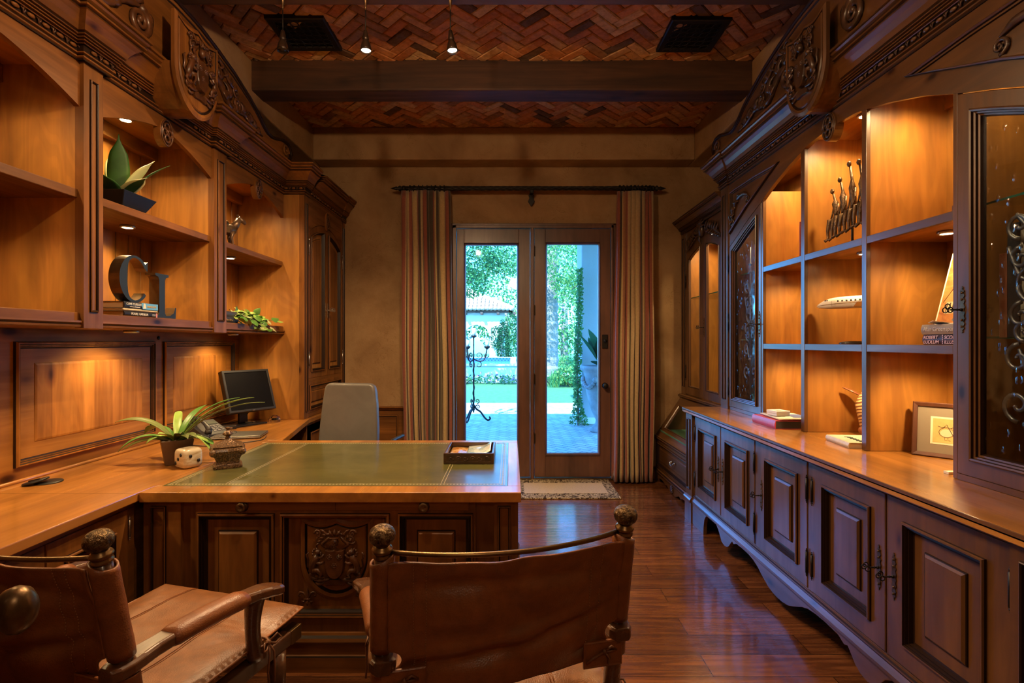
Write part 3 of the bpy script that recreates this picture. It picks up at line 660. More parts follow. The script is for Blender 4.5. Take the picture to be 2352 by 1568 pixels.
def glazed_door(parent, fr, u0, u1, v0, v1, mats, gmat, top=None, stile=.07, K=1, name='door', n0=0.0, topgap=None):
    q = MB(); s = stile
    rs, mi = ring_rect(fr, u0, u1, v0, v1, [(0, n0 - .026, 0), (0, n0 - .003, 0), (.003, n0, 0), (s, n0, 0), (s + .001, n0 + .009, 1), (s + .006, n0 + .014, 0), (s + .012, n0 + .012, 0), (s + .014, n0 + .004, 1), (s + .020, n0 + .002, 0), (s + .022, n0 - .006, 1), (s + .028, n0 - .008, 0), (s + .030, n0 - .016, 1), (s + .033, n0 - .026, 1)], top, K)
    q.rings(rs, mi, cap1=False); d = q.build(name, mats, parent)
    T = top or (lambda u: v1); d_ = s + .028
    poly = [(u0 + d_, v0 + d_), (u1 - d_, v0 + d_)] + [(u1 - d_ + (u0 - u1 + 2 * d_) * k / max(K, 1), T(u1 - d_ + (u0 - u1 + 2 * d_) * k / max(K, 1)) - d_) for k in range(K + 1)]
    g = MB().prism(poly, n0 - .021, n0 - .017, fr).build('glass_pane', gmat, d); g.location = (0, 0, 0)
    return d
# ================================================================== BOOKCASE OVER THE DESK (wall behind the desk side)
XBK, XFR = -2.24, -1.86
bk = wthing('bookcase', 'tall alder bookcase with open lit bays and carved pediment along the desk wall', 'bookcase', (-2.05, 2.75, 1.46))
STW = [M['stZ'], M['glz']]
bays = [(1.335, 2.20), (2.305, 3.171), (3.307, 4.178)]
MB().box(XBK - .015, XBK, 1.2, 4.18, 1.46, 2.62).build('back_panel', M['pnZ'], bk)
g = MB()
for a, b in bays:
    n = 9
    for i in range(n):
        y0 = a + (b - a) * i / n; y1 = a + (b - a) * (i + 1) / n
        g.box(XBK, XBK + .008, y0 + .003, y1 - .003, 1.52, 2.6)
g.build('beadboard', M['pnZ'], bk, bev=.003)
for y0, y1 in ((1.22, 1.335), (2.20, 2.305), (3.171, 3.307)):
    MB().box(XBK, -1.88, y0, y1, 1.49, 2.61).build('partition', M['pnZ'], bk)
    q = MB().box(-1.88, -1.842, y0, y1, 1.46, 2.612); flute(q, FL(-1.842), y0 + .03, y1 - .03, 1.53, 2.55); q.build('fluted_stile', STW, bk, bev=0)
for a, b in bays:
    MB().box(XBK, -1.862, a, b, 1.49, 1.528).build('shelf', M['stY'], bk, bev=.003)
    MB().box(XBK, -1.868, a, b, 2.022, 2.060).build('shelf', M['stY'], bk, bev=.003)
    MB().box(XBK, -1.88, a, b, 2.597, 2.625).build('top_panel', M['pnY'], bk)
    MB().box(XBK, XBK + .05, a, b, 2.52, 2.597).build('top_rail', M['pnY'], bk, bev=.004)
    N_ = 28; ar = lambda t: 2.417 + .125 * (1 - abs(2 * t - 1) ** 1.5)
    poly = [(a, 2.612)] + [(a + (b - a) * i / N_, ar(i / N_)) for i in range(N_ + 1)] + [(b, 2.612)]
    v = MB().prism(poly, -.024, 0, FL(XFR)); v.build('arched_valance', M['stY'], bk)
    oval_rosette(bk, Fr((XFR + .012, (a + b) / 2, 2.522), (0, 1, 0), (0, 0, 1), (1, 0, 0)), .05, .074, [M['stZ'], M['carve']], .036, 'carved_rosette')
q = MB().sweep([(-1.86, 1.2), (-1.86, 4.178)], [(-.38, 1.462, 0), (0, 1.462, 0), (.008, 1.466, 0), (.010, 1.474, 0), (.004, 1.476, 1), (.012, 1.484, 0), (.012, 1.492, 0), (-.02, 1.492, 0)], 1)
q.build('bottom_rail', [M['stY'], M['glz']], bk)
path = [(-1.86, .95)]
for y0, y1 in ((1.19, 1.35), (2.185, 2.325), (3.155, 3.325)): path += [(-1.86, y0), (-1.832, y0), (-1.832, y1), (-1.86, y1)]
path += [(-1.86, 4.178)]
MB().sweep(path, crown(2.608), 1).build('crown_moulding', [M['stY'], M['glz']], bk)
for a, b in ((1.36, 2.18), (2.33, 2.53), (2.95, 3.15), (3.33, 4.16)): egg_dart(bk, FL(-1.8465), a, b, 2.655, mats=[M['stY'], M['carve']])
for y0, y1 in ((2.19, 2.32), (3.16, 3.32)): egg_dart(bk, FL(-1.8185), y0, y1, 2.655, mats=[M['stY'], M['carve']])
pediment(bk, FL(-1.80), 2.745, 1.43, 2.835, .10, [M['stY'], M['glz'], M['carve']], 1)
crest(bk, Fr((-1.672, 2.742, 2.60), (0, 1, 0), (0, 0, 1), (1, 0, 0)), .375, .475, [M['stZ'], M['glz'], M['carve']], .03)
MB().prism([(a_, min(b_, .232)) for a_, b_ in shield_poly(.35, .45, .0) if b_ < .30], -.20, -.028, Fr((-1.672, 2.742, 2.612), (0, 1, 0), (0, 0, 1), (1, 0, 0))).build('shield_block', M['stZ'], bk)

# ================================================================== TALL CORNER CUPBOARD on the worktop
tc = wthing('tall_cupboard', 'tall narrow alder cupboard with arched double doors standing on the worktop by the plaster wall', 'cupboard', (-1.95, 4.7, .766))
TY0, TY1, TX = 4.18, 5.205, -1.69
MB().box(XBK, TX - .02, TY0, TY1, .766, 2.62).build('carcass', M['pnZ'], tc, bev=.002)
q = MB().box(TX - .04, TX, TY0 - .004, TY0 + .09, .766, 2.61); flute(q, FL(TX), TY0 + .022, TY0 + .068, .82, 2.55)
q.box(TX - .04, TX, TY1 - .085, TY1, .766, 2.61); flute(q, FL(TX), TY1 - .066, TY1 - .02, .82, 2.55); q.build('fluted_stile', STW, tc)
a, b = TY0 + .09, TY1 - .085; mid = (a + b) / 2
tarch = lambda u: 2.30 + .15 * max(0, 1 - (abs(u - mid) / ((b - a) / 2)) ** 2) ** .8
poly = [(a, 2.612)] + [(a + (b - a) * i / 24, tarch(a + (b - a) * i / 24) + .004) for i in range(25)] + [(b, 2.612)]
MB().prism(poly, -.03, -.004, FL(TX)).build('arched_valance', M['stY'], tc)
oval_rosette(tc, Fr((TX + .006, mid, 2.50), (0, 1, 0), (0, 0, 1), (1, 0, 0)), .045, .085, [M['stZ'], M['carve']], .03, 'carved_rosette')
for u0, u1, e in ((a + .002, mid - .001, mid - .03), (mid + .001, b - .002, mid + .03)):
    d = panel_door(tc, FL(TX - .006), u0, u1, 1.09, 2.4, STW, top=tarch, stile=.055, field=.03, K=12)
    q = MB(); escutcheon(q, FL(TX - .006), e, 1.69, .14, .010); sub(q.build('escutcheon', M['silver']), d)
    q = MB(); key(q, FL(TX - .006), e, 1.69, .05, 0, .013); sub(q.build('key', M['silver']), d)
    for z in (1.25, 2.2):
        q = MB(); hinge_pin(q, FL(TX), u0 if e < mid else u1, z, .11, .006); sub(q.build('hinge', M['silver']), d)
panel_door(tc, FL(TX - .006), a + .002, b - .002, .80, 1.06, STW, stile=.025, field=.02, name='drawer')
MB().box(TX - .03, TX - .008, a, b, 1.06, 1.09).box(TX - .03, TX - .008, a, b, .768, .80).build('rail', M['stY'], tc)
MB().sweep([(XFR - .02, TY0 - .004), (TX, TY0 - .004), (TX, TY0 + .10), (TX - .0, TY0 + .10), (TX - .012, TY0 + .10), (TX - .012, TY1 - .09), (TX, TY1 - .09), (TX, TY1 + .01)], crown(2.608), 1).build('crown_moulding', [M['stY'], M['glz']], tc)
egg_dart(tc, FL(TX + .002), TY0 + .11, TY1 - .1, 2.655, mats=[M['stY'], M['carve']]); egg_dart(tc, Fr((0, TY0 - .018, 0), (1, 0, 0), (0, 0, 1), (0, -1, 0)), XFR + .0, TX + .01, 2.655, mats=[M['stX'], M['carve']], step=.055)
MB().box(XBK, TX - .02, TY0, TY1, 2.82, 2.834).build('top_panel', M['stY'], tc)

# ================================================================== WALL PANELLING between worktop and bookcase
wp = wthing('wall_panelling', 'knotty alder wall panelling with raised fields between worktop and bookcase', 'panelling', (-2.23, 2.7, .77))
MB().box(-2.262, -2.225, .5, 4.178, .768, 1.462).build('backboard', M['knotY'], wp)
for u0, u1 in ((1.27, 2.19), (2.28, 3.18), (3.262, 4.09)):
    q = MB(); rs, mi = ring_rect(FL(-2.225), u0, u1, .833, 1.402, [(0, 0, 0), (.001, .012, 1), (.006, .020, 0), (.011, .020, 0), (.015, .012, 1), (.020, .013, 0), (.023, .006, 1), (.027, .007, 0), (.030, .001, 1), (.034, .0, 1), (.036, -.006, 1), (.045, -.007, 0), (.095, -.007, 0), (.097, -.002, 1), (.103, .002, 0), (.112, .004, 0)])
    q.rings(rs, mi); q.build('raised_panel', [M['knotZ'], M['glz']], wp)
MB().tube([(-2.215, .5, .772), (-2.215, 4.178, .772)], .009, 8).build('bead', M['topY'], wp)
MB().ball((-2.222, 3.22, 1.425), (.006, .012, .012), 10).build('hook', M['iron'], wp)

# ================================================================== WORKTOP AND BASE CABINETS
wt = wthing('worktop', 'long L-shaped alder worktop running along the panelled wall behind the desk', 'worktop', (-1.9, 2.4, .725))
poly = [(-2.224, .30), (-1.571, .30), (-1.571, 3.30), (-1.475, 3.30), (-1.665, 4.22), (-1.665, 5.205), (-2.224, 5.205)]
MB().prism(poly, .726, .765, ID).build('top_slab', M['topY'], wt, bev=.004)
MB().box(-2.16, -1.575, 2.131, 2.1325, .7645, .7652).build('joint_line', M['glz'], wt)
bc = wthing('base_cabinet', 'alder base cabinet with panelled doors under the worktop beside the desk', 'cabinet', (-1.9, 1.6, 0))
MB().box(-2.22, -1.62, .35, 3.28, .0, .725).build('carcass', M['stY'], bc)
MB().box(-1.66, -1.602, .35, 2.17, .702, .725).box(-1.66, -1.602, .35, 2.17, .0, .11).box(-1.66, -1.602, 2.135, 2.17, .11, .702).build('face_frame', M['stY'], bc, bev=.002)
for k, (u0, u1) in enumerate(((1.757, 2.133), (1.36, 1.753), (.96, 1.356))):
    d = panel_door(bc, FL(-1.60), u0, u1, .115, .70, STW, stile=.07, thick=.03)
    if k == 0:
        q = MB(); hinge_pin(q, FL(-1.60), 2.136, .62, .07, .0045); hinge_pin(q, FL(-1.60), 2.136, .22, .07, .0045); sub(q.build('hinge', M['silver']), d)
bc2 = wthing('base_cabinet', 'alder base cabinet under the tall cupboard behind the grey chair', 'cabinet', (-1.95, 4.7, 0))
MB().box(-2.22, -1.70, 4.25, 5.2, 0, .725).build('carcass', M['stZ'], bc2)
panel_door(bc2, FL(-1.70), 4.26, 4.72, .12, .70, STW); panel_door(bc2, FL(-1.70), 4.73, 5.19, .12, .70, STW)

# ================================================================== DESK
dk = wthing('desk', 'large alder partner desk with green tooled leather top and carved crest front', 'desk', (-.77, 2.7, 0))
dl = [M['stX'], M['glz']]; YD = 2.178
q = MB(); x0, x1, y0, y1 = -1.568, .046, 2.15, 3.29; ix0, ix1, iy0, iy1 = -1.535, -.012, 2.247, 3.212
for a, b, c, d in ((x0, x1, y0, iy0), (x0, x1, iy1, y1), (x0, ix0, iy0, iy1), (ix1, x1, iy0, iy1)): q.box(a, b, c, d, .722, .765)
q.box(x0 + .02, x1 - .02, y0 + .02, y1 - .02, .715, .735)
q.build('top_frame', M['topY'], dk, bev=.003)
def leather(name, c1, c2, rough, sc=8, coat=.0, bstr=.35):
    t = NT(name); co = t.coords(); n = t.noise(co, sc, 5, .6, .5); v = t.n('ShaderNodeTexVoronoi'); v.inputs['Scale'].default_value = 420; t.l(co, v.inputs['Vector'])
    n3 = t.noise(co, 60, 3); col = t.ramp(n, [(.3, c1), (.7, c2)])
    rr = t.ramp(n, [(.3, (rough + .08,) * 3), (.7, (rough - .05,) * 3)])
    return t.bsdf(col, rr, bump=t.mix(.4, v.outputs['Distance'], n3), bstr=bstr, bdist=.0012, coat=coat, crough=.12)
M['gleather'] = leather('green_desk_leather', (.062, .060, .016), (.105, .098, .028), .3, 3.5, .75, .10)
M['gold'] = plain('gilt_tooling', (.50, .42, .22), .4, .3)
MB().box(ix0, ix1, iy0, iy1, .75, .7655).build('leather_inlay', M['gleather'], dk)
q = MB(); zt = .7659
def strip(x0, x1, y0, y1): q.box(x0, x1, y0, y1, zt - .0003, zt)
for m_ in (.012, .034):
    w_ = .0022
    strip(ix0 + m_, ix1 - m_, iy0 + m_, iy0 + m_ + w_); strip(ix0 + m_, ix1 - m_, iy1 - m_ - w_, iy1 - m_); strip(ix0 + m_, ix0 + m_ + w_, iy0 + m_, iy1 - m_); strip(ix1 - m_ - w_, ix1 - m_, iy0 + m_, iy1 - m_)
n_ = 100
for i in range(n_):
    x = ix0 + .015 + (ix1 - ix0 - .03) * i / n_
    for y in (iy0 + .023, iy1 - .023): q.add([(x, y - .006, zt), (x + .006, y, zt), (x, y + .006, zt), (x - .004, y, zt)], [(0, 1, 2, 3)])
for i in range(62):
    y = iy0 + .015 + (iy1 - iy0 - .03) * i / 62
    for x in (ix0 + .023, ix1 - .023): q.add([(x - .006, y, zt), (x, y + .006, zt), (x + .006, y, zt), (x, y - .004, zt)], [(0, 1, 2, 3)])
for x in (-1.275, -1.262, -.312, -.298): strip(x, x + .002, iy0 + .034, iy1 - .034)
q.build('gilt_tooling', M['gold'], dk)
q = MB()
q.box(-1.568, .022, YD + .03, 2.60, .10, .72); q.box(-.03, .022, 2.5, 3.25, .0, .72); q.box(-1.568, -1.50, 2.5, 3.27, .0, .72)
q.build('carcass', M['stZ'], dk)
q = MB()
q.box(-1.335, -.158, YD + .0, YD + .04, .668, .722); q.box(-1.335, -.158, YD, YD + .04, .10, .22)
for a, b in ((-1.007, -.983), (-.514, -.480)): q.box(a, b, YD, YD + .04, .22, .668)
for a, b in ((-1.345, -1.335), (-.158, -.148)): q.box(a, b, YD, YD + .04, .10, .722)
q.box(-1.568, -1.409, YD - .0, YD + .04, .0, .722); q.box(-.069, .034, YD, YD + .04, .0, .722)
q.box(-1.409, -1.345, YD + .02, YD + .05, .10, .722); q.box(-.148, -.069, YD + .02, YD + .05, .10, .722)
fl = FF(YD); flute(q, fl, -1.536, -1.470, .26, .700); flute(q, fl, -.054, .002, .26, .700)
q.build('front_frame', [M['stZ'], M['glz']], dk)
for a, b in ((-1.335, -1.007), (-.480, -.158)):
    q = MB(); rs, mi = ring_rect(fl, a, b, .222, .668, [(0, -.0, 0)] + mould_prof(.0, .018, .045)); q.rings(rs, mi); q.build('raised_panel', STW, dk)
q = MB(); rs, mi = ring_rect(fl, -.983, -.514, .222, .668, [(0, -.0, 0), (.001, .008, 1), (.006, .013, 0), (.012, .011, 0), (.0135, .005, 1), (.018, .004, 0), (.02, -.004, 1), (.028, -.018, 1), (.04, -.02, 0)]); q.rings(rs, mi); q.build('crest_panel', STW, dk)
crest(dk, Fr((-.748, YD + .006, .287), (1, 0, 0), (0, 0, 1), (0, -1, 0)), .315, .355, [M['stZ'], M['glz'], M['carve']], .016)
def fleur(q, fr, s):
    scurve(q, fr, [(0, -.30 * s), (0, .05 * s), (0, .5 * s)], .10 * s, .008, ends=(.5, .1)); q.tube([fr(-.16 * s, -.13 * s, .012), fr(.16 * s, -.13 * s, .012)], .035 * s, 6, fn=fr.N)
    leaf(q, fr, 0, -.14 * s, -pi / 2, .36 * s, .07 * s, .006, 0)
    for d in (-1, 1):
        scurve(q, fr, [(d * .05 * s, -.12 * s), (d * .16 * s, .12 * s), (d * .36 * s, .20 * s), (d * .43 * s, .06 * s), (d * .33 * s, .0)], .055 * s, .008, ends=(.5, .5)); scurve(q, fr, [(d * .04 * s, -.14 * s), (d * .16 * s, -.28 * s), (d * .29 * s, -.24 * s)], .045 * s, .008)
for u in (-.872, -.624):
    q = MB(); fleur(q, Fr((u, YD + .019, .308), (1, 0, 0), (0, 0, 1), (0, -1, 0)), .085); q.build('fleur_de_lis', M['carve'], dk)
for a, b, k in ((-1.312, -.747, -1.139), (-.744, -.178, -.367)):
    d = MB().box(a, b, YD - .004, YD + .02, .680, .7175).build('drawer', M['stX'], dk, bev=.002)
    q = MB(); q.lathe([(a_ * 1.3, b_) for a_, b_ in [(.017, 0), (.018, .003), (.012, .005), (.008, .012), (.013, .018), (.0165, .022), (.015, .027), (.008, .028), (.007, .026), (.001, .026)]], (k, YD - .004, .699), 18, (0, -1, 0)); sub(q.build('knob', M['bronze']), d)
q = MB().sweep([(-1.568, YD), (.034, YD), (.034, 3.2)], [(0, .0, 0), (.022, .0, 0), (.022, .062, 0), (.018, .068, 1), (.014, .072, 0), (.014, .118, 0), (.02, .122, 1), (.024, .13, 0), (.018, .142, 0), (.008, .15, 1), (.004, .16, 0), (0, .162, 0)], 1)
q.build('plinth', [M['stX'], M['glz']], dk)
# ================================================================== SIDEBOARD with counter (wall opposite the desk)
DKW = [M['dkZ'], M['glz']]; DKY = [M['dkY'], M['glz']]
sb = wthing('sideboard', 'long alder sideboard with keyed panel doors and scalloped apron below the hutch', 'sideboard', (1.75, 2.67, 0))
XS = 1.42; SY0, SY1 = 1.30, 4.065
MB().box(XS + .03, 2.12, SY0 + .02, SY1 - .02, .16, .84).build('carcass', M['dkY'], sb)
q = MB()
for a, b in ((SY0, 1.437), (1.912, 1.921), (2.387, 2.428), (2.905, 2.952), (3.426, 3.430), (3.903, SY1)): q.box(XS + .0, XS + .04, a, b, .20, .84)
q.box(XS, XS + .04, SY0, SY1, .832, .845); q.box(XS, XS + .04, SY0, SY1, .19, .226)
q.build('face_frame', M['dkZ'], sb, bev=.001)
for a, b in ((3.935, SY1), (SY0, SY0 + .13)):
    q = MB().box(XS - .018, XS + .03, a, b, .175, .835); flute(q, FRt(XS - .018), a + .03, b - .03, .25, .80)
    q.box(XS - .026, XS + .05, a - .006, b + .006, .0, .165); q.build('corner_pilaster', DKW, sb)
doors = [(3.430, 3.903, -1), (2.952, 3.426, 1), (2.428, 2.905, -1), (1.921, 2.387, 1), (1.437, 1.912, -1)]   # side on which the key sits (+1: far)
keyside = [-1, 1, 1, -1, 1]
for (a, b, _), ks in zip(doors, keyside):
    fr = FRt(XS - .004)
    d = panel_door(sb, fr, a + .002, b - .002, .229, .829, DKW, stile=.075, thick=.03, field=.045)
    ku = b - .034 if ks > 0 else a + .034; hu = a + .001 if ks > 0 else b - .001
    q = MB(); escutcheon(q, fr, ku, .535, .175, .012); sub(q.build('escutcheon', M['bronze']), d)
    q = MB(); key(q, fr, ku, .535, .042, 0, .012); sub(q.build('key', M['iron']), d)
    for z in (.70, .35):
        q = MB(); hinge_pin(q, fr, hu, z, .10, .0055); sub(q.build('hinge', M['iron']), d)
q = MB().sweep([(XS - .018, SY0 - .02), (XS - .018, SY1 + .02)], [(-.01, .834, 0), (.003, .836, 0), (.006, .838, 1), (.012, .843, 0), (.012, .848, 0), (.006, .850, 1), (.016, .856, 0), (.022, .862, 0), (.022, .866, 1), (.026, .868, 0), (.026, .8795, 0), (.02, .881, 0), (-.05, .881, 0)], -1)
base = MB().sweep([(XS, SY0 + .14), (XS, SY1 - .14)], [(-.02, .16, 0), (.022, .16, 0), (.024, .168, 0), (.024, .180, 0), (.016, .190, 0), (.008, .199, 0), (.008, .203, 1), (.013, .207, 0), (.013, .214, 0), (.006, .218, 1), (.006, .222, 0), (-.01, .224, 0)], -1)
for a, b in ((3.925, SY1 + .004), (SY0 - .004, SY0 + .14)): base.sweep([(XS - .018, a), (XS - .018, b)], [(-.03, .16, 0), (.018, .16, 0), (.02, .168, 0), (.02, .180, 0), (.014, .190, 0), (.004, .2, 0), (-.03, .204, 0)], -1)
base.build('base_moulding', DKY, sb)
prof = [(1.385, 0), (1.03, 0), (1.025, .06), (1.01, .115), (.98, .15), (.92, .165), (.86, .168), (.81, .162), (.765, .135), (.735, .10), (.71, .075), (.67, .066), (.63, .072), (.60, .088), (.575, .115), (.552, .138), (.53, .130), (.49, .148), (.40, .152), (.33, .150), (.27, .142), (.22, .125), (.16, .095), (.10, .070), (.05, .060), (0, .057)]
c0 = 2.67
poly = [(c0 + a, b) for a, b in prof] + [(c0 - a, b) for a, b in reversed(prof[:-1])] + [(c0 - 1.385, .17), (c0 + 1.385, .17)]
MB().prism(poly, -.025, 0, FRt(XS - .018)).build('scalloped_apron', M['dkY'], sb, bev=.0015)
MB().box(2.0, 2.03, SY0 + .1, SY1 - .1, 0, .17).build('back_plinth', M['dkY'], sb)
ct = wthing('counter', 'polished alder counter along the top of the sideboard', 'counter', (1.75, 2.67, .845))
q.build('edge_moulding', DKY, ct)
MB().box(XS - .04, 2.125, SY0 - .02, SY1 + .02, .846, .8812).build('top_slab', M['topY'], ct, bev=.002)

# ================================================================== DISPLAY HUTCH on the counter
hu = wthing('display_hutch', 'tall alder hutch with nine open lit cubbies, glazed doors and carved pediment', 'hutch', (1.88, 2.68, .882))
XH, XHB = 1.69, 2.075; HC = 2.68; ZB = .8825
arch_t = [(0, 2.532), (.2, 2.518), (.40, 2.470), (.60, 2.405), (.735, 2.346), (.9, 2.285), (1.0, 2.243), (1.1, 2.195), (1.25, 2.128), (1.40, 2.06)]
def harch(u):
    d = abs(u - HC)
    for (a, b), (c, e) in zip(arch_t, arch_t[1:]):
        if d <= c:
            return b + (e - b) * (d - a) / (c - a)
    return arch_t[-1][1]
MB().box(XHB, XHB + .015, SY0, 4.06, ZB, 2.62).build('back_panel', M['pnZ'], hu)
bays_r = [(1.945, 2.417), (2.450, 2.926), (2.962, 3.405)]
q = [(1.925, 1.945), (2.417, 2.450), (2.926, 2.962), (3.405, 3.425)]
for y0, y1 in q:
    dv = MB().box(XH + .02, XHB, y0 + (.004 if y1 - y0 > .03 else 0), y1 - (.004 if y1 - y0 > .03 else 0), ZB, harch((y0 + y1) / 2) + .06).build('divider', M['pnZ'], hu)
    sub(MB().box(XH, XH + .02, y0, y1, ZB, harch((y0 + y1) / 2) + .03).build('front_edge', M['dkZ'], bev=.002), dv)
for a, b in bays_r:
    for z1 in (1.387, 1.900):
        s_ = MB().box(XH + .02, XHB, a, b, z1 - .026, z1).build('shelf', M['pnY'], hu)
        sub(MB().box(XH + .001, XH + .02, a, b, z1 - .034, z1 + .0015).build('front_edge', M['dkY'], bev=.002), s_)
MB().box(XH + .02, XHB, SY0, 4.06, 2.60, 2.62).build('top_panel', M['pnY'], hu)
MB().box(XHB - .012, XHB, 1.945, 3.405, 2.50, 2.598).build('top_rail', M['pnY'], hu)
for y0, y1 in ((SY0, SY0 + .02), (4.04, 4.06)): MB().box(XH + .01, XHB, y0, y1, ZB, 2.61).build('end_panel', M['dkZ'], hu)
N_ = 56; a, b = HC - 1.26, HC + 1.26
MB().prism([(a, 2.612)] + [(a + (b - a) * i / N_, harch(a + (b - a) * i / N_)) for i in range(N_ + 1)] + [(b, 2.612)], -.024, 0, FRt(XH - .002)).build('arched_valance', M['dkY'], hu)
oval_rosette(hu, Fr((XH - .014, HC, 2.53), (0, 1, 0), (0, 0, 1), (-1, 0, 0)), .052, .074, [M['dkZ'], M['carved']], .045, 'carved_rosette')
for d in (-1, 1):                                   # carved spandrels over the glazed doors
    y = lambda o_: HC + d * o_
    tri = [(.505, 2.530), (.65, 2.475), (.80, 2.415), (.95, 2.355), (1.10, 2.285), (1.225, 2.222), (1.228, 2.40), (1.228, 2.545), (1.1, 2.548), (.8, 2.545)]
    fr = Fr((XH - .004, 0, 0), (0, 1, 0), (0, 0, 1), (-1, 0, 0)); cx = sum(p[0] for p in tri) / len(tri); cz = 2.44
    def ins(k):
        return [(y(cx + (a_ - cx) * (1 - k)), cz + (b_ - cz) * (1 - k * 1.7)) for a_, b_ in tri]
    q = MB(); q.rings([[fr(a_, b_, n) for a_, b_ in ins(k)] for k, n in ((0, 0), (.02, .014), (.06, .019), (.09, .014), (.10, .006), (.14, .006), (.15, -.004), (.19, -.006))], [1, 0, 0, 1, 0, 1, 1]); sp = q.build('spandrel_panel', [M['dkY'], M['glz']], hu)
    q = MB(); spiral(q, fr, y(.93), 2.415, .032, 1.4, -pi / 2, .009, .004, d); scurve(q, fr, [(y(.93), 2.447), (y(1.0), 2.47), (y(1.10), 2.45), (y(1.17), 2.36), (y(1.19), 2.30)], .016, .006); spiral(q, fr, y(1.175), 2.31, .03, 1.3, 0, .010, .004, -d)
    for k in range(4): leaf(q, fr, y(1.02 + .05 * k), 2.465 - .03 * k, (.5 - .3 * k) if d > 0 else pi - (.5 - .3 * k), .07, .013, .006, -.4 * d)
    for k in range(4): leaf(q, fr, y(1.10 + .02 * k), 2.44 - .04 * k, -.2 - .2 * k if d > 0 else pi + .2 + .2 * k, .06, .011, .006, .3 * d)
    sub(q.build('carved_scroll', M['carved']), sp)
M['seedglass'] = pane_glass('seeded_glass', (.82, .87, .92), .8, 34, .06, .10)
M['shelfglass'] = plain('shelf_glass_edge', (.05, .22, .13), .1)
M['clearglass'] = pane_glass('cabinet_glass')
M['wrought'] = plain('burnished_wrought_iron', (.24, .22, .20), .36, .8, .3, 90, vary=.3)
def ironwork(par, fr, uc, z0, z1, k=1.0):
    q = MB(); H = z1 - z0; r = .0075 * k
    q.tube([fr(uc, z0 + .02, 0), fr(uc, z1 - .06, 0)], r * .8, 8)
    sp_ = lambda a, b, rad, st_, d, t_=1.15: spiral(q, fr, uc + a, b, rad, t_, st_, r, 0, d, 8, .55, taper=.8)
    for d in (-1, 1):
        s0 = 0 if d > 0 else pi
        for zc, rad, off, st_ in ((z0 + .30 * H, .045, .052, pi / 2), (z0 + .16 * H, .05, .056, -pi / 2), (z0 + .70 * H, .042, .05, -pi / 2), (z0 + .60 * H, .036, .045, pi / 2), (z0 + .43 * H, .040, .045, pi / 2), (z0 + .385 * H, .034, .035, -pi / 2)):
            sp_(d * off * k, zc, rad * k, st_, d if st_ < 0 else -d)
        scurve(q, fr, [(uc, z0 + .24 * H), (uc + d * .03 * k, z0 + .27 * H), (uc + d * .052 * k, z0 + .33 * H)], r, 0, ends=(.7, .7))
        scurve(q, fr, [(uc, z0 + .64 * H), (uc + d * .02 * k, z0 + .68 * H), (uc + d * .06 * k, z0 + .735 * H)], r, 0, ends=(.7, .7))
        scurve(q, fr, [(uc + d * .085 * k, z0 + .64 * H), (uc + d * .05 * k, z0 + .55 * H), (uc + d * .015 * k, z0 + .53 * H)], r, 0, ends=(.8, .8))
    q.tube([fr(uc + .055 * k * cos(t), z0 + .52 * H + .055 * k * sin(t), 0) for t in [2 * pi * i / 24 for i in range(25)]], r, 8, fn=fr.N)
    for zz in (.24, .47, .575, .64, .79, .84): q.ball(fr(uc, z0 + zz * H, 0), (.014 * k, .012, .016), 8, 0, fr)
    return sub(q.build('wrought_iron_scrollwork', M['wrought']), par)
for d in (1, -1):
    a, b = (3.425, 3.932) if d > 0 else (1.428, 1.925)
    fr = FRt(XH - .003); stl = .05 if d > 0 else .058
    dr = glazed_door(hu, fr, a + .002, b - .002, .906, 2.3, DKW, M['seedglass'], lambda u: harch(u) - .004, stl, 14, 'glazed_door')
    g0 = a + stl + .03; g1 = b - stl - .03; uc = (g0 + g1) / 2
    ironwork(dr, Fr((XH + .045, 0, 0), (0, 1, 0), (0, 0, 1), (-1, 0, 0)), uc, 1.0, harch(uc) - .10, 1.0 if d > 0 else 1.15)
    e = a + .022 if d > 0 else b - .025
    q = MB(); escutcheon(q, fr, e, 1.52, .175, .012); sub(q.build('escutcheon', M['bronze']), dr)
    q = MB(); key(q, fr, e, 1.52, .045, 0, .013); sub(q.build('key', M['iron']), dr)
    for z in (1.05, 1.55, 2.0):
        q = MB(); hinge_pin(q, fr, b if d > 0 else a, z, .12, .0055); sub(q.build('hinge', M['iron']), dr)
    for z in (1.42, 1.915):
        s_ = MB().box(XH + .075, XHB - .002, a + .03, b - .03, z - .008, z).build('glass_shelf', M['clearglass'], hu)
        sub(MB().box(XH + .074, XH + .076, a + .03, b - .03, z - .008, z).build('polished_edge', M['shelfglass']), s_)
    p0, p1 = (3.932, 4.06) if d > 0 else (1.30, 1.428)
    q = MB().box(XH - .012, XH + .02, p0, p1, ZB, 2.612); flute(q, FRt(XH - .012), p0 + .035, p1 - .035, .95, 2.55); q.build('fluted_pilaster', DKW, hu)
    MB().box(XH + .0, XH + .02, a, b, ZB, .905).build('bottom_rail', M['dkY'], hu)
MB().sweep([(XHB, 4.062), (XH - .012, 4.062), (XH - .012, 3.925), (XH, 3.925), (XH, 1.435), (XH - .012, 1.435), (XH - .012, 1.25)], crown(2.608), 1).build('crown_moulding', [M['dkY'], M['glz']], hu)
egg_dart(hu, FRt(XH - .0135), 1.45, 3.91, 2.655, mats=[M['dkY'], M['carved']])
pediment(hu, FRt(1.625), 2.68, 1.40, 2.835, .12, [M['dkY'], M['glz'], M['carved']], -1)
crest(hu, Fr((1.541, 2.685, 2.598), (0, 1, 0), (0, 0, 1), (-1, 0, 0)), .362, .475, [M['dkZ'], M['glz'], M['carved']], .03)
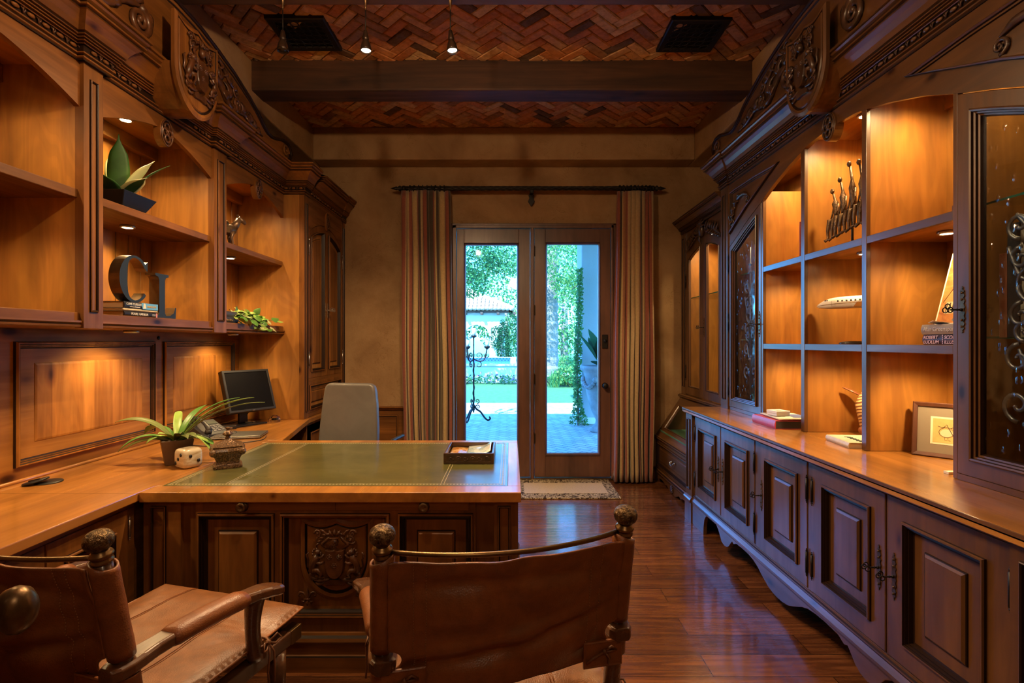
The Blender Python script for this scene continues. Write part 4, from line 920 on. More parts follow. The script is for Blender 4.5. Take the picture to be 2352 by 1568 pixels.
MB().prism([(a_, min(b_, .232)) for a_, b_ in shield_poly(.34, .45, .0) if b_ < .30], -.15, -.028, Fr((1.541, 2.685, 2.61), (0, 1, 0), (0, 0, 1), (-1, 0, 0))).build('shield_block', M['stZ'], hu)

# ================================================================== SLANT-TOP SECRETARY in the corner
sc_ = wthing('corner_secretary', 'slant-top secretary with arched glass doors in the corner by the curtain', 'secretary', (1.85, 4.64, 0))
X2, X2B, C0, C1 = 1.755, 2.11, 4.10, 5.20; CM = 4.63
MB().box(X2B, X2B + .015, C0, C1, .45, 2.5).build('back_panel', M['pnZ'], sc_)
for y0, y1 in ((C0, C0 + .03), (C1 - .03, C1)): MB().box(X2 + .005, X2B, y0, y1, .86, 2.5).build('side_panel', M['pnZ'], sc_)
q = MB(); q.box(X2 - .008, X2 + .02, C1 - .125, C1, .876, 2.49); flute(q, FRt(X2 - .008), C1 - .10, C1 - .03, .95, 2.44); q.box(X2 - .008, X2 + .02, C0, C0 + .10, .876, 2.49); q.build('fluted_pilaster', DKW, sc_)
a, b = C0 + .10, C1 - .125
carch = lambda u: 2.235 + .125 * max(0, 1 - (abs(u - CM) / .46) ** 2)
MB().prism([(a, 2.495)] + [(a + (b - a) * i / 24, carch(a + (b - a) * i / 24) + .003) for i in range(25)] + [(b, 2.495)], -.03, 0, FRt(X2 + .0)).build('arched_frieze', M['dkY'], sc_)
q = MB(); fr = FRt(X2 - .001)
for d in (-1, 1):
    spiral(q, fr, CM + d * .10, 2.42, .05, 1.5, pi / 2, .012, .008, d); scurve(q, fr, [(CM + d * .05, 2.40), (CM + d * .18, 2.43), (CM + d * .30, 2.36), (CM + d * .40, 2.30)], .022, .010); spiral(q, fr, CM + d * .27, 2.40, .035, 1.4, -pi / 2, .010, .008, d)
    for k in range(6): leaf(q, fr, CM + d * (.08 + .05 * k), 2.42 - .015 * k, .5 if d > 0 else pi - .5, .075, .014, .01, .3 * d); leaf(q, fr, CM + d * (.1 + .05 * k), 2.39 - .018 * k, -.6 if d > 0 else pi + .6, .06, .012, .01, .3 * d)
q.ball(fr(CM, 2.42, .02), (.05, .075, .03), 12, 0, fr)
for k in range(7): leaf(q, fr, CM, 2.44, pi / 2 + (k - 3) * .5, .09, .015, .02, 0)
leaf(q, fr, CM, 2.38, -pi / 2, .09, .02, .02, 0)
q.build('carved_frieze_ornament', M['carved'], sc_)
for k, (u0, u1) in enumerate(((a + .002, CM - .002), (CM + .002, b - .002))):
    q = MB(); fr = FRt(X2 - .004); rs, mi = ring_rect(fr, u0, u1, .885, 2.4, [(0, -.02, 0), (0, 0, 0), (.072, 0, 0), (.076, .006, 0), (.082, .003, 1), (.086, -.012, 0), (.086, -.02, 0)], carch, 14); q.rings(rs, mi, cap1=False)
    dr = q.build('glazed_door', DKW, sc_)
    d_ = .084; poly = [(u0 + d_, .885 + d_), (u1 - d_, .885 + d_)] + [(u1 - d_ + (u0 - u1 + 2 * d_) * i / 14, carch(u1 - d_ + (u0 - u1 + 2 * d_) * i / 14) - d_) for i in range(15)]
    sub(MB().prism(poly, -.016, -.012, fr).build('glass_pane', M['clearglass']), dr)
    if k == 0:
        q = MB(); escutcheon(q, fr, CM - .03, 1.53, .18, .011); sub(q.build('escutcheon', M['bronze']), dr); q = MB(); key(q, fr, CM - .03, 1.53, .05, 0, .013); sub(q.build('key', M['iron']), dr)
    for z in (1.1, 2.0):
        q = MB(); hinge_pin(q, fr, u0 if k == 0 else u1, z, .12, .005); sub(q.build('hinge', M['iron']), dr)
for z in (1.84,):
    s_ = MB().box(X2 + .05, X2B - .002, C0 + .03, C1 - .03, z - .008, z).build('glass_shelf', M['clearglass'], sc_); sub(MB().box(X2 + .049, X2 + .051, C0 + .03, C1 - .03, z - .008, z).build('polished_edge', M['shelfglass']), s_)
MB().box(X2 + .02, X2B, C0, C1, 2.45, 2.47).build('top_panel', M['pnY'], sc_)
MB().sweep([(X2 - .008, C0), (X2 - .008, C1 - .01), ], crown(2.487, .125, .10), -1).build('crown_moulding', [M['dkY'], M['glz']], sc_)
MB().sweep([(X2 - .01, C0), (X2 - .01, C1)], [(-.02, .848, 0), (.028, .848, 0), (.034, .855, 0), (.034, .862, 0), (.026, .866, 1), (.018, .876, 0), (-.02, .878, 0)], -1).build('waist_moulding', [M['dkY'], M['glz']], sc_)
# slanted display lid over green felt
X3, ZL0, ZL1 = 1.485, .455, .848
sl = V3((X2 - .01 - X3, 0, ZL1 - ZL0)); Ls = sl.length; sl.normalize(); nn = V3((-sl.z, 0, sl.x))
fs = Fr((X3, 0, ZL0), (0, 1, 0), tuple(sl), tuple(nn))
q = MB(); rs, mi = ring_rect(fs, C0, C1, 0, Ls, [(0, -.02, 0), (0, 0, 0), (.10, .0, 0), (.104, .004, 1), (.110, -.004, 0), (.112, -.02, 0)]); q.rings(rs, mi, cap1=False); lid = q.build('slanted_lid', DKY, sc_)
sub(MB().prism([(C0 + .11, .11), (C1 - .11, .11), (C1 - .11, Ls - .11), (C0 + .11, Ls - .11)], -.016, -.012, fs).build('glass_pane', M['clearglass']), lid)
for y0, y1 in ((C0, C0 + .03), (C1 - .03, C1)): MB().prism([(X3, .10), (X2B, .10), (X2B, .85), (X2 - .01, .845), (X3, .455)], y0, y1, Fr((0, 0, 0), (1, 0, 0), (0, 0, 1), (0, 1, 0))).build('side_panel', M['dkZ'], sc_)
MB().box(X3 + .03, X2B, C0 + .03, C1 - .03, .50, .512).build('felt_tray', plain('green_felt', (.06, .16, .085), .95, bump=.4, bscale=300), sc_)
MB().box(X2B - .06, X2B - .04, C0 + .03, C1 - .03, .512, .86).build('inner_back', M['pnY'], sc_)
MB().box(X3 + .01, X2B, C0, C1, .10, .45).build('carcass', M['dkY'], sc_)
MB().sweep([(X3, C0), (X3, C1)], [(-.02, .432, 0), (.016, .434, 0), (.022, .442, 0), (.022, .452, 0), (.014, .458, 1), (0, .460, 0)], -1).build('ledge_moulding', [M['dkY'], M['glz']], sc_)
d = panel_door(sc_, FRt(X3), C0 + .04, C1 - .04, .135, .425, DKY, stile=.03, thick=.02, field=.015, name='drawer')
q = MB(); fr = FRt(X3)
for u in (CM - .04, CM + .04): q.ball(fr(u, .30, .006), .012, 8); q.tube([fr(u, .30, .0), fr(u, .30, .02)], .004, 6)
q.tube([fr(CM + .04 * cos(t), .30 - .030 * sin(t), .022) for t in [pi * i / 12 for i in range(13)]], .0045, 6); sub(q.build('pull', M['silver']), d)
q = MB(); q.ball(fr(CM, .385, .002), (.006, .010, .003), 8, 0, fr); sub(q.build('keyhole', M['iron']), d)
MB().sweep([(X3, C0), (X3, C1)], [(-.02, .095, 0), (.018, .097, 0), (.024, .106, 0), (.024, .116, 0), (.012, .124, 1), (.008, .130, 0), (-.0, .132, 0)], -1).build('base_moulding', [M['dkY'], M['glz']], sc_)
pr = [(.55, 0), (.46, 0), (.44, .035), (.40, .048), (.33, .052), (.26, .046), (.22, .030), (.18, .045), (.13, .028), (.08, .010), (0, .004)]
poly = [(4.65 + a_, b_) for a_, b_ in pr] + [(4.65 - a_, b_) for a_, b_ in reversed(pr[:-1])] + [(4.10, .10), (5.20, .10)]
MB().prism(poly, -.022, 0, FRt(X3 - .004)).build('scalloped_apron', M['dkY'], sc_)
q = MB(); fr = FRt(X3 - .004)
for k in range(10): leaf(q, fr, 4.65, .052, 2 * pi * k / 10, .04, .009, .006, .3)
q.ball(fr(4.65, .052, .006), .012, 8); q.build('carved_shell', M['carved'], sc_)
MB().box(1.9, 1.93, C0 + .05, C1 - .05, 0, .10).build('back_plinth', M['dkY'], sc_)
# ================================================================== OBJECTS
def rotz(p, a): return V3((p[0] * cos(a) - p[1] * sin(a), p[0] * sin(a) + p[1] * cos(a), p[2] if len(p) > 2 else 0))
def blade(q, base, az, L, w, lean, droop, mi=0, n=12, edge=None, fold=.25, prof=None, twist=0):
    """one leaf blade: starts at base, leans out by `lean` rad from vertical towards azimuth az, droops along its length"""
    p = V3(base); d = V3((cos(az), sin(az), 0)); side = V3((-sin(az), cos(az), 0)); rows = []; th = lean
    for i in range(n + 1):
        t = i / n; ww = w * (prof(t) if prof else sin(pi * min(1, (t * .93 + .07))) ** .7 if t < .999 else .02)
        dirv = d * sin(th) + V3((0, 0, 1)) * cos(th); nor = side.cross(dirv); sd = side * cos(twist * t) + nor * sin(twist * t)
        f_ = nor * (-fold * ww)
        rows.append([p - sd * ww, p - sd * ww * .62 - f_ * .35, p - f_ * 0 + nor * fold * ww * .5, p + sd * ww * .62 - f_ * .35, p + sd * ww])
        p = p + dirv * (L / n); th += droop / n
    b = len(q.v); q.v += [tuple(x) for r in rows for x in r]
    for i in range(n):
        for j in range(4):
            q.f.append([b + i * 5 + j, b + i * 5 + j + 1, b + (i + 1) * 5 + j + 1, b + (i + 1) * 5 + j]); q.m.append((edge if (edge is not None and j in (0, 3)) else mi)); q.s.append(True)
M['leafdk'] = plain('dark_green_leaf', (.020, .075, .012), .5, vary=.35, bscale=40, spec=.3)
M['leafmd'] = plain('mid_green_leaf', (.085, .21, .035), .4, vary=.35, bscale=40)
M['leafol'] = plain('olive_leaf', (.12, .15, .035), .45, vary=.35, bscale=30)
M['leafcr'] = plain('cream_leaf', (.50, .52, .24), .45, vary=.15, bscale=30)
M['leafyg'] = plain('yellow_green_leaf', (.26, .40, .08), .42, vary=.3, bscale=40)
M['soil'] = plain('moss_pebbles', (.06, .045, .03), .8, bump=.8, bscale=60)
# --- agave-like plant on the bookcase
pt = thing('potted_plant', 'broad-leaved green and cream plant in a black tapered tray pot on the bookcase shelf', 'plant', (-2.015, 2.62, 2.0605))
q = MB(); fr0 = lambda w, d, z: [V3((a * w, b * d, z)) for a, b in ((-1, -1), (1, -1), (1, 1), (-1, 1))]
q.rings([fr0(.072, .072, 0), fr0(.118, .118, .092), fr0(.108, .108, .092), fr0(.09, .09, .07)], cap0=True); q.build('pot', plain('glossy_black_ceramic', (.008, .009, .011), .42, spec=.3), pt, bev=.004)
MB().ball((0, 0, .068), (.088, .088, .016), 14).build('soil', M['soil'], pt)
r_ = random.Random(5); wide = lambda t: max(.03, (sin(pi * min(1, t * .86 + .14)) ** .8) * (1 if t < .75 else (1 - t) / .25 * .95 + .03))
for k, (az, L, w, ln, dr) in enumerate(((-.9, .32, .047, .03, .18), (.25, .26, .048, .42, .45), (1.3, .29, .045, .45, .35), (2.5, .29, .046, .22, .25), (3.5, .28, .050, .42, .5), (4.4, .22, .042, .7, .6), (-.25, .20, .045, .85, .5), (5.0, .18, .04, 1.0, .3), (.75, .31, .036, .55, .45))):
    q = MB(); blade(q, (.012 * cos(az), .012 * sin(az), .075), az, L, w, ln, dr, 0 if k in (0, 6, 7, 4, 8) else 1, 14, 1 if k not in (0, 7) else None, .3, wide); q.build('leaf', [M['leafdk'], M['leafcr']] if k not in (4, 8) else [M['leafdk'], M['leafdk']], pt, solid=.002)
# --- letters and books in the middle bay
def book(name, label, cat_loc, rz, L, D, T, cover, group=None, spine_round=.3, pages=None, stand=False, cat='book'):
    """lying book: spine along local x (length L) on the local -y side, depth D along +y, thickness T"""
    w = thing(name, label, cat, cat_loc, rz, group); c = .0028
    q = MB(); K = 6; outer = [(D - 0, 0), (.0, 0)]
    prof = [(D, 0), (.004, 0)] + [(.004 - .006 * sin(pi * i / K), T * i / K) for i in range(1, K)] + [(.004, T), (D, T), (D, T - c), (.006, T - c), (.006, c), (D, c)]
    q.prism(prof, 0, L, Fr((-L / 2, 0, 0), (0, 1, 0), (0, 0, 1), (1, 0, 0))); q.build('cover', cover, w)
    MB().box(-L / 2 + .004, L / 2 - .004, .006, D - .005, c, T - c).build('page_block', pages or M['pages'], w)
    return w
def spine_frame(T, off=-.0025): return lambda u0: Fr((u0, off, T / 2), (1, 0, 0), (0, 0, 1), (0, -1, 0))
def cover_mat(name, col, rough=.45): return plain(name, col, rough, bump=.1, bscale=300, vary=.1)
zs = 1.5285; bx, by = -1.905, 2.632
BKR = R(90)                                        # spines face the room
g_ = 'books under the bronze letter'
b1 = book('book', 'thick black paperback lettered PEARL HARBOR, lowest under the bronze letter C', (bx, by, zs), BKR, .235, .15, .026, cover_mat('black_cover', (.012, .011, .013)), g_)
wt_ = plain('white_ink', (.8, .78, .72), .5)
text('PEARL HARBOR', .017, Fr((-.075, -.0028, .013), (1, 0, 0), (0, 0, 1), (0, -1, 0)), wt_, b1, maxw=.13)
q = MB()
for k in range(2): q.box(.075, .10, -.0032, -.0028, .009 + .006 * k, .011 + .006 * k)
q.build('subtitle_lines', wt_, b1); MB().box(.103, .113, -.0033, -.0027, .002, .024).build('colour_patch', plain('pink_ink', (.6, .25, .25), .5), b1)
b2 = book('book', 'thin cream hardback between the two thick books under the letter C', (bx, by - .004, zs + .0262), BKR, .245, .155, .013, cover_mat('cream_cover', (.52, .44, .28)), g_)
b3 = book('book', 'thick black hardback with sky-blue spine end, topmost under the bronze letter C', (bx, by, zs + .0394), BKR, .235, .15, .034, cover_mat('navy_cover', (.016, .02, .03)), g_)
text('CLIVE CUSSLER', .0155, Fr((-.108, -.0028, .022), (1, 0, 0), (0, 0, 1), (0, -1, 0)), wt_, b3, maxw=.105)
text('with Grant Blackwood', .008, Fr((-.085, -.0028, .009), (1, 0, 0), (0, 0, 1), (0, -1, 0)), wt_, b3, maxw=.07)
MB().prism([(.005, 0.001), (.118, .001), (.118, .033), (-.004, .033)], 0, .0006, Fr((0, -.0022, 0), (1, 0, 0), (0, 0, 1), (0, -1, 0))).build('blue_spine_band', plain('sky_blue_ink', (.12, .36, .62), .45), b3)
q = MB(); q.prism([(.008, .004), (.03, .006), (.024, .03), (.012, .032)], 0, .0009, Fr((0, -.0024, 0), (1, 0, 0), (0, 0, 1), (0, -1, 0))); q.build('white_splash', M['paper'], b3)
text('KINGDOM', .014, Fr((.036, -.0036, .016), (1, 0, 0), (0, 0, 1), (0, -1, 0)), plain('gold_ink', (.65, .38, .06), .5), b3, maxw=.07)
lt = [plain('letter_face_slate', (.022, .03, .035), .5, .15, spec=.25), plain('letter_edge_bronze', (.20, .125, .06), .3, .85, vary=.3)]
q = MB(); K = 40; fr = FL(-1.925); yc, zc, ry, rz_ = 2.613, 1.722, .104, .121
def cpt(a, k): # k 0 outer .. 1 inner; stroke thick on the left, thin at the tips
    return (yc + (ry - k * (.018 + .034 * max(0, -cos(a)) ** 1.2)) * cos(a), zc + (rz_ - k * (.012 + .006 * abs(cos(a)))) * sin(a))
aa = [R(38) + (2 * pi - R(78)) * i / K for i in range(K + 1)]
out_ = [cpt(a, 0) for a in aa]; in_ = [cpt(a, 1) for a in reversed(aa)]
out_ = [(yc + ry * .86, zc + rz_ * .40), (yc + ry * .88, zc + rz_ * .82)] + out_[1:]
k_ = len(out_) + len(in_); loop = out_ + in_
q.add([fr(a, b, 0) for a, b in loop] + [fr(a, b, -.055) for a, b in loop], [(i, (i + 1) % k_, k_ + (i + 1) % k_, k_ + i) for i in range(k_)], 1)
q.add([fr(a, b, 0) for a, b in loop], [list(range(k_))], 0); q.add([fr(a, b, -.055) for a, b in loop], [list(range(k_))], 0)
o = q.build('letter_c_ornament', lt, weld=False); tag(o, 'large bronze and slate letter C standing on a stack of books', 'letter ornament')
q = MB(); y0 = 2.735; Lp = [(0, 0), (.165, 0), (.17, .065), (.162, .065), (.15, .034), (.12, .016), (.085, .014), (.076, .03), (.076, .21), (.084, .224), (.105, .23), (.105, .242), (.0, .242), (.0, .23), (.022, .224), (.03, .21), (.03, .03), (.022, .014), (0, .01)]
lp = [(y0 + a, 1.529 + b) for a, b in Lp]; fr = FL(-1.905); k_ = len(lp)
q.add([fr(a, b, 0) for a, b in lp] + [fr(a, b, -.055) for a, b in lp], [(i, (i + 1) % k_, k_ + (i + 1) % k_, k_ + i) for i in range(k_)], 1)
q.add([fr(a, b, 0) for a, b in lp], [list(range(k_))], 0); q.add([fr(a, b, -.055) for a, b in lp], [list(range(k_))], 0)
o = q.build('letter_l_ornament', lt, weld=False); tag(o, 'large bronze and slate letter L standing on the bookcase shelf beside the C', 'letter ornament')
# --- horse figure, books and trailing pothos in the far bay
hs = thing('horse_figurine', 'small carved saddled horse figurine on the upper shelf beside the tall cupboard bay', 'figurine', (-1.955, 3.47, 2.0605), R(55))
q = MB(); hm = [plain('antique_ivory_bronze', (.12, .07, .04), .35, .5, .4, 90, vary=.6), M['bronze']]
q.tube([(-.07, 0, .115), (-.03, 0, .11), (.03, 0, .108), (.07, 0, .118)], [.03, .04, .038, .034], 10); q.tube([(.06, 0, .12), (.09, 0, .16), (.105, 0, .195)], [.03, .024, .018], 8); q.tube([(.10, 0, .20), (.135, 0, .185), (.15, 0, .168)], [.018, .016, .010], 8)
for x, y in ((-.06, .018), (-.06, -.018), (.055, .018), (.055, -.018)): q.tube([(x, y, .10), (x - .01, y, .055), (x, y, .012), (x + .008, y, .006)], [.018, .010, .008, .010], 8)
for y in (.008, -.008): q.ball((.098, y, .215), (.005, .004, .012), 6)
q.tube([(-.09, 0, .12), (-.11, 0, .08), (-.11, 0, .04)], [.012, .012, .004], 6); q.build('body', hm[0], hs)
q = MB(); q.tube([(-.03, 0, .152), (0, 0, .145), (.03, 0, .155)], [.02, .026, .018], 8); q.box(-.03, .028, -.042, .042, .08, .125); q.build('saddle', hm[1], hs, bev=.004)
gb = [cover_mat('charcoal_cloth', (.035, .034, .036)), cover_mat('slate_cloth', (.055, .05, .05))]
c1 = book('book', 'grey clothbound book with gold spine stamping, lower of two beside the trailing pothos', (-1.89, 3.422, zs), BKR, .225, .15, .042, gb[0], 'grey books beside the pothos')
q = MB()
for k in range(9): q.box(-.08 + .014 * k, -.070 + .014 * k, -.0032, -.0028, .014 + .003 * (k % 2), .028 - .003 * (k % 3))
q.build('spine_stamping', plain('dull_gold_ink', (.30, .20, .08), .5), c1)
book('book', 'plain dark grey clothbound book lying uppermost beside the trailing pothos', (-1.893, 3.425, zs + .0425), BKR, .22, .145, .036, gb[1], 'grey books beside the pothos')
pv = thing('trailing_pothos', 'leafy yellow-green pothos spray trailing over the bookcase shelf edge beside grey books', 'plant', (-1.93, 3.66, zs))
r_ = random.Random(12); q = MB(); lf = MB()
def heart(q, p, d, nrm, s, mi):
    d = V3(d).normalized(); nrm = V3(nrm); sd = d.cross(nrm).normalized(); nrm = sd.cross(d)
    P = [(0, 0), (.12, .34), (.38, .48), (.72, .30), (1.05, 0), (.72, -.30), (.38, -.48), (.12, -.34)]
    b = len(q.v); q.v += [tuple(V3(p) + d * (a * s) + sd * (c * s) + nrm * (-.12 * s * abs(c) * 2 - .18 * s * a * a)) for a, c in P] + [tuple(V3(p) + d * (.5 * s) + nrm * (.02 * s))]
    for i in range(8): q.f.append([b + 8, b + i, b + (i + 1) % 8]); q.m.append(mi); q.s.append(True)
for k in range(18):
    y = r_.uniform(-.17, .36); a0 = V3((r_.uniform(-.06, .0), min(y, .12) - .03, .02)); over = k % 3 == 0
    p1 = V3((r_.uniform(-.05, .04), y * .7, r_.uniform(.05, .14))); p2 = V3((r_.uniform(.0, .10), y, r_.uniform(.01, .08) if not over else r_.uniform(-.05, .0)))
    if p2.z < .012: p2.x = max(p2.x, .085)
    pts = [a0 * ((1 - t) ** 2) + p1 * (2 * t * (1 - t)) + p2 * (t * t) for t in [i / 8 for i in range(9)]]
    q.tube(pts, .0018, 5)
    for i in range(2, 9):
        d = V3((r_.uniform(-.2, 1), r_.uniform(-1, 1), r_.uniform(-.7, .5))); s = r_.uniform(.042, .070)
        pp = pts[i].copy(); pp.z = max(pp.z, .02) if pp.x < .07 else pp.z
        if pp.x + d.normalized().x * s < .065: d.z = abs(d.z) * .6
        heart(lf, pp, d, V3((r_.uniform(.1, .9), r_.uniform(-.6, .1), 1)), s, r_.choice((0, 0, 1, 1, 2)))
q.build('stems', M['leafol'], pv); lf.build('leaves', [M['leafmd'], M['leafyg'], M['leafcr']], pv, weld=False)['kind'] = 'stuff'
# ------------------------------------------------------------------ ON THE WORKTOP
ZW = .7655
op = thing('potted_plant', 'strappy orchid-leaved plant in a tapered brown square pot on the worktop', 'plant', (-1.752, 2.675, ZW), R(38))
q = MB(); q.rings([fr0(.052, .052, 0), fr0(.072, .072, .128), fr0(.066, .066, .128), fr0(.062, .062, .11)], cap0=True); q.build('pot', plain('brown_ceramic', (.10, .052, .026), .5, bump=.1), op, bev=.005)
MB().ball((0, 0, .106), (.06, .06, .012), 12).build('soil', M['soil'], op)
q = MB()
for k in range(7): q.ball((.035 * cos(k * .9), .035 * sin(k * .9), .118), .011, 8)
q.build('pebbles', plain('pebble', (.3, .24, .17), .4, vary=.3), op)
strap = lambda t: max(.05, (.55 + .45 * sin(pi * t)) * (1 if t < .8 else max(.05, (1 - t) / .2)))
aR = -R(38)
for k, (az, L, w, ln, dr, tw) in enumerate(((3.2, .33, .016, .55, 1.1, .3), (2.7, .30, .017, .7, 1.3, -.4), (0.25, .42, .013, .55, .75, .2), (.05, .48, .012, .7, .7, 0), (.45, .36, .015, .35, .9, 0), (-.2, .24, .017, .75, 1.7, .2), (-.7, .17, .016, .6, 1.2, 0), (3.8, .26, .017, .8, 1.4, 0), (4.6, .13, .015, .5, .9, .3), (5.4, .16, .014, .6, .9, -.3), (1.4, .26, .014, .3, .9, 0), (2.1, .28, .014, .45, 1.0, 0), (3.4, .24, .015, 1.15, .9, .4), (-.1, .22, .018, 1.0, 1.1, 0), (4.1, .15, .016, .5, 1.6, 0), (5.9, .16, .015, .5, 1.4, 0))):
    q = MB(); blade(q, (.012 * cos(az + aR), .012 * sin(az + aR), .112), az + aR, L * 1.05, w * 1.45, ln, dr * 1.35, k % 3, 14, None, .5, strap, tw); q.build('leaf', [M['leafol'], M['leafmd'], M['leafyg']], op, solid=.0016)
de = thing('stone_die', 'large banded onyx die with black pips on the worktop by the pot', 'die', tuple(at_z(433, 1072, ZW)), R(-28))
t = NT('banded_onyx'); co_ = t.coords((3, 3, 15), (.35, .2, 0)); n = t.noise(co_, 1.4, 5, .6, 2.2)
M['onyx'] = t.bsdf(t.ramp(n, [(.22, (.22, .11, .05)), (.36, (.46, .35, .21)), (.5, (.60, .52, .38)), (.75, (.68, .62, .49))]), .22, coat=.4)
c_ = .049; q = MB(); N2 = 12
def rcube(u, v, f):
    a, b = (u * 2 - 1), (v * 2 - 1); p = V3({0: (a, b, 1), 1: (a, b, -1), 2: (1, a, b), 3: (-1, a, b), 4: (a, 1, b), 5: (a, -1, b)}[f])
    s = (abs(p.x) ** 4.6 + abs(p.y) ** 4.6 + abs(p.z) ** 4.6) ** (1 / 4.6); return p / s * c_ * 1.03 + V3((0, 0, c_))
for f in range(6): q.grid(lambda u, v: rcube(u, v, f), N2, N2)
q.build('body', M['onyx'], de, merge=1e-4)
for u, v in ((-.38, .28), (.42, -.25)): MB().ball((c_ * 1.025, u * c_, c_ + v * c_), (.005, .0085, .0095), 10).build('pip', M['black'], de)
for u, v in ((.45, .45), (0, 0), (-.45, -.45)): MB().ball((u * c_, -c_ * 1.025, c_ + v * c_), (.0085, .005, .0095), 10).build('pip', M['black'], de)
# carved lidded box
t = NT('carved_bronze_resin'); co_ = t.coords(); v = t.n('ShaderNodeTexVoronoi'); v.inputs['Scale'].default_value = 140; t.l(co_, v.inputs['Vector'])
M['resin'] = t.bsdf(t.ramp(v.outputs['Distance'], [(.05, (.03, .014, .007)), (.5, (.10, .052, .024)), (.9, (.24, .14, .065))]), .36, .3, bump=v.outputs['Distance'], bstr=.5, bdist=.003, coat=.3)
cb_ = thing('lidded_casket', 'ornate dark bronze square casket with a finial lid standing on the leather desk top', 'box', tuple(at_z(523, 1070, .7662)), R(30))
sq = lambda r, z: [V3((r * a, r * b, z)) for a, b in ((-1, -1), (0, -1.06), (1, -1), (1.06, 0), (1, 1), (0, 1.06), (-1, 1), (-1.06, 0))]
q = MB(); q.rings([sq(r, z) for r, z in ((.062, 0), (.062, .012), (.055, .016), (.052, .022), (.05, .034), (.058, .056), (.07, .075), (.074, .088), (.07, .10), (.06, .104))], cap0=True)
for sx in (-1, 1):
    for sy in (-1, 1): q.ball((sx * .064, sy * .064, .083), (.018, .018, .02), 10)
for k in range(4):
    f4 = Fr(rotz((0, -.066, .078), k * pi / 2), rotz((1, 0, 0), k * pi / 2), (0, 0, 1), rotz((0, -1, 0), k * pi / 2))
    for d in (-1, 1): spiral(q, f4, d * .034, .004, .016, 1.4, pi / 2, .004, .004, d)
    for m_ in range(9): q.ball(f4(-.05 + .0125 * m_, -.072, -.004), .0045, 6)
q.build('body', M['resin'], cb_)
q = MB(); q.rings([sq(r, z) for r, z in ((.064, .104), (.066, .109), (.058, .112), (.036, .124), (.018, .136), (.012, .142))]); q.lathe([(.012, .140), (.014, .146), (.009, .15), (.017, .158), (.021, .168), (.016, .177), (.007, .182), (.006, .188), (.011, .191), (.009, .199), (.001, .201)], (0, 0, 0), 14)
for k in range(6): q.ball((.016 * cos(k * pi / 3), .016 * sin(k * pi / 3), .165), .008, 6)
q.build('lid', M['resin'], cb_)
# phone
ph = thing('desk_phone', 'charcoal office telephone with handset and coiled cord on the worktop behind the potted plant', 'telephone', tuple(at_z(478, 1000, ZW)), R(62))
wedge = [(-.105, 0), (.105, 0), (.105, .09), (.085, .095), (-.105, .022)]
q = MB().prism(wedge, -.09, .09, Fr((0, 0, 0), (0, 1, 0), (0, 0, 1), (1, 0, 0))); q.build('base', M['greyplastic'], ph, bev=.004)
sl_ = atan2(.073, .19); fr = Fr((0, -.105, .0225), (1, 0, 0), (0, cos(sl_), sin(sl_)), (0, -sin(sl_), cos(sl_)))
q = MB()
for i in range(4):
    for j in range(3): q.box(.0 + .026 * j, .018 + .026 * j, .035 + .022 * i, .048 + .022 * i, 0, .004, 0, fr)
q.build('keypad', plain('phone_keys', (.16, .16, .17), .4), ph); MB().box(.0, .075, .135, .175, 0, .003, 0, fr).build('display', plain('phone_lcd', (.10, .12, .10), .2), ph)
q = MB(); q.tube([fr(-.052, .01 + .19 * i / 10, .028 + .018 * sin(pi * i / 10)) for i in range(11)], [.018, .019, .016, .014, .013, .013, .013, .014, .016, .019, .018], 10, flat=.8, fn=fr.N)
for v_ in (.022, .185): q.tube([fr(-.052, v_, .03), fr(-.052, v_, .004)], [.02, .022], 12)
q.build('handset', M['greyplastic'], ph)
q = MB(); pts = []
cp = [V3((-.052, -.10, .02)), V3((-.09, -.17, .012)), V3((.0, -.20, .012)), V3((.09, -.17, .012)), V3((.13, -.08, .012)), V3((.10, .02, .012))]
def cat(P, t):
    n = len(P) - 1; i = min(int(t * n), n - 1); f = t * n - i; p0, p1, p2, p3 = P[max(i - 1, 0)], P[i], P[i + 1], P[min(i + 2, n)]
    return .5 * ((2 * p1) + (p2 - p0) * f + (2 * p0 - 5 * p1 + 4 * p2 - p3) * f * f + (3 * p1 - p0 - 3 * p2 + p3) * f ** 3)
for i in range(560):
    t = i / 559; c = cat(cp, t); pts.append(c + V3((cos(t * 150) * .006, 0, sin(t * 150) * .0085)))
q.tube(pts, .0022, 5); q.build('coiled_cord', M['greyplastic'], ph)
# laptop
lp_ = thing('laptop', 'closed silver-grey laptop lying on the worktop before the monitor', 'laptop', tuple(at_z(552, 1002, ZW)), R(12))
MB().box(-.15, .15, -.105, .105, .004, .012).build('base', plain('laptop_edge', (.42, .41, .40), .3, .8), lp_, bev=.003)
ld = MB().box(-.15, .15, -.105, .105, .0125, .019).build('lid', plain('laptop_lid', (.20, .185, .17), .38, .8), lp_, bev=.003)
q = MB()
for x, y in ((-.12, -.08), (.12, -.08), (-.12, .08), (.12, .08)): q.lathe([(.008, 0), (.008, .005), (.001, .005)], (x, y, -.0005), 10)
q.build('foot_pads', M['black'], lp_)
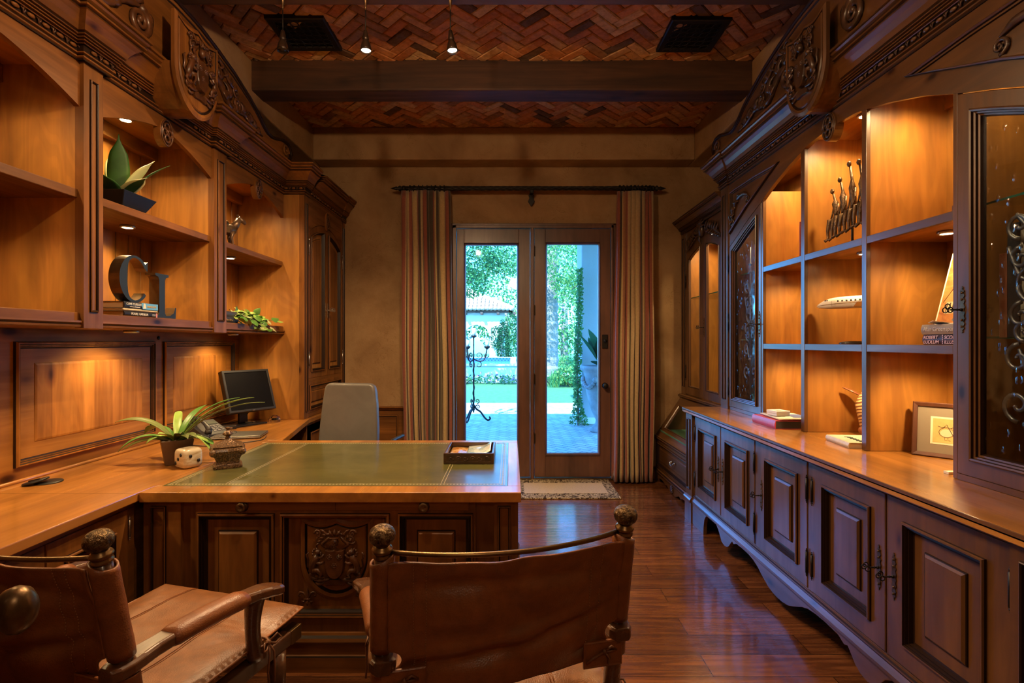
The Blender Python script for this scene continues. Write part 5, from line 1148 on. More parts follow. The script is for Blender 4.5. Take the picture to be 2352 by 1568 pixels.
# monitor
mo = thing('monitor', 'small square black computer monitor on its stand on the worktop', 'monitor', tuple(at_z(563, 975, ZW)), R(60))
mo_c = V3((0, 0, .235)); tl = R(19); fr = Fr((.0, -.06, .268), (1, 0, 0), (0, sin(tl), cos(tl)), (0, -cos(tl), sin(tl)))
q = MB(); rs, mi = ring_rect(fr, -.188, .188, -.162, .162, [(0, -.045, 0), (0, -.004, 0), (.003, 0, 0), (.016, 0, 0), (.018, -.004, 0)]); q.rings(rs, mi, cap0=True); hd = q.build('housing', plain('monitor_charcoal', (.022, .022, .025), .42), mo)
MB().box(-.171, .171, -.145, .145, -.006, -.0035, 0, fr).build('screen', plain('dark_screen', (.006, .006, .007), .22), mo)
MB().ball(fr(0, -.157, .0005), (.011, .0005, .004), 10).build('maker_badge', M['silver'], mo)
q = MB(); q.prism([(-.035, .012), (.035, .012), (.03, .20), (-.03, .20)], -.012, .012, Fr((0, .03, 0), (1, 0, 0), (0, 0, 1), (0, -1, 0))); q.box(-.03, .03, -.03, .03, .17, .24); q.build('stand_neck', M['black'], mo, bev=.004)
MB().box(-.13, .13, -.085, .10, .0, .012).build('stand_foot', M['black'], mo, bev=.005)
q = MB(); q.tube([cat([V3((.02, .04, .2)), V3((.10, .08, .12)), V3((.05, .13, .02)), V3((-.1, .15, .006))], i / 20) for i in range(21)], .003, 6); q.build('cable', M['black'], mo)
dk_ = thing('dock', 'low black box beside the monitor foot behind the laptop', 'docking box', tuple(at_z(517, 985, ZW)), R(25)); MB().box(-.075, .075, -.045, .045, 0, .028).build('case', M['black'], dk_, bev=.004)
MB().box(-.065, -.045, -.046, -.0445, .010, .016).box(.02, .05, -.046, -.0445, .008, .018).build('ports', M['silver'], dk_)
up = thing('usb_stick', 'small silver stick with a ring lying on the monitor foot', 'memory stick', tuple(at_z(573, 970, ZW + .0125)), R(20)); MB().box(-.03, .02, -.008, .008, 0, .008).build('stick', M['silver'], up, bev=.002)
MB().tube([(.028 + .011 * cos(t), .011 * sin(t), .004) for t in [2 * pi * i / 16 for i in range(17)]], .002, 6).build('key_ring', M['chrome'], up)
gm = thing('glass_paperweight', 'clear faceted crystal paperweight on the worktop near the tall cupboard', 'paperweight', tuple(at_z(631, 968, ZW)))
t = NT('crystal'); M['crystal'] = t.bsdf((1, 1, 1), .02, trans=1.0)
q = MB(); q.lathe([(.001, 0), (.042, .0), (.045, .012), (.043, .026), (.034, .042), (.018, .052), (.001, .054)], (0, 0, 0), 9, sm=False); q.build('crystal_dome', M['crystal'], gm); MB().ball((0, 0, .018), (.018, .018, .008), 8).build('engraved_core', M['white'], gm)
gr = thing('desk_grommet', 'flat black cable grommet disc lying in the worktop near the entry', 'cable grommet', tuple(at_z(112, 1107, ZW)))
MB().lathe([(.052, 0), (.052, .003), (.048, .006), (.001, .006)], (0, 0, 0), 28).build('disc', M['black'], gr)
gr = thing('grommet_cap', 'black grommet cap tipped against its disc on the worktop', 'cable grommet', tuple(at_z(84, 1111, ZW))); gr.rotation_euler = (R(4), R(-13), 0)
MB().lathe([(.046, .010), (.048, .013), (.046, .017), (.001, .018)], (0, 0, 0), 28).build('disc', M['black'], gr); MB().box(-.03, .02, -.004, .004, .017, .022).build('tab', M['black'], gr, bev=.001)
cd = MB().tube([cat([at_z(440, 1022, ZW + .003), at_z(500, 1025, ZW + .003), at_z(545, 1018, ZW + .003), at_z(600, 1010, ZW + .003), at_z(612, 1000, ZW + .003)], i / 40) for i in range(41)], .0028, 6).build('power_cable', M['greyplastic']); tag(cd, 'thin grey cable trailing over the worktop in front of the laptop', 'cable')
# tray with photographs
ty = thing('document_tray', 'dark carved wooden tray holding loose photographs on the leather desk top', 'tray', (-.216, 2.797, .7662), R(0))
q = MB(); a, b, h = .131, .152, .056
for x0, x1, y0, y1 in ((-a, a, -b, -b + .012), (-a, a, b - .012, b), (-a, -a + .012, -b + .012, b - .012), (a - .012, a, -b + .012, b - .012)): q.box(x0, x1, y0, y1, 0, h)
q.box(-a + .01, a - .01, -b + .01, b - .01, 0, .008); q.build('case', wood('tray_wood', (.10, .042, .02), (.04, .016, .008), 'X', .3, 0, coat=.5), ty, bev=.002)
q = MB(); f5 = Fr((0, -b, h / 2), (1, 0, 0), (0, 0, 1), (0, -1, 0)); q.rings(ring_rect(f5, -a + .012, a - .012, -.02, .02, [(0, 0, 0), (.0, .002, 0), (.003, .002, 0), (.004, .0005, 0)])[0])
for k in range(6): spiral(q, f5, -.092 + .037 * k, 0, .013, 1.3, 0, .0028, .002, 1 if k % 2 else -1); 
q.build('carved_scroll', M['carved'], ty)
r_ = random.Random(2)
def photo(name, label, cols, z0, z1, x0, x1, y0, y1, curl, seed):
    t = NT('photo_print_%d' % seed); co_ = t.coords((1, 1, 1)); n = t.noise(co_, 22 if seed != 3 else 9, 4, .7, 1.0)
    m_ = t.bsdf(t.ramp(n, [(.28 + .44 * i / max(1, len(cols) - 1), c) for i, c in enumerate(cols)]), .12, coat=.6)
    w = MB(); w.grid(lambda u, v: V3((x0 + (x1 - x0) * u, y0 + (y1 - y0) * v, z0 + (z1 - z0) * u ** 2.5 + curl * sin(pi * v) * u + .003 * sin(6 * u))), 16, 10)
    o = w.build(name, m_, solid=.0008); o.location = (-.216, 2.797, .7662); return tag(o, label, 'photograph', 'photographs in the tray')
photo('photograph', 'loose photograph of orange chains and ropes lying in the document tray', [(.10, .03, .01), (.42, .16, .04), (.62, .38, .14), (.75, .6, .4)], .030, .032, -.112, .015, -.13, .12, 0, 1)
photo('photograph', 'pale blue glossy photograph curling up at its edge in the document tray', [(.08, .2, .24), (.35, .5, .55), (.75, .8, .8), (.25, .2, .18)], .034, .066, -.02, .112, -.125, .135, .012, 3)
# ------------------------------------------------------------------ GREY OFFICE CHAIR
oc = thing('office_chair', 'grey leather high-back office chair tucked behind the desk', 'chair', (-1.165, 3.80, -.0), R(-10))
M['grleather'] = leather('grey_leather', (.095, .086, .080), (.128, .117, .109), .36, 6, .2, .2)
def pad(q, fr, pts0, pts1, n0, n1, r=.02):
    pass
q = MB(); prof = [(.47, .235, .10), (.60, .232, .09), (.78, .225, .07), (.95, .212, .055), (1.04, .200, .05), (1.075, .190, .05), (1.087, .175, .05)]
def ring(z, w, yo, t=.032, K=6):
    P = []
    for sx, sy in ((1, -1), (1, 1), (-1, 1), (-1, -1)):
        cx_, cy_ = sx * (w - .02), yo + sy * (t - .018)
        a0 = {(1, -1): -pi / 2, (1, 1): 0, (-1, 1): pi / 2, (-1, -1): pi}[(sx, sy)]
        for i in range(K + 1): P.append(V3((cx_ + .02 * cos(a0 + pi / 2 * i / K), cy_ + .018 * sin(a0 + pi / 2 * i / K), z)))
    return P
rs = [ring(prof[0][0] - .012, prof[0][1] - .015, -prof[0][2], .02)] + [ring(z, w, -y) for z, w, y in prof]; z, w, y = prof[-1]
rs += [ring(z + .007, w - .008, -y, .026), ring(z + .010, w - .02, -y, .02)]
q.loft(rs); q.build('backrest', M['grleather'], oc)
q = MB(); rs = []
for z, k in ((.42, .02), (.425, .004), (.44, 0), (.47, 0), (.488, .006), (.495, .02)): rs.append([V3((a_, b_, z)) for a_, b_ in [( (.25 - k) * (abs(cos(t)) ** .35) * (1 if cos(t) > 0 else -1), .14 + (.25 - k) * (abs(sin(t)) ** .35) * (1 if sin(t) > 0 else -1)) for t in [2 * pi * i / 40 for i in range(40)]]])
q.loft(rs); q.build('seat', M['grleather'], oc)
q = MB().tube([(0, .14, .42), (0, .14, .10)], .03, 12); q.tube([(0, .08, .44), (0, -.06, .45), (0, -.11, .55), (0, -.10, .66)], .016, 8, flat=2); q.build('column', M['chrome'], oc)
for k in range(5):
    a = 2 * pi * k / 5 + .3; c, s = cos(a), sin(a)
    q = MB(); q.tube([(.03 * c, .14 + .03 * s, .105), (.29 * c, .14 + .29 * s, .075)], [.024, .015], 8, flat=.8); lg = q.build('leg', M['chrome'], oc)
    q = MB()
    for e in (-.014, .014): q.lathe([(.001, -.008), (.024, -.008), (.026, 0), (.024, .008), (.001, .008)], (.29 * c - s * e, .14 + .29 * s + c * e, .0265), 14, (-s, c, 0))
    q.tube([(.29 * c, .14 + .29 * s, .0265), (.29 * c, .14 + .29 * s, .075)], .007, 6); q.build('caster', M['black'], oc).parent = lg
for d in (-1, 1):
    q = MB().tube([(d * .22, .0, .45), (d * .285, .0, .50), (d * .285, .0, .645), (d * .28, .06, .665), (d * .28, .26, .665)], .014, 8); q.build('armrest', M['greyplastic'], oc)
# ================================================================== THINGS IN THE HUTCH
ZA, ZBs, ZK = 1.3875, 1.9005, .8815
SP = R(-90)                                        # spines face the room (-X): local x runs toward the camera
bl = book('book', 'thick purple-black hardback with lilac spine lettering, lower of two on the hutch shelf', (1.785, 2.085, ZA), SP, .238, .155, .044, cover_mat('purple_black_cover', (.03, .014, .032)), 'novels in the hutch')
lil = plain('lilac_ink', (.62, .46, .60), .5)
F1 = lambda u, z: Fr((u, -.0028, z), (1, 0, 0), (0, 0, 1), (0, -1, 0))
text('ROBERT', .020, F1(-.113, .031), lil, bl, shear=.2, maxw=.088); text('LUDLUM', .020, F1(-.113, .0115), lil, bl, shear=.2, maxw=.088)
text('SCORPIO', .020, F1(-.008, .031), lil, bl, shear=.2, maxw=.12); text('ILLUSION', .020, F1(-.008, .0115), lil, bl, shear=.2, maxw=.12)
q = MB()
for k in range(5): q.box(-.0165, -.0135, -.0032, -.0027, .005 + .008 * k, .010 + .008 * k)
q.build('spine_bead_line', lil, bl)
ag = book('book', 'plain grey hardback with pale spine lettering, upper of two on the hutch shelf', (1.78, 2.085, ZA + .0445), SP, .242, .155, .042, cover_mat('warm_grey_cover', (.20, .17, .155)), 'novels in the hutch')
text('Alan Greenspan', .024, F1(-.108, .021), plain('pale_grey_ink', (.50, .46, .42), .5), ag, maxw=.20)
ec = thing('glasses_case', 'small dark rounded case lying on the grey hutch book', 'case', (1.822, 2.045, ZA + .087), R(80)); q = MB(); q.ball((0, 0, .016), (.055, .03, .0155), 14); q.build('shell', M['greyplastic'], ec); MB().tube([(.055 * cos(t), .03 * sin(t), .016) for t in [2 * pi * i / 24 for i in range(25)]], .0016, 5).build('seam_band', M['silver'], ec)
cd_ = MB().box(-.045, .045, -.028, .028, 0, .0014).build('card', M['paper']); cd_.location = (1.80, 2.14, ZA + .092); cd_.rotation_euler = (R(10), R(4), R(60)); tag(cd_, 'white card propped on the grey hutch book', 'card')
# batik panel
bp = thing('batik_panel', 'unframed orange batik of thatched huts leaning in the hutch behind two books', 'picture', (1.873, 2.25, ZA + .0872), 0)
t1 = atan2(.08, .31); fr = Fr((0, 0, .001), (0, -1, 0), (sin(t1), 0, cos(t1)), (-cos(t1), 0, sin(t1)))
t = NT('batik_ground'); co_ = t.coords((1, 3, 9)); n = t.noise(co_, 3, 4, .6, .8)
MB().box(0, .26, 0, .325, -.006, 0, 0, fr).build('board', plain('canvas_edge', (.62, .58, .5), .7), bp)
pk = MB().box(.008, .26, .006, .319, 0, .0008, 0, fr).build('painted_ground', t.bsdf(t.ramp(n, [(.3, (.20, .055, .012)), (.5, (.34, .13, .03)), (.7, (.44, .24, .07))]), .6), bp)
hc = [plain('batik_ochre', (.36, .18, .055), .6), plain('batik_cream', (.42, .34, .2), .6), plain('batik_brown', (.05, .015, .008), .6)]
for u, v, s in ((.075, .10, .07), (.085, .225, .06), (.20, .12, .07), (.21, .235, .055)):
    q = MB(); q.prism([(u - s * .75, v), (u, v + s * 1.25), (u + s * .75, v)], .0008, .0013, fr, 0); q.prism([(u - s * .55, v - s * .75), (u + s * .55, v - s * .75), (u + s * .55, v), (u - s * .55, v)], .0008, .0013, fr, 1)
    for k in range(5): q.prism([(u - s * .5 + s * .22 * k, v - s * .7), (u - s * .42 + s * .22 * k, v - s * .7), (u - s * .42 + s * .22 * k, v - .004), (u - s * .5 + s * .22 * k, v - .004)], .0013, .0017, fr, 2)
    q.tube([fr(u - s * .8, v, .0012), fr(u, v + s * 1.35, .0012), fr(u + s * .8, v, .0012)], .0009, 5, 2)
    q.build('painted_hut', hc, bp)
# framed bird drawing
pf = thing('framed_drawing', 'brown framed drawing of a plump bird leaning on the counter in the hutch', 'picture', (1.852, 2.352, ZK), 0)
dv_ = V3((.672, -.74, 0)); nv = V3((-.74, -.672, 0)); t1 = R(9); up_ = V3((0, 0, cos(t1))) - nv * sin(t1); nn = nv * cos(t1) + V3((0, 0, sin(t1)))
fr = Fr((0, 0, .0), tuple(dv_), tuple(up_), tuple(nn)); W_, H_ = .245, .245
q = MB(); rs, mi = ring_rect(fr, 0, W_, 0.001, H_, [(0, -.014, 0), (0, .004, 0), (.004, .008, 0), (.018, .004, 0), (.019, -.002, 0)]); q.rings(rs, mi, cap0=True); q.build('frame', wood('picture_frame_wood', (.13, .046, .022), (.07, .024, .012), 'Z', .4, 0), pf)
MB().box(.018, W_ - .018, .018, H_ - .018, -.003, -.0015, 0, fr).build('mat_board', plain('taupe_mat', (.20, .165, .12), .9), pf)
MB().box(.066, W_ - .066, .060, H_ - .062, -.0015, -.0005, 0, fr).build('inner_mat', plain('cream_mat', (.68, .60, .42), .8), pf)
MB().box(.074, W_ - .074, .068, H_ - .070, -.0006, 0, 0, fr).build('drawing_paper', plain('tea_paper', (.55, .36, .13), .8, vary=.25, bscale=60), pf)
q = MB(); bu, bv = .122, .115
q.tube([fr(bu + .026 * cos(t), bv + .022 * sin(t), .0004) for t in [2 * pi * i / 26 for i in range(27)]], .0008, 4); q.tube([fr(bu - .012, bv + .018, .0005), fr(bu + .0, bv + .035, .0005), fr(bu + .014, bv + .006, .0005), fr(bu + .026, bv - .018, .0005)], .0012, 4)
for e in (-.006, .006): q.tube([fr(bu + e, bv - .022, .0004), fr(bu + e, bv - .034, .0004), fr(bu + e + .008, bv - .036, .0004)], .0007, 4)
q.tube([fr(bu + .014, bv + .02, .0004), fr(bu + .026, bv + .026, .0004)], .0008, 4); q.tube([fr(bu - .03, bv + .026, .0004), fr(bu - .012, bv + .02, .0004)], .0008, 4)
q.build('ink_bird', plain('ink', (.03, .02, .015), .6), pf); MB().prism([(bu + .022 * cos(2 * pi * i / 16), bv - .003 + .017 * sin(2 * pi * i / 16)) for i in range(16)], .0, .0003, fr).build('bird_wash', plain('bird_wash', (.62, .50, .32), .8), pf)
# zebra mask
zm = thing('zebra_mask', 'carved wooden zebra head with striped face resting on the counter in the hutch', 'mask', (1.968, 2.812, ZK), R(0))
t = NT('zebra_stripes'); wv = t.n('ShaderNodeTexWave', wave_type='BANDS', bands_direction='Z'); wv.inputs['Scale'].default_value = 22; wv.inputs['Distortion'].default_value = 3.5; wv.inputs['Detail'].default_value = 1; t.l(t.coords((1, .45, .9), (.5, 0, 0)), wv.inputs['Vector'])
zst = t.bsdf(t.ramp(wv.outputs[0], [(.42, (.16, .055, .02)), (.5, (.62, .44, .2))]), .35, coat=.3)
dirn = V3((-.62, -.45, .05)); q = MB(); rs = []
for t_, z, w_, d_, off in ((0, .0, .022, .02, .012), (.1, .02, .034, .032, .006), (.3, .065, .036, .034, .0), (.5, .12, .044, .042, -.004), (.7, .17, .052, .05, -.004), (.85, .21, .046, .046, .004), (.95, .24, .030, .034, .012), (1, .25, .012, .014, .016)):
    rs.append([V3((off + d_ * cos(a), w_ * sin(a), z)) for a in [2 * pi * i / 20 for i in range(20)]])
q.loft(rs); q.build('head', zst, zm)
dw = plain('mask_brown_wood', (.20, .065, .028), .35, coat=.3)
for d in (-1, 1):
    q = MB(); blade(q, (.0, d * .034, .212), atan2(d * .55, -1.0) if d > 0 else atan2(-1, -.4), .105, .026, 1.05, .1, 0, 10, None, -.6, lambda t: max(.05, sin(pi * (t * .9 + .1)) ** .8)); q.build('ear', dw, zm, solid=.006)
    q = MB(); q.ball((-.028, d * .036, .165), (.012, .012, .009), 10); q.tube([(-.03 + .012 * cos(t_) * 0, d * (.036) + .014 * cos(t_), .165 + .010 * sin(t_)) for t_ in [2 * pi * i / 12 for i in range(13)]], .0035, 5); q.build('eye', dw, zm)
q = MB(); q.ball((-.008, 0, .03), (.034, .036, .026), 12)
q.build('muzzle', dw, zm)
# white-covered book with botanical print lying in the middle of the counter
wb_ = book('book', 'cream hardback with dark lettering lying open-edged on the counter by the zebra', (1.66, 2.59, ZK), R(-97), .225, .19, .028, cover_mat('cream_dust_jacket', (.62, .55, .38)), None, pages=M['paper'])
q = MB()
for k in range(5): q.tube([(-.05 + .028 * k, .06 + .01 * (k % 2), .0286), (-.04 + .028 * k, .085, .0286), (-.03 + .028 * k, .065, .0286), (-.026 + .028 * k, .09, .0286)], .0022, 5)
q.build('cover_brushwork', plain('green_black_ink', (.03, .045, .02), .6), wb_)
# red binder, magazine, little box
rb = book('binder', 'thick red ring binder lying on the counter beneath a magazine', (1.572, 3.168, ZK), R(-90), .285, .255, .05, cover_mat('raspberry_cover', (.42, .045, .07), .35), None, pages=M['greyplastic'], cat='binder')
mg = thing('magazine', 'white magazine with a blue picture lying on the red binder', 'magazine', (1.715, 3.16, ZK + .0505), R(-4)); q = MB(); q.grid(lambda u, v: V3((-.105 + .21 * u, -.135 + .27 * v, .006 + .003 * sin(pi * u))), 8, 4); q.build('cover', M['paper'], mg, solid=.006); MB().box(.0, .09, -.10, .05, .0128, .0133).build('cover_picture', plain('magazine_blue', (.10, .18, .42), .3), mg); MB().box(-.09, -.03, -.05, .11, .0123, .0128).build('cover_photo', plain('magazine_brown', (.22, .15, .10), .3), mg)
wx = thing('small_box', 'small white lidded box on top of the magazine', 'box', (1.665, 3.165, ZK + .0645), R(10)); MB().box(-.045, .045, -.045, .045, 0, .014).build('tray', M['white'], wx, bev=.001); MB().box(-.047, .047, -.047, .047, .0142, .030).build('lid', M['white'], wx, bev=.002); MB().box(-.018, .02, -.015, .018, .0301, .0308).build('lid_label', plain('tan_ink', (.35, .28, .18), .6), wx)
fg = thing('figurine', 'tiny white figurine standing behind the red binder against the divider', 'figurine', (1.90, 3.05, ZK)); MB().lathe([(.02, 0), (.022, .008), (.014, .02), (.016, .04), (.008, .055), (.012, .066), (.008, .078), (.001, .082)], (0, 0, 0), 14).build('body', plain('porcelain', (.75, .74, .72), .2, coat=.5), fg); MB().ball((-.012, 0, .05), (.006, .016, .006), 8).build('wings', plain('porcelain_wing', (.8, .79, .77), .2), fg)
# upright red and green books
for nm, y, c, h in (('red', 1.748, (.24, .028, .02), .205), ('green', 1.787, (.03, .055, .022), .21)):
    w = thing('book', '%s clothbound book standing upright on the upper hutch shelf against the divider' % nm, 'book', (y, 3.05, ZBs), R(61), 'upright books in the hutch')
    MB().box(-.07, .075, -.0145, -.0115, 0, h).box(-.07, .075, .0115, .0145, 0, h).box(-.075, -.071, -.0145, .0145, 0, h).build('cover', cover_mat(nm + '_cloth', c), w, bev=.001); MB().box(-.071, .07, -.0115, .0115, .003, h - .003).build('page_block', M['pages'], w)
# carved wooden block
cw = thing('carved_block', 'small carved wooden box on the upper hutch shelf beside the near glazed door', 'ornament', (1.83, 2.02, ZBs), R(8)); MB().box(-.045, .06, -.06, .07, 0, .012).build('plinth', M['pnX'], cw, bev=.003); q = MB().box(-.03, .05, -.045, .055, .0125, .055); q.build('box', M['stX'], cw, bev=.004); q = MB()
for k in range(6): q.box(-.031, -.029, -.04 + .016 * k, -.03 + .016 * k, .018, .05)
q.build('carved_ribs', M['carve'], cw)
# bronze riders
rd = thing('bronze_riders', 'rough bronze sculpture of tall thin figures seated in a row on the upper hutch shelf', 'sculpture', (1.80, 2.70, ZBs), 0)
M['roughbronze'] = plain('rough_dark_bronze', (.11, .065, .035), .38, .75, .9, 90, vary=.5, bdist=.006)
q = MB(); q.box(-.05, .05, -.16, .06, 0, .012); q.tube([(0, -.02, .0), (0, -.02, .15)], .006, 8); q.build('stand', M['iron'], rd)
q = MB(); q.tube([(0, .15 - .34 * i / 12, .155 + .045 * (i / 12) + .004 * sin(i * 2.3)) for i in range(13)], [.016] + [.027 + .004 * sin(i * 1.9) for i in range(11)] + [.014], 8); q.build('bench', M['roughbronze'], rd)
for k, (y, hh) in enumerate(((.110, .0), (.045, .035), (-.03, .085), (-.105, .06), (-.15, .04))):
    z0 = .165 + .045 * (.15 - y) / .34; q = MB()
    q.tube([(0, y, z0), (.003, y + .004, z0 + .05), (-.002, y + .008, z0 + .095 + hh * .3), (0, y + .012, z0 + .115 + hh * .6), (-.006, y + .018, z0 + .15 + hh)], [.017, .014, .017, .007, .006], 8); q.ball((-.010, y + .021, z0 + .165 + hh), (.011, .012, .016), 8)
    for d in (-1, 1):
        q.tube([(-.0, y + d * .016, z0 + .09 + hh * .3), (-.008, y + d * .020, z0 + .05), (-.022, y + d * .012, z0 + .01)], [.006, .005, .005], 6)
    for d in (-1, 1):
        q.tube([(-.006, y + d * .016, z0), (-.03, y + d * .018, z0 + .0), (-.034, y + d * .018 + .004, z0 - .055), (-.03, y + d * .017 + .010, z0 - .10), (-.045, y + d * .017 + .018, z0 - .112)], [.012, .012, .0095, .0075, .009], 8)
    q.build('figure', M['roughbronze'], rd)
# business jet model
jp = thing('model_jet', 'white model business jet on a dark display stand in the middle hutch cubby', 'model aircraft', (1.865, 2.70, ZA), 0)
A0 = V3((1.742, 2.895, 0)) - V3((1.865, 2.70, 0)); dj = V3((.50, -.866, 0)).normalized(); sj = V3((-dj.y, dj.x, 0)); L_ = .46
def J(a, b, c): return V3((A0.x, A0.y, 0)) + dj * a + sj * b + V3((0, 0, c))
M['jetwhite'] = plain('gloss_white_paint', (.74, .68, .58), .2, coat=.6); M['jetstripe'] = plain('tan_stripe', (.25, .15, .07), .3)
zc = .222; st_ = [(0, .002, -.010), (.012, .012, -.007), (.04, .022, -.002), (.075, .030, .002), (.12, .0335, .004), (.28, .0335, .004), (.36, .027, .008), (.42, .015, .014), (.46, .004, .018)]
q = MB(); q.loft([[J(a, r * cos(t), zc + o_ + r * sin(t)) for t in [2 * pi * i / 20 for i in range(20)]] for a, r, o_ in st_]); q.build('fuselage', M['jetwhite'], jp)
q = MB()
for d in (-1, 1):
    pl_ = [(.20, d * .02, zc - .022), (.30, d * .02, zc - .022), (.335, d * .20, zc - .010), (.305, d * .20, zc - .010)]
    q.add([J(*p) for p in pl_] + [J(a, b, c + .005) for a, b, c in pl_], [(0, 1, 2, 3), (4, 5, 6, 7), (0, 1, 5, 4), (1, 2, 6, 5), (2, 3, 7, 6), (3, 0, 4, 7)])
q.build('wings', M['jetwhite'], jp)
q = MB(); pl_ = [(.385, .0, zc + .02), (.445, 0, zc + .02), (.475, 0, zc + .11), (.44, 0, zc + .11)]
q.add([J(a, -.004, c) for a, b, c in pl_] + [J(a, .004, c) for a, b, c in pl_], [(0, 1, 2, 3), (4, 5, 6, 7), (0, 1, 5, 4), (1, 2, 6, 5), (2, 3, 7, 6), (3, 0, 4, 7)])
pl_ = [(.44, -.07, zc + .108), (.475, -.07, zc + .108), (.475, .07, zc + .108), (.44, .07, zc + .108)]; q.add([J(*p) for p in pl_] + [J(a, b, c + .004) for a, b, c in pl_], [(0, 1, 2, 3), (4, 5, 6, 7), (0, 1, 5, 4), (1, 2, 6, 5), (2, 3, 7, 6), (3, 0, 4, 7)]); q.build('tail', M['jetwhite'], jp)
for d in (-1, 1):
    q = MB().loft([[J(a, d * .045 + r * cos(t), zc + .016 + r * sin(t)) for t in [2 * pi * i / 14 for i in range(14)]] for a, r in ((.315, .010), (.325, .0145), (.37, .0145), (.40, .010))]); q.build('engine', M['jetwhite'], jp)
q = MB()
for d in (-1, 1):
    for k in range(7): q.ball(J(.13 + .022 * k, d * .0325, zc + .013), (.005, .005, .0055), 8)
    for k in range(2): q.ball(J(.058 + .012 * k, d * (.018 + .003 * k), zc + .019), (.006, .006, .004), 8)
q.build('windows', M['black'], jp)
q = MB()
for d in (-1, 1): q.tube([J(.012, d * .012, zc - .008), J(.06, d * .0275, zc - .004), J(.12, d * .0337, zc - .001), J(.30, d * .0335, zc + .002)], .0018, 5)
for d in (-1, 1): q.tube([J(.098, d * .033, zc - .014), J(.098, d * .031, zc + .016), J(.116, d * .0325, zc + .016), J(.116, d * .0335, zc - .014), J(.098, d * .033, zc - .014)], .0008, 4)
q.build('painted_stripe', M['jetstripe'], jp)
q = MB(); q.lathe([(.075, 0), (.078, .006), (.06, .016), (.001, .018)], J(.20, 0, 0), 24, sx=1, sy=.8); q.build('stand_base', plain('ebony', (.012, .009, .008), .3, coat=.5), jp); MB().tube([J(.265, .01, .012), J(.29, .005, .12), J(.27, 0, .192)], .004, 8).build('stand_arm', M['chrome'], jp)
# books behind the near glazed door
cols = [('orange-spined', (.40, .12, .05)), ('black', (.02, .018, .016)), ('cream', (.52, .42, .28)), ('tan', (.36, .24, .13)), ('pale grey', (.36, .34, .30)), ('brown', (.14, .06, .03))]
y = 1.835
hts = [.30, .40, .42, .34, .30, .27]; tks = [.028, .045, .05, .04, .03, .03]
for k, (nm, c) in enumerate(cols):
    T = tks[k]; h = hts[k]; y -= T / 2 + .0015
    w = thing('book', '%s book standing on the glass shelf behind the near glazed hutch door' % nm, 'book', (1.845, y, 1.4155), 0, 'books behind the glazed door')
    MB().box(-.08, .10, -T / 2, -T / 2 + .003, 0, h).box(-.08, .10, T / 2 - .003, T / 2, 0, h).box(-.085, -.081, -T / 2, T / 2, 0, h).build('cover', cover_mat('glazed_book_%d' % k, c), w, bev=.001); MB().box(-.081, .095, -T / 2 + .003, T / 2 - .003, .003, h - .003).build('page_block', M['pages'], w)
    y -= T / 2
wc = MB().box(-.02, .02, -.012, .012, 0, .010).build('paper_scrap', M['paper'], bev=.001); wc.location = (1.735, 2.005, ZK); tag(wc, 'small folded white paper on the counter by the near glazed door', 'paper')
# ================================================================== LEATHER CAMPAIGN CHAIRS
def cowhide(name, c1, c2, rough):
    t = NT(name); co = t.coords(); n = t.noise(co, 5.5, 6, .62, .7); v = t.n('ShaderNodeTexVoronoi'); v.inputs['Scale'].default_value = 260; t.l(co, v.inputs['Vector'])
    n3 = t.noise(co, 28, 4); w = t.noise(t.coords((3, 3, 14)), 1.6, 4, .6, 1.0)
    col = t.ramp(n, [(.25, c1), (.75, c2)]); col = t.mix(1.0, col, t.ramp(n3, [(.25, (.75,) * 3), (.7, (1.15,) * 3)]), 'MULTIPLY')
    h = t.mix(.5, t.mix(.5, v.outputs['Distance'], n3), w)
    return t.bsdf(col, t.ramp(n, [(.3, (rough + .1,) * 3), (.7, (rough - .05,) * 3)]), bump=h, bstr=.45, bdist=.004, spec=.5, coat=.1, crough=.35)
M['hide'] = cowhide('saddle_leather', (.165, .050, .014), (.28, .092, .025), .38)
M['hideseat'] = cowhide('seat_leather', (.15, .054, .016), (.25, .098, .033), .40)
M['stitch'] = plain('stitching', (.30, .14, .06), .8)
M['lace'] = plain('leather_lace', (.16, .058, .022), .5)
t = NT('cast_brass_finial'); co_ = t.coords(); v = t.n('ShaderNodeTexVoronoi'); v.inputs['Scale'].default_value = 95; v.feature = 'SMOOTH_F1'; t.l(co_, v.inputs['Vector']); n = t.noise(co_, 120, 3, .6, 1.5)
hh = t.mix(.5, v.outputs['Distance'], n)
M['finial'] = t.bsdf(t.ramp(hh, [(.25, (.025, .014, .008)), (.5, (.13, .078, .036)), (.75, (.34, .24, .12))]), .34, .85, bump=hh, bstr=.9, bdist=.008)
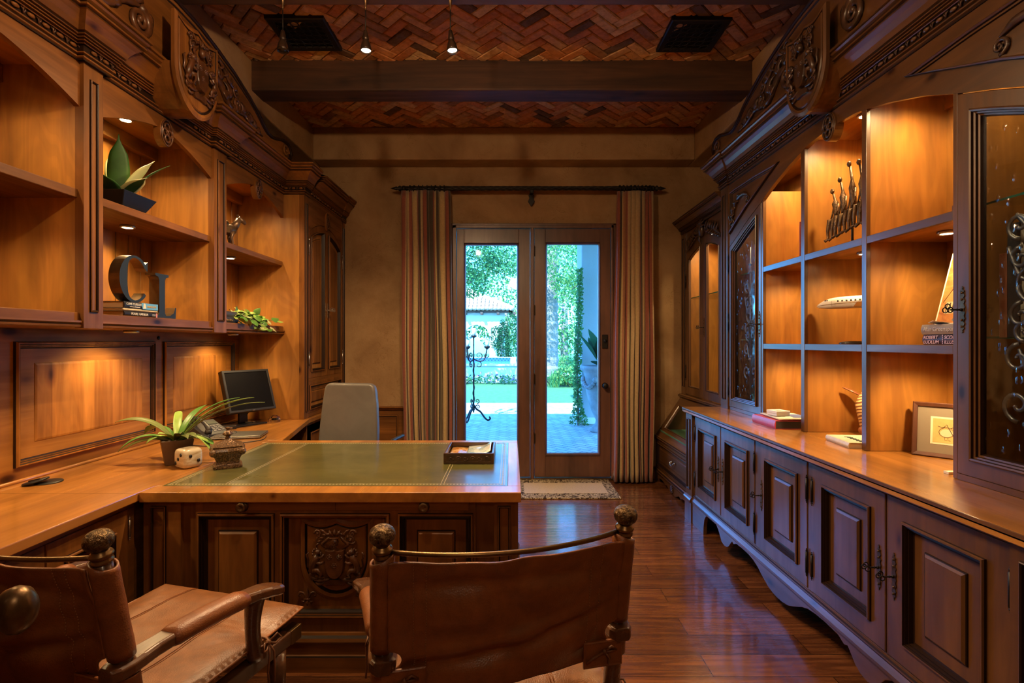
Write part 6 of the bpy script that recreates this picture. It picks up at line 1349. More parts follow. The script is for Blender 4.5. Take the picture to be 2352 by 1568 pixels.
def campaign_chair(loc, rz, label):
    w = thing('campaign_chair', label, 'chair', loc, rz, 'leather campaign chairs before the desk')
    PX, lean = .30, .10                                 # post spacing and backward lean over the height of the back
    def post(sx, z): return V3((sx * PX, -lean * max(0, z - .42) / .55, z))
    for sx in (-1, 1):
        q = MB(); rs = []
        for z, r in ((.0, .018), (.03, .021), (.10, .018), (.16, .023), (.19, .018), (.24, .023), (.36, .024), (.46, .023), (.60, .021), (.86, .0185), (.915, .0185)):
            c = post(sx, z); rs.append([c + V3((r * cos(t), r * sin(t), 0)) for t in [2 * pi * i / 18 for i in range(18)]])
        p = q.loft(rs).build('back_post', M['chairwood'], w)
        ax = (post(sx, .95) - post(sx, .85)).normalized(); b = post(sx, .907)
        q = MB(); q.lathe([(a_ * .72, b_ * .78) for a_, b_ in [(.026, 0), (.030, .004), (.0305, .009), (.026, .013), (.0265, .017), (.0315, .021), (.033, .026), (.031, .031), (.0245, .034), (.024, .040)]], b, 24, ax); q.build('brass_collar', M['brass'], p)
        q = MB(); q.lathe([(a_ * .68, b_ * .78) for a_, b_ in [(.0235, .038), (.024, .042), (.032, .048), (.0405, .056), (.0440, .066), (.0435, .076), (.039, .086), (.029, .094), (.016, .0985), (.001, .100)]], b, 28, ax); q.build('finial', M['finial'], p)
    za = .647
    for sx in (-1, 1):                                  # arms
        P0 = post(sx, za); fl = .058
        def A(t): return V3((P0.x + sx * fl * t ** 1.3, P0.y + .425 * t, za + .012 * sin(pi * t)))
        out = []
        prof = [(-.10, .020), (-.06, .031), (0, .035), (.07, .033), (.15, .028), (.35, .027), (.60, .027), (.74, .028), (.82, .031), (.90, .037), (.96, .038), (1.0, .030), (1.02, .012)]
        rs = []
        for t_, hw in prof:
            c = A(max(t_, 0)) + V3((0, .44 * min(t_, 0), 0)); th = .017 if t_ < .8 else .015; dz = -.010 * max(0, (t_ - .85) / .17) ** 1.5
            rs.append([c + V3((a * hw + sx * .006 * max(0, t_ - .8) * 5, 0, b * th + dz)) for a, b in ((-1, -.6), (-.75, -1), (.75, -1), (1, -.6), (1, .6), (.75, 1), (-.75, 1), (-1, .6))])
        q = MB().loft(rs, sm=False); arm = q.build('armrest', M['chairwood'], w, bev=.003)
        rs = []
        for i in range(13):
            t_ = .24 + .50 * i / 12; c = A(t_); e = .004 if i in (0, 12) else 0
            rs.append([c + V3(((.0355 - e) * cos(a), 0, (.0265 - e) * sin(a))) for a in [2 * pi * k / 20 for k in range(20)]])
        MB().loft(rs).build('leather_sleeve', M['hide'], arm)
        q = MB(); f0 = V3((sx * (PX + .012), P0.y + .40, .43)); f1 = A(.80) + V3((0, 0, -.012)); rs = []
        for i in range(13):
            t_ = i / 12; c = f0.lerp(f1, t_) + V3((0, -.014 * sin(pi * t_) + .02 * t_, 0)); r = .030 - .008 * sin(pi * min(1, t_ * 1.0)) + .003 * t_
            rs.append([c + V3((r * .85 * cos(a), r * cos(0) * sin(a), 0)) for a in [2 * pi * k / 14 for k in range(14)]])
        q.loft(rs).build('arm_support', M['chairwood'], w)
        q = MB(); rs = []
        for z, r in ((0, .018), (.03, .022), (.09, .019), (.15, .026), (.18, .02), (.22, .027), (.30, .028), (.385, .028)):
            c = V3((sx * (PX - .0), .46, z)); rs.append([c + V3((r * cos(t), r * sin(t), 0)) for t in [2 * pi * i / 16 for i in range(16)]])
        q.loft(rs).build('front_leg', M['chairwood'], w)
    q = MB()
    for sx in (-1, 1): q.box(sx * PX - .018, sx * PX + .018, -.02, .555, .385, .43)
    q.box(-PX + .018, PX - .018, .515, .552, .388, .427); q.box(-PX + .018, PX - .018, -.018, .018, .388, .427)
    q.build('seat_frame', M['chairwood'], w, bev=.004)
    q = MB()
    for sx in (-1, 1):
        q = MB().box(sx * PX - .0195, sx * PX + .0195, .505, .557, .3835, .4315); q.build('brass_corner_strap', M['brass'], w, bev=.002)
    q = MB()
    for sx in (-1, 1): q.tube([(sx * PX, 0, .17), (sx * PX, .46, .17)], [.012, .012], 10)
    q.tube([(-PX, .23, .172), (PX, .23, .172)], .012, 10); q.build('stretcher', M['chairwood'], w)
    # cushion: puffed leather pad with pinched corners and post notches
    r_ = random.Random(3)
    def cush(u, v, top):
        a, b = u * 2 - 1, v * 2 - 1; hx = .312; y0, y1 = -.005, .585
        x = hx * a * (1 - .02 * b * b); y = (y0 + y1) / 2 + (y1 - y0) / 2 * b * (1 - .015 * a * a)
        edge = max(0, 1 - max(abs(a), abs(b)) ** 5) ** .5; corner = (abs(a) * abs(b)) ** 3
        zm = .468 + .004 * corner; th = .034 * edge * (1 - .25 * corner)
        for px, py in ((-.3, 0), (.3, 0), (-.31, .40), (.31, .40)):
            d2 = (x - px) ** 2 + (y - py) ** 2; k = math.exp(-d2 / .0035); th *= 1 - .85 * k
            th += .006 * sin(26 * atan2(y - py, (x - px) + 1e-6)) * math.exp(-d2 / .012) * edge * .6
        th -= .0025 * math.exp(-((abs(x) - .145) / .006) ** 2) * edge
        n = mnoise.noise(V3((x * 9, y * 9, 3.0))) * .005 + mnoise.noise(V3((x * 24, y * 16, 1.0))) * .0022
        return V3((x, y, zm + (th + n * edge if top else -th * .75)))
    q = MB(); q.grid(lambda u, v: cush(u, v, True), 56, 56); q.grid(lambda u, v: cush(1 - u, v, False), 28, 28)
    cu = q.build('seat_cushion', M['hideseat'], w, merge=1e-4)
    q = MB()
    for sx in (-1, 1):
        for e in (-.0045, .0045): q.tube([cush(.5 + .5 * (sx * .145 + e) / .312, v / 30, True) + V3((0, 0, .0012)) for v in range(1, 30)], .0012, 4)
    pts = [cush(u / 40, .001, True) for u in range(41)] ; pp = [cush(u / 40, .0, True) for u in range(0, 41)] + [cush(1, v / 30, True) for v in range(1, 31)] + [cush(1 - u / 40, 1, True) for u in range(1, 41)] + [cush(0, 1 - v / 30, True) for v in range(1, 31)]
    q.tube(pp, .0042, 6); q.build('piping', M['hide'], cu)
    for sx in (-1, 1):                                  # tie laces at the arm supports and posts
        for y, zz in ((.40, .475), (.0, .47)):
            c = V3((sx * (PX + .012 if y else PX), y + (P0.y if y else 0), zz)); q = MB()
            q.tube([c + V3((.031 * cos(t), .031 * sin(t), 0)) for t in [2 * pi * i / 18 for i in range(19)]], .0036, 6)
            k = c + V3((sx * .032, .012, 0)); q.ball(k, .009, 8)
            q.tube([k, k + V3((sx * .008, .03, .014)), k + V3((sx * .012, .045, -.004)), k + V3((sx * .008, .022, -.012)), k], .0034, 6)
            q.tube([k, k + V3((sx * .006, -.022, .010)), k + V3((sx * .012, -.035, -.010)), k + V3((sx * .008, -.015, -.014)), k], .0034, 6)
            for e in (-.008, .010): q.tube([k, k + V3((sx * .012, e, -.03)), k + V3((sx * .010, e * 1.6, -.085)), k + V3((sx * .013, e * 1.2, -.125))], .0032, 6)
            q.build('tie_lace', M['lace'], cu)
    # sling back: sleeves round the posts and a bowed panel between, notched where the arms pass
    z_lo, z_hi, a0, a1 = .577, .901, .628, .674; bow = .062
    def wr(u, z): return .016 * math.exp(-((z - .665 - .055 * u - .02 * u * u) / .022) ** 2) * (1 - u ** 4) - .010 * math.exp(-((z - .70 - .05 * u) / .018) ** 2) * (1 - u ** 4) + .010 * math.exp(-((z - .845 + .02 * u * u) / .02) ** 2) * (1 - u ** 4) + .006 * sin(z * 42 + 3 * u + 1.5 * sin(5 * u)) * (1 - abs(u) ** 3) + mnoise.noise(V3((u * 3, z * 14, .4))) * .009
    q = MB(); R0 = .026
    def panel(a, b):
        u = a * 2 - 1; top = z_hi - .028 * (1 - u * u) * .0 - .004 * (1 - abs(u) ** 4); z = z_lo + (top - z_lo) * b
        ue = abs(u); lim = PX - .012 - .034 * max(0, 1 - ((z - (a0 + a1) / 2) / .030) ** 2) ** .7 * ue ** 8
        y = -bow * (1 - u * u) ** .9 + wr(u, z) - lean * max(0, z - .42) / .55 - R0 * (ue ** 10)
        return V3((u * lim, y, z))
    NU, NV = 64, 72; q.grid(panel, NU, NV)
    def keep(f):
        cx = sum(q.v[i][0] for i in f) / len(f); cz = sum(q.v[i][2] for i in f) / len(f)
        return True
    ks = [i for i, f in enumerate(q.f) if keep(f)]; q.f = [q.f[i] for i in ks]; q.m = [q.m[i] for i in ks]; q.s = [q.s[i] for i in ks]
    pn = q.build('sling_back', M['hide'], w, solid=.0055)
    for sx in (-1, 1):
        for z0, z1 in ((a1, z_hi + .004), (z_lo, a0)):
            q = MB(); rs = []
            for i in range(13):
                z = z0 + (z1 - z0) * i / 12; c = post(sx, z)
                rs.append([c + V3((R0 * cos(t) * (1 + .02 * sin(z * 90 + t)), R0 * sin(t) * (1 + .03 * sin(z * 70 + 2 * t)), .010 * (cos(t) * -sx) * (1 if i == 12 and z0 == a1 else 0))) for t in [2 * pi * k / 22 for k in range(22)]])
            q.loft(rs, caps=False); q.build('post_sleeve', M['hide'], pn, solid=.005)
        for uu in (.80, .70):
            q = MB()
            for i in range(44):
                p = panel(.5 + sx * uu / 2, (i + .2) / 44); p2 = panel(.5 + sx * uu / 2, (i + .75) / 44)
                q.tube([p + V3((0, -.0034, 0)), p2 + V3((0, -.0034, 0))], .0011, 4)
            q.build('stitching', M['stitch'], pn)
        q = MB(); c = post(sx, (z_lo + a0) / 2) + V3((-sx * .05, -.042, 0))
        rs, mi = ring_rect(Fr(tuple(c), (1, 0, 0), (0, 0, 1), (0, -1, 0)), -.055, .05, -.033, .033, [(0, -.004, 0), (0, .002, 0), (.003, .004, 0), (.006, .003, 0)]); q.rings(rs, mi, cap0=True); q.build('tab', M['hide'], pn)
        k = c + V3((0, -.006, .008)); q = MB(); q.ball(k, .007, 8)
        q.tube([k, k + V3((.016, -.008, .016)), k + V3((.03, -.004, .004)), k + V3((.014, 0, -.002)), k], .0034, 6); q.tube([k, k + V3((-.03, -.004, -.010)), k + V3((-.05, -.003, -.022))], .0034, 6); q.tube([k, k + V3((.012, -.004, -.016)), k + V3((.008, -.003, -.03))], .0034, 6); q.build('tie_lace', M['lace'], pn)
    pts = []
    for i in range(29):
        u = -1 + 2 * i / 28; pts.append(V3((u * (PX - .02), -lean * (.905 - .42) / .55 - bow * 1.05 * (1 - u * u) ** .95, .916)))
    MB().tube(pts, .0062, 10).build('back_rail', M['brass'], w)
    return w
ca = at_z(884, 1229, .960); cbp = at_z(1432, 1183, .960)
mid_ = (ca + cbp) / 2; ang = atan2(cbp.y - ca.y, cbp.x - ca.x); off = .10 * (.96 - .42) / .55
campaign_chair((mid_.x - sin(ang) * off, mid_.y + cos(ang) * off, 0), ang, 'saddle-leather campaign chair with finials, seen from behind, at the desk corner near the sideboard')
cr = at_z(226, 1241, .960); a2 = -R(15.5); ctr = cr - V3((cos(a2), sin(a2), 0)) * .30
campaign_chair((ctr.x - sin(a2) * off, ctr.y + cos(a2) * off, 0), a2, 'saddle-leather campaign chair turned toward the desk, beside the base cabinet and entry door knob')
# ================================================================== GARDEN OUTSIDE THE DOORS
t = NT('herringbone_patio'); co_ = t.coords((1, 1, 1), (0, 0, R(45))); b = t.n('ShaderNodeTexBrick'); b.inputs['Scale'].default_value = 1
for k, v in (('Mortar Size', .008), ('Brick Width', .22), ('Row Height', .11)): b.inputs[k].default_value = v
b.inputs['Color1'].default_value = (.72, .67, .63, 1); b.inputs['Color2'].default_value = (.54, .50, .47, 1); b.inputs['Mortar'].default_value = (.16, .16, .16, 1); t.l(co_, b.inputs['Vector'])
m_ = t.bsdf(t.mix(.5, b.outputs[0], t.ramp(t.noise(t.coords(), 3, 4), [(.3, (.5,) * 3), (.7, (1,) * 3)]), 'MULTIPLY'), .55, bump=b.outputs[1], bstr=-.8, bdist=.02)
tag(MB().box(-9, 9, YB + .17, 11.75, -.2, -.005).build('patio', m_), 'grey herringbone brick patio outside the doors', 'patio', kind='structure')
t = NT('lawn_grass'); co_ = t.coords(); m_ = t.bsdf(t.ramp(t.noise(co_, 9, 5, .7), [(.3, (.05, .15, .045)), (.7, (.12, .27, .085))]), .9, bump=t.noise(co_, 160, 2), bstr=.8, bdist=.02)
tag(MB().box(-14, 14, 11.75, 60, -.2, -.002).build('lawn', m_), 'sunlit green garden lawn beyond the patio', 'lawn', kind='structure')
M['stucco'] = plain('white_stucco', (.72, .70, .66), .9, bump=.3, bscale=30, bdist=.01)
M['barkpalm'] = plain('palm_bark', (.24, .18, .14), .9, bump=.9, bscale=22, bdist=.03, vary=.3)
fol = {}
for nm, c in (('a', (.03, .115, .055)), ('b', (.06, .21, .085)), ('c', (.12, .30, .10)), ('y', (.22, .36, .10)), ('d', (.016, .068, .040))):
    t = NT('garden_leaf_' + nm); mx_ = t.n('ShaderNodeMixShader'); mx_.inputs[0].default_value = .45
    d_ = t.n('ShaderNodeBsdfDiffuse'); d_.inputs[0].default_value = (*c, 1); tl = t.n('ShaderNodeBsdfTranslucent'); tl.inputs[0].default_value = (c[0] * 1.3, c[1] * 1.2, c[2], 1)
    t.l(d_.outputs[0], mx_.inputs[1]); t.l(tl.outputs[0], mx_.inputs[2]); t.l(mx_.outputs[0], t.out.inputs[0]); fol[nm] = t.mat
def cloud(q, c, r, n, s, seed, mis=(0, 1, 2), shell=.5):
    rr = random.Random(seed); c = V3(c)
    for _ in range(n):
        while True:
            d = V3((rr.uniform(-1, 1), rr.uniform(-1, 1), rr.uniform(-1, 1)))
            if .01 < d.length <= 1: break
        d = d.normalized() * (shell + (1 - shell) * rr.random()) ** .6
        p = c + V3((d.x * r[0], d.y * r[1], d.z * r[2])); a = V3((rr.uniform(-1, 1), rr.uniform(-1, 1), rr.uniform(-1, .6))).normalized(); b_ = a.cross(V3((rr.uniform(-1, 1), rr.uniform(-1, 1), rr.uniform(-1, 1)))).normalized(); k = s * rr.uniform(.6, 1.3)
        q.add([p - b_ * k * .35, p + a * k * .5, p + b_ * k * .35 + a * k * .1, p - a * k * .5], [(0, 1, 2, 3)], rr.choice(mis))
def tree(name, label, x, y, trunk_h, tr, clouds, mats, s, seed, group=None, tip=(0, 0)):
    w = thing(name, label, 'tree', (x, y, 0), 0, group)
    q = MB(); q.tube([(tip[0] * t_, tip[1] * t_, trunk_h * t_) for t_ in (0, .3, .6, 1)], [tr * 1.2, tr, tr * .85, tr * .7], 10)
    for k, (c, r, n) in enumerate(clouds): q.tube([(tip[0] * .8, tip[1] * .8, trunk_h * .8), (c[0] * .5, c[1] * .5, (trunk_h + c[2]) / 2), c], [tr * .5, tr * .35, tr * .15], 6)
    q.build('trunk', M['barkpalm'], w)
    q = MB()
    for k, (c, r, n) in enumerate(clouds): cloud(q, c, r, n, s, seed + k)
    q.build('foliage', mats, w, weld=False)['kind'] = 'stuff'
    return w
G3 = [fol['a'], fol['b'], fol['c']]; GY = [fol['b'], fol['c'], fol['y']]; GD = [fol['d'], fol['a'], fol['b']]
tree('shade_tree', 'broad shade tree whose leafy boughs hang over the lawn, seen through the fixed door', -2.6, 14.2, 4.2, .16, [((1.0, .2, 3.9), (1.5, 1.2, .95), 5200), ((2.5, .5, 4.3), (1.2, 1.1, 1.0), 3400), ((.2, .3, 4.4), (1.3, 1.2, 1.0), 2200), ((1.5, .0, 3.05), (.55, .5, .45), 800)], G3, .078, 21)
tree('young_tree', 'lighter yellow-green tree overhanging the lawn beside the palm trunk', 3.3, 15.2, 4.0, .13, [((-1.2, .1, 3.9), (1.3, 1.1, 1.2), 5200), ((-.2, .3, 4.3), (1.2, 1.1, 1.1), 2600), ((-1.5, 0, 2.95), (.6, .5, .5), 900)], GY, .072, 31)
pw = thing('palm_tree', 'thick ringed palm trunk rising beside the low hedge, seen through the knobbed door', 'tree', (1.30, 17.3, 0)); q = MB(); rs = []
for i in range(70):
    z = i * .1; r = .31 * (1 + .10 * ((i % 3) / 2.0)) * (1.12 if i < 6 else 1); rs.append([V3((r * cos(a) * (1 + .05 * sin(5 * a + i)), r * sin(a), z)) for a in [2 * pi * k / 16 for k in range(16)]])
q.loft(rs, sm=False).build('trunk', M['barkpalm'], pw); q = MB()
for k in range(16): blade(q, (0, 0, 6.9), k * .4, 2.6, .3, .6 + .05 * k, 1.6, k % 2, 10, None, .3)
q.build('fronds', [fol['a'], fol['b']], pw)
for k, (x, y, h, w_, sd, lab) in enumerate(((-4.5, 33, 8, 3.4, 41, 'tall dense garden tree far beyond the pavilion'), (-.3, 34, 7.5, 3.0, 42, 'tall pale green tree rising behind the pavilion roof corner'), (3.2, 30, 8.5, 3.0, 43, 'tall dense tree far beyond the palm trunk'), (6.3, 32, 9, 3.2, 44, 'tall tree far beyond the ivied column'))):
    tree('garden_tree', lab, x, y, h * .5, .22, [((0, 0, h * .55), (w_ * .8, w_ * .7, h * .5), 5200)], (GY if k in (1, 2) else G3), .20, sd, 'trees along the garden edge')
# hedge, shrubs, border
hd = thing('low_hedge', 'low clipped dark hedge edging the lawn beneath the palm', 'hedge', (2.6, 16.55, 0)); MB().box(-1.7, 2.5, -.2, .25, .0, .24).build('branches', plain('hedge_twigs', (.03, .05, .025), .9, bump=.8, bscale=40), hd)
q = MB(); rr = random.Random(3)
for _ in range(2600): cloud(q, (rr.uniform(-1.7, 2.5), rr.uniform(-.22, .25), rr.uniform(.02, .27)), (.03, .03, .03), 1, .07, rr.random())
q.build('foliage', GD, hd, weld=False)['kind'] = 'stuff'
def shrub(name, label, x, y, r, n, mats, s, seed, group=None, cat='shrub'):
    w = thing(name, label, cat, (x, y, 0), 0, group); q = MB()
    for a in range(5): q.tube([(0, 0, 0), (r[0] * .5 * cos(a * 1.3), r[1] * .5 * sin(a * 1.3), r[2] * 1.2)], [.03, .012], 6)
    q.build('stems', M['barkpalm'], w); q = MB(); cloud(q, (0, 0, r[2]), r, n, s, seed, shell=.3); q.build('foliage', mats, w, weld=False)['kind'] = 'stuff'; return w
shrub('leafy_shrub', 'bright leafy shrub before the palm trunk, above the low hedge', 1.85, 15.85, (.5, .35, .36), 700, GY, .10, 51)
shrub('clipped_shrub', 'rounded clipped pale shrub on the gravel beyond the palm, wider one', 2.45, 22.5, (.42, .35, .42), 700, GY, .09, 52, 'clipped pale shrubs'); shrub('clipped_shrub', 'rounded clipped pale shrub nearer the ivied column', 3.15, 23.5, (.40, .35, .40), 600, GY, .09, 53, 'clipped pale shrubs')
q = MB(); rr = random.Random(8)
for k in range(60): blade(q, (1.35 + rr.uniform(-.16, .16), 15.75 + rr.uniform(-.15, .15), 0), rr.uniform(0, 6.28), rr.uniform(.35, .7), .016, rr.uniform(.1, .6), .6, k % 3, 6)
tag(q.build('sword_grass', GY), 'clump of upright strappy grass at the foot of the palm', 'ornamental grass', kind='stuff')
tag(MB().box(1.1, 9, 18, 27, -.02, .02).build('gravel_path', plain('pale_gravel', (.62, .56, .50), .95, bump=.5, bscale=60)), 'pale gravel court beyond the hedge', 'path', kind='structure')
# flower border, raised pool
q = MB(); fl_ = MB(); rr = random.Random(9)
for _ in range(900): cloud(q, (rr.uniform(-4.5, .9), rr.uniform(16.75, 17.35), rr.uniform(.02, .26)), (.05, .05, .05), 1, .09, rr.random())
for _ in range(330): cloud(q, (rr.uniform(-4.5, .9), rr.uniform(16.7, 17.3), rr.uniform(.12, .32)), (.04, .04, .04), 1, .11, rr.random(), (3, 3, 4, 5))
tag(q.build('flower_border', G3 + [plain('white_petals', (.8, .8, .75), .7), plain('yellow_petals', (.75, .6, .15), .7), plain('violet_petals', (.45, .2, .5), .7)], weld=False), 'row of white, yellow and violet flowers before the raised pool', 'flower bed', kind='stuff')
pl_ = thing('raised_pool', 'raised garden pool with pale stone wall and blue waterline tiles', 'pool', (-2.4, 19.6, 0))
MB().box(-3.2, 2.65, -2.2, -1.95, 0, .58).box(2.4, 2.65, -1.95, 2.4, 0, .58).box(-3.2, -2.95, -1.95, 2.4, 0, .58).box(-3.2, 2.65, 2.4, 2.9, 0, .74).build('stone_wall', plain('pool_stone', (.52, .49, .43), .8, bump=.3, bscale=20), pl_)
MB().box(-3.3, 2.72, -2.28, -1.9, .58, .64).build('coping', plain('pool_coping', (.70, .67, .6), .7), pl_, bev=.01)
t = NT('pool_water'); MB().box(-2.95, 2.4, -1.95, 2.38, .0, .56).build('water', t.bsdf((.10, .36, .52), .06, bump=t.noise(t.coords(), 6, 3), bstr=.3, bdist=.03), pl_)
t = NT('blue_tiles'); ck = t.n('ShaderNodeTexChecker'); ck.inputs['Scale'].default_value = 14; ck.inputs[1].default_value = (.02, .06, .35, 1); ck.inputs[2].default_value = (.04, .12, .5, 1); t.l(t.coords(), ck.inputs[0])
MB().box(-2.95, 2.4, 2.37, 2.4, .56, .72).build('tile_band', t.bsdf(ck.outputs[0], .2), pl_)
# pavilion
pv = thing('garden_pavilion', 'white stucco garden pavilion with an arched opening and clay tile roof beyond the pool', 'pavilion', (-2.9, 24.6, 0))
q = MB(); cx0, rw, sp = 1.28, .62, 1.62; arch = [(cx0 - rw, 0)] + [(cx0 - rw * cos(pi * i / 20), sp + rw * sin(pi * i / 20)) for i in range(21)] + [(cx0 + rw, 0)]
poly = [(-3.0, 0)] + arch + [(2.62, 0), (2.62, 2.85), (-3.0, 2.85)]
q.prism(poly, -.45, 0, Fr((0, 0, 0), (1, 0, 0), (0, 0, 1), (0, -1, 0))); q.prism([(.45, 0), (3.2, 0), (3.2, 2.85), (.45, 2.85)], -.4, 0, Fr((2.62, 0, 0), (0, 1, 0), (0, 0, 1), (1, 0, 0))); q.build('stucco_walls', M['stucco'], pv)
t = NT('clay_roof_tile'); M['tile'] = t.bsdf(t.ramp(t.noise(t.coords(), 9, 2), [(.3, (.42, .25, .16)), (.7, (.62, .46, .36))]), .8)
q = MB(); q.box(-3.4, 3.0, -.4, -.25, 2.78, 2.93); q.box(2.85, 3.0, -.4, 3.6, 2.78, 2.93)
for k in range(9): q.box(-3.2 + .78 * k, -3.08 + .78 * k, -.52, 0, 2.70, 2.82)
q.build('eave_beam', M['beam'], pv)
q = MB(); E0, E1, AP = V3((-3.5, -.55, 2.92)), V3((3.05, -.55, 2.92)), V3((-.2, 1.6, 4.35)); B1 = V3((3.05, 3.7, 2.92))
q.add([E0, E1, AP], [(0, 1, 2)]); q.add([E1, B1, AP], [(0, 1, 2)])
for k in range(34):
    f = (k + .5) / 34; b0 = E0.lerp(E1, f); fr_ = AP - (E0 + E1) / 2; d0 = min(f, 1 - f) * 2; top = b0 + fr_ * d0; n_ = max(2, int(d0 * 9))
    for j in range(n_):
        p0, p1 = b0.lerp(top, j / n_), b0.lerp(top, (j + 1.1) / n_)
        q.tube([p0 + V3((0, -.03, .05)), p1 + V3((0, 0, .02))], [.105, .08], 7)
for f in (0.0,): q.tube([E1 + V3((0, 0, .06)), AP + V3((0, 0, .08))], .11, 8)
q.build('tile_roof', M['tile'], pv)
vn = thing('climbing_vine', 'leafy vine climbing the pavilion wall beside its arch', 'vine', (-.65, 24.1, 0)); q = MB(); q.tube([(.2, 0, 0), (.25, 0, 1.2), (.1, 0, 2.2)], .03, 6); q.build('stems', M['barkpalm'], vn)
q = MB(); cloud(q, (.30, 0, 1.2), (.30, .25, 1.3), 1900, .085, 61); cloud(q, (.0, 0, 1.6), (.36, .2, .6), 700, .085, 62); cloud(q, (.75, .1, 1.5), (.3, .3, 1.5), 1200, .085, 63); q.build('foliage', GD, vn, weld=False)['kind'] = 'stuff'
# portico column with ivy, urn
pc = thing('portico_column', 'thick square white stucco portico column on the patio', 'column', (1.635, 8.95, 0)); q = MB(); q.box(-.42, .6, -.28, .35, 0, 5.0); q.build('shaft', plain('grey_white_stucco', (.40, .41, .42), .9, bump=.3, bscale=30, bdist=.01), pc, bev=.02); MB().box(-.47, .65, -.33, .40, 0, .12).build('base', M['stucco'], pc, bev=.02)
iv = thing('ivy', 'strip of ivy climbing the garden-facing edge of the portico column', 'vine', (1.165, 8.62, 0)); q = MB(); q.tube([(-.02, -.06, 0), (-.04, -.07, .9), (.0, -.06, 2.4)], [.02, .015, .008], 6); q.build('stems', M['barkpalm'], iv)
q = MB(); rr = random.Random(14)
for _ in range(2300):
    z = rr.random() ** 1.15 * 2.62; wd = .075 * (1 - .5 * z / 2.62) + (.10 * max(0, 1 - z / .3)); cloud(q, (-.015 + rr.uniform(-1, 1) * wd - .02 * sin(z * 2), -.05 + rr.uniform(-.08, .06), z + .01), (.015, .015, .015), 1, .045, rr.random())
q.build('foliage', GY[:2] + [fol['c']], iv, weld=False)['kind'] = 'stuff'
un = thing('planter_urn', 'tall grey garlanded garden urn on the patio beside the column', 'planter', (1.44, 7.98, 0)); M['urn'] = plain('weathered_grey_stone', (.26, .25, .24), .8, bump=.4, bscale=40, vary=.3)
MB().lathe([(.19, 0), (.20, .03), (.17, .05), (.16, .08), (.11, .12), (.10, .18), (.16, .30), (.22, .48), (.265, .70), (.285, .90), (.30, .94), (.335, .97), (.345, 1.0), (.335, 1.03), (.29, 1.03), (.26, .98), (.001, .95)], (0, 0, 0), 36).build('urn_body', M['urn'], un)
q = MB()
for k in range(6):
    a0 = k * pi / 3
    for i in range(9):
        a = a0 + pi / 3 * i / 8; q.ball((.285 * cos(a), .285 * sin(a), .80 - .10 * sin(pi * i / 8)), (.035, .035, .035), 8)
    q.ball((.29 * cos(a0), .29 * sin(a0), .82), .05, 8)
q.build('garland_relief', M['urn'], un)
up_ = thing('urn_plant', 'large paddle-leaved plant growing in the grey urn', 'plant', (1.44, 7.98, .98)); q = MB(); rr = random.Random(4)
for k in range(16): blade(q, (.03 * cos(k), .03 * sin(k), -.02), k * 2.4, rr.uniform(.45, .75), .10, rr.uniform(.15, 1.1), .5, k % 2, 8, None, .2, lambda t: max(.06, sin(pi * min(1, max(0, t - .25) / .75)) ** .7 if t > .27 else .08))
q.build('leaves', [fol['a'], fol['d']], up_); MB().ball((0, 0, -.015), (.25, .25, .02), 14).build('soil', M['soil'], up_)
# iron candle stand
cs = thing('candle_stand', 'wrought iron scrolled candle stand with glass hurricanes on the patio', 'candelabrum', tuple(at_z(1088, 968, 0)))
q = MB(); q.tube([(.009 * cos(i * .5), .009 * sin(i * .5), .2 + .95 * i / 60) for i in range(61)], .014, 6); q.tube([(0, 0, .16), (0, 0, 1.5)], .013, 8); q.build('stem', M['iron'], cs)
for k in range(3):
    a = k * 2 * pi / 3 + .12; f_ = Fr((0, 0, 0), (cos(a), sin(a), 0), (0, 0, 1), (-sin(a), cos(a), 0)); q = MB()
    scurve(q, f_, [(0, .30), (.05, .22), (.12, .17), (.20, .06), (.255, .022), (.29, .05), (.275, .085)], .016, 0, 8, flat=1, ends=(.7, .7)); spiral(q, f_, .075, .255, .045, 1.1, pi, .010, 0, -1); spiral(q, f_, .06, .36, .045, 1.1, -pi / 2, .010, 0, 1); q.build('foot_scroll', M['iron'], cs)
    q = MB()
    spiral(q, f_, .09, 1.16, .07, 1.3, -pi / 2, .010, 0, 1); spiral(q, f_, .085, 1.0, .06, 1.2, pi / 2, .010, 0, -1); scurve(q, f_, [(0, 1.1), (.10, 1.06), (.19, 1.10), (.235, 1.28)], .012, 0, 8, flat=1, ends=(.8, .8)); spiral(q, f_, .22, 1.16, .045, 1.2, 0, .009, 0, -1); arm = q.build('candle_arm', M['iron'], cs)
    tx, ty_ = .235 * cos(a), .235 * sin(a); MB().lathe([(.015, 1.27), (.05, 1.30), (.055, 1.325), (.05, 1.328), (.001, 1.32)], (tx, ty_, 0), 16).build('candle_cup', M['iron'], cs)
    MB().lathe([(.032, 1.325), (.032, 1.43), (.001, 1.432)], (tx, ty_, 0), 16).build('candle', M['white'], cs); MB().lathe([(.048, 1.328), (.058, 1.42), (.07, 1.50)], (tx, ty_, 0), 18).build('hurricane_glass', M['clearglass'], cs)
MB().lathe([(.015, 1.47), (.05, 1.49), (.055, 1.515), (.001, 1.512)], (0, 0, 0), 16).build('candle_cup', M['iron'], cs); MB().lathe([(.036, 1.514), (.036, 1.64), (.001, 1.642)], (0, 0, 0), 16).build('candle', M['white'], cs); MB().lathe([(.05, 1.516), (.06, 1.62), (.072, 1.71)], (0, 0, 0), 18).build('hurricane_glass', M['clearglass'], cs)
# unseen roof, its patio slab added to keep sun off the column
tag(MB().box(.1, 6, YB + .2, 9.7, 3.5, 3.7).box(-6, 6, YF - 2, YB + .2, 4.2, 4.4).build('shade_roof', M['stucco']), 'unseen roof over patio and house, added to shade the column', 'roof', kind='structure')
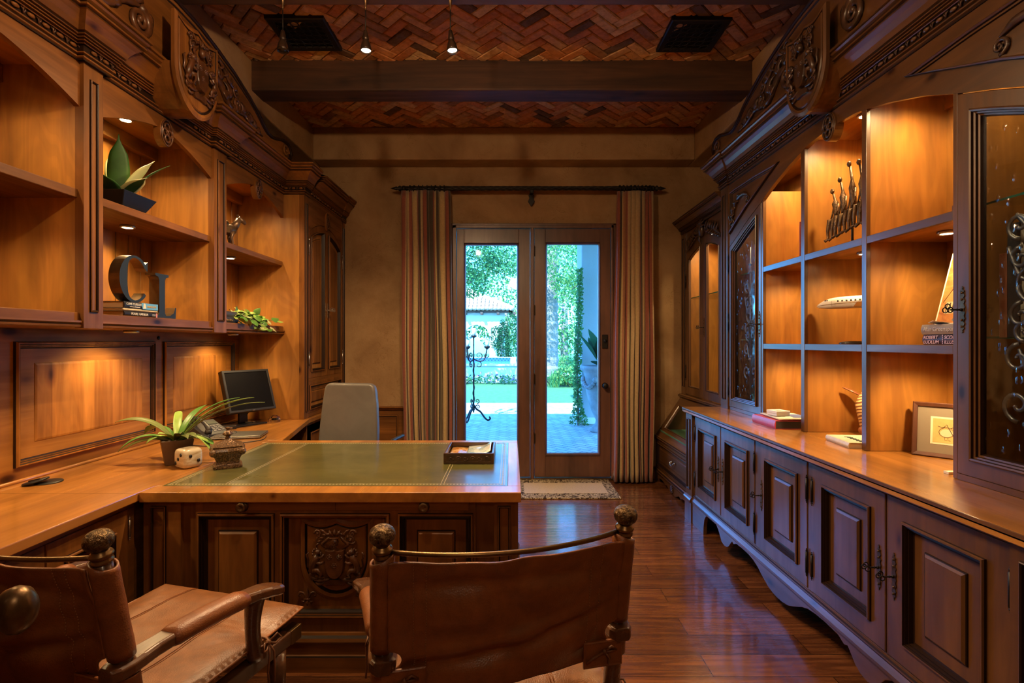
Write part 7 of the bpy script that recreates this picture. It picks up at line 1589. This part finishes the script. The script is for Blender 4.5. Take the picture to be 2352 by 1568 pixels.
# ================================================================== SMALL DOWNLIGHTS
M['puckglow'] = emission('puck_lens', (1, .74, .42), 38)
M['puckring'] = plain('puck_ring', (.55, .50, .42), .3, .8)
WARM = (1, .67, .30)
PK = 2.35
def puck(x, y, z, label, power=7.5, size=150, group='case downlights'):
    w = thing('shelf_downlight', label, 'downlight', (x, y, z), 0, group)
    MB().lathe([(.034, 0), (.036, -.003), (.036, -.010), (.032, -.013), (.027, -.013), (.026, -.008), (.001, -.008)], (0, 0, 0), 24).build('ring', M['puckring'], w)
    MB().lathe([(.001, -.0085), (.024, -.009), (.024, -.0115), (.001, -.0125)], (0, 0, 0), 20).build('lens', M['puckglow'], w)
    l = bpy.data.lights.new('downlight_beam', 'SPOT'); l.energy = power * PK; l.color = WARM; l.spot_size = R(size); l.spot_blend = .7; l.shadow_soft_size = .02
    lo = bpy.data.objects.new('downlight_beam', l); C.objects.link(lo); lo.location = (x, y, z - .016)
names = ['nearest the camera', 'with the potted agave', 'nearest the tall cupboard']
for i, (a, b) in enumerate(bays):
    y = (a + b) / 2 - .01; n_ = ['bay nearest the entry', 'middle bay', 'bay beside the tall cupboard'][i]
    puck(-2.06, y, 2.597, 'small round downlight under the top of the bookcase, in the %s' % n_, 9)
    puck(-2.05, y, 2.022, 'small round downlight under the bookcase middle shelf, in the %s' % n_, 8)
    puck(-2.03, y, 1.4615, 'small round downlight below the bookcase over the worktop, under the %s' % n_, 8)
for i, (a, b) in enumerate(bays_r):
    y = (a + b) / 2; n_ = ['row nearest the entry', 'middle row', 'row nearest the garden doors'][i]
    puck(1.87, y, 2.600, 'small round downlight under the hutch top, %s' % n_, 14)
    puck(1.87, y, 1.874, 'small round downlight under the upper hutch shelf, %s' % n_, 7)
    puck(1.87, y, 1.361, 'small round downlight under the lower hutch shelf, %s' % n_, 7)
puck(1.88, 3.68, 2.600, 'small round downlight inside the hutch behind the far glazed door', 7)
puck(1.88, 1.68, 2.600, 'small round downlight inside the hutch behind the near glazed door', 8)
puck(1.93, 4.36, 2.449, 'small round downlight inside the corner secretary, nearer the hutch', 16)
puck(1.93, 4.90, 2.449, 'small round downlight inside the corner secretary, nearer the end wall', 16)
# ================================================================== DAYLIGHT
sun = bpy.data.lights.new('sun', 'SUN'); sun.energy = 16; sun.color = (.58, .86, 1); sun.angle = R(.6)
so = bpy.data.objects.new('sun', sun); C.objects.link(so); so.rotation_euler = (R(48), 0, R(-22))
w = bpy.data.worlds.new('sky'); scene.world = w; w.use_nodes = True; nt = w.node_tree; nt.nodes.clear()
sky = nt.nodes.new('ShaderNodeTexSky'); sky.sky_type = 'NISHITA'; sky.sun_disc = False; sky.sun_elevation = R(45); sky.sun_rotation = R(160)
mx = nt.nodes.new('ShaderNodeMix'); mx.data_type = 'RGBA'; mx.blend_type = 'MULTIPLY'; mx.inputs[0].default_value = 1; mx.inputs[7].default_value = (.17, .72, 1.42, 1)
bg = nt.nodes.new('ShaderNodeBackground'); bg.inputs[1].default_value = 1.3; out = nt.nodes.new('ShaderNodeOutputWorld')
nt.links.new(sky.outputs[0], mx.inputs[6]); nt.links.new(mx.outputs[2], bg.inputs[0]); nt.links.new(bg.outputs[0], out.inputs[0])
# portal that guides sampling of the daylight through the doors
pl = bpy.data.lights.new('door_daylight', 'AREA'); pl.shape = 'RECTANGLE'; pl.size = 1.6; pl.size_y = 2.5; pl.cycles.is_portal = True
po = bpy.data.objects.new('door_daylight', pl); C.objects.link(po); po.location = (.23, 5.42, 1.3); po.rotation_euler = (R(-90), 0, 0)
# unseen fill light added behind the camera to lift the dark fronts
hl = bpy.data.lights.new('added_fill_lamp', 'POINT'); hl.energy = 20; hl.shadow_soft_size = .12; hl.color = (1, .72, .45)
ho = bpy.data.objects.new('added_fill_lamp', hl); C.objects.link(ho); ho.location = (.1, -.9, 2.7)
# ================================================================== CAMERA
cam = bpy.data.cameras.new('camera'); co = bpy.data.objects.new('camera', cam); C.objects.link(co)
cam.sensor_width = 36; cam.lens = 36 * F / 2352; cam.shift_x = (1176 - CX) / 2352; cam.shift_y = (CY - 784) / 2352
co.location = (0, 0, CH); co.rotation_euler = (R(90), 0, 0); cam.clip_start = .05; cam.clip_end = 300
scene.camera = co
vs = scene.view_settings; vs.view_transform = 'Standard'; vs.look = 'None'; vs.exposure = .38; vs.gamma = 1
cy = scene.cycles; cy.use_denoising = True; cy.use_adaptive_sampling = True; cy.adaptive_threshold = .04; cy.max_bounces = 7; cy.diffuse_bounces = 4; cy.glossy_bounces = 4; cy.transmission_bounces = 4; cy.transparent_max_bounces = 12
cy.sample_clamp_indirect = 4; cy.caustics_reflective = False; cy.caustics_refractive = False; cy.blur_glossy = .5
for ob in scene.objects:
    if '_w' in ob: del ob['_w']
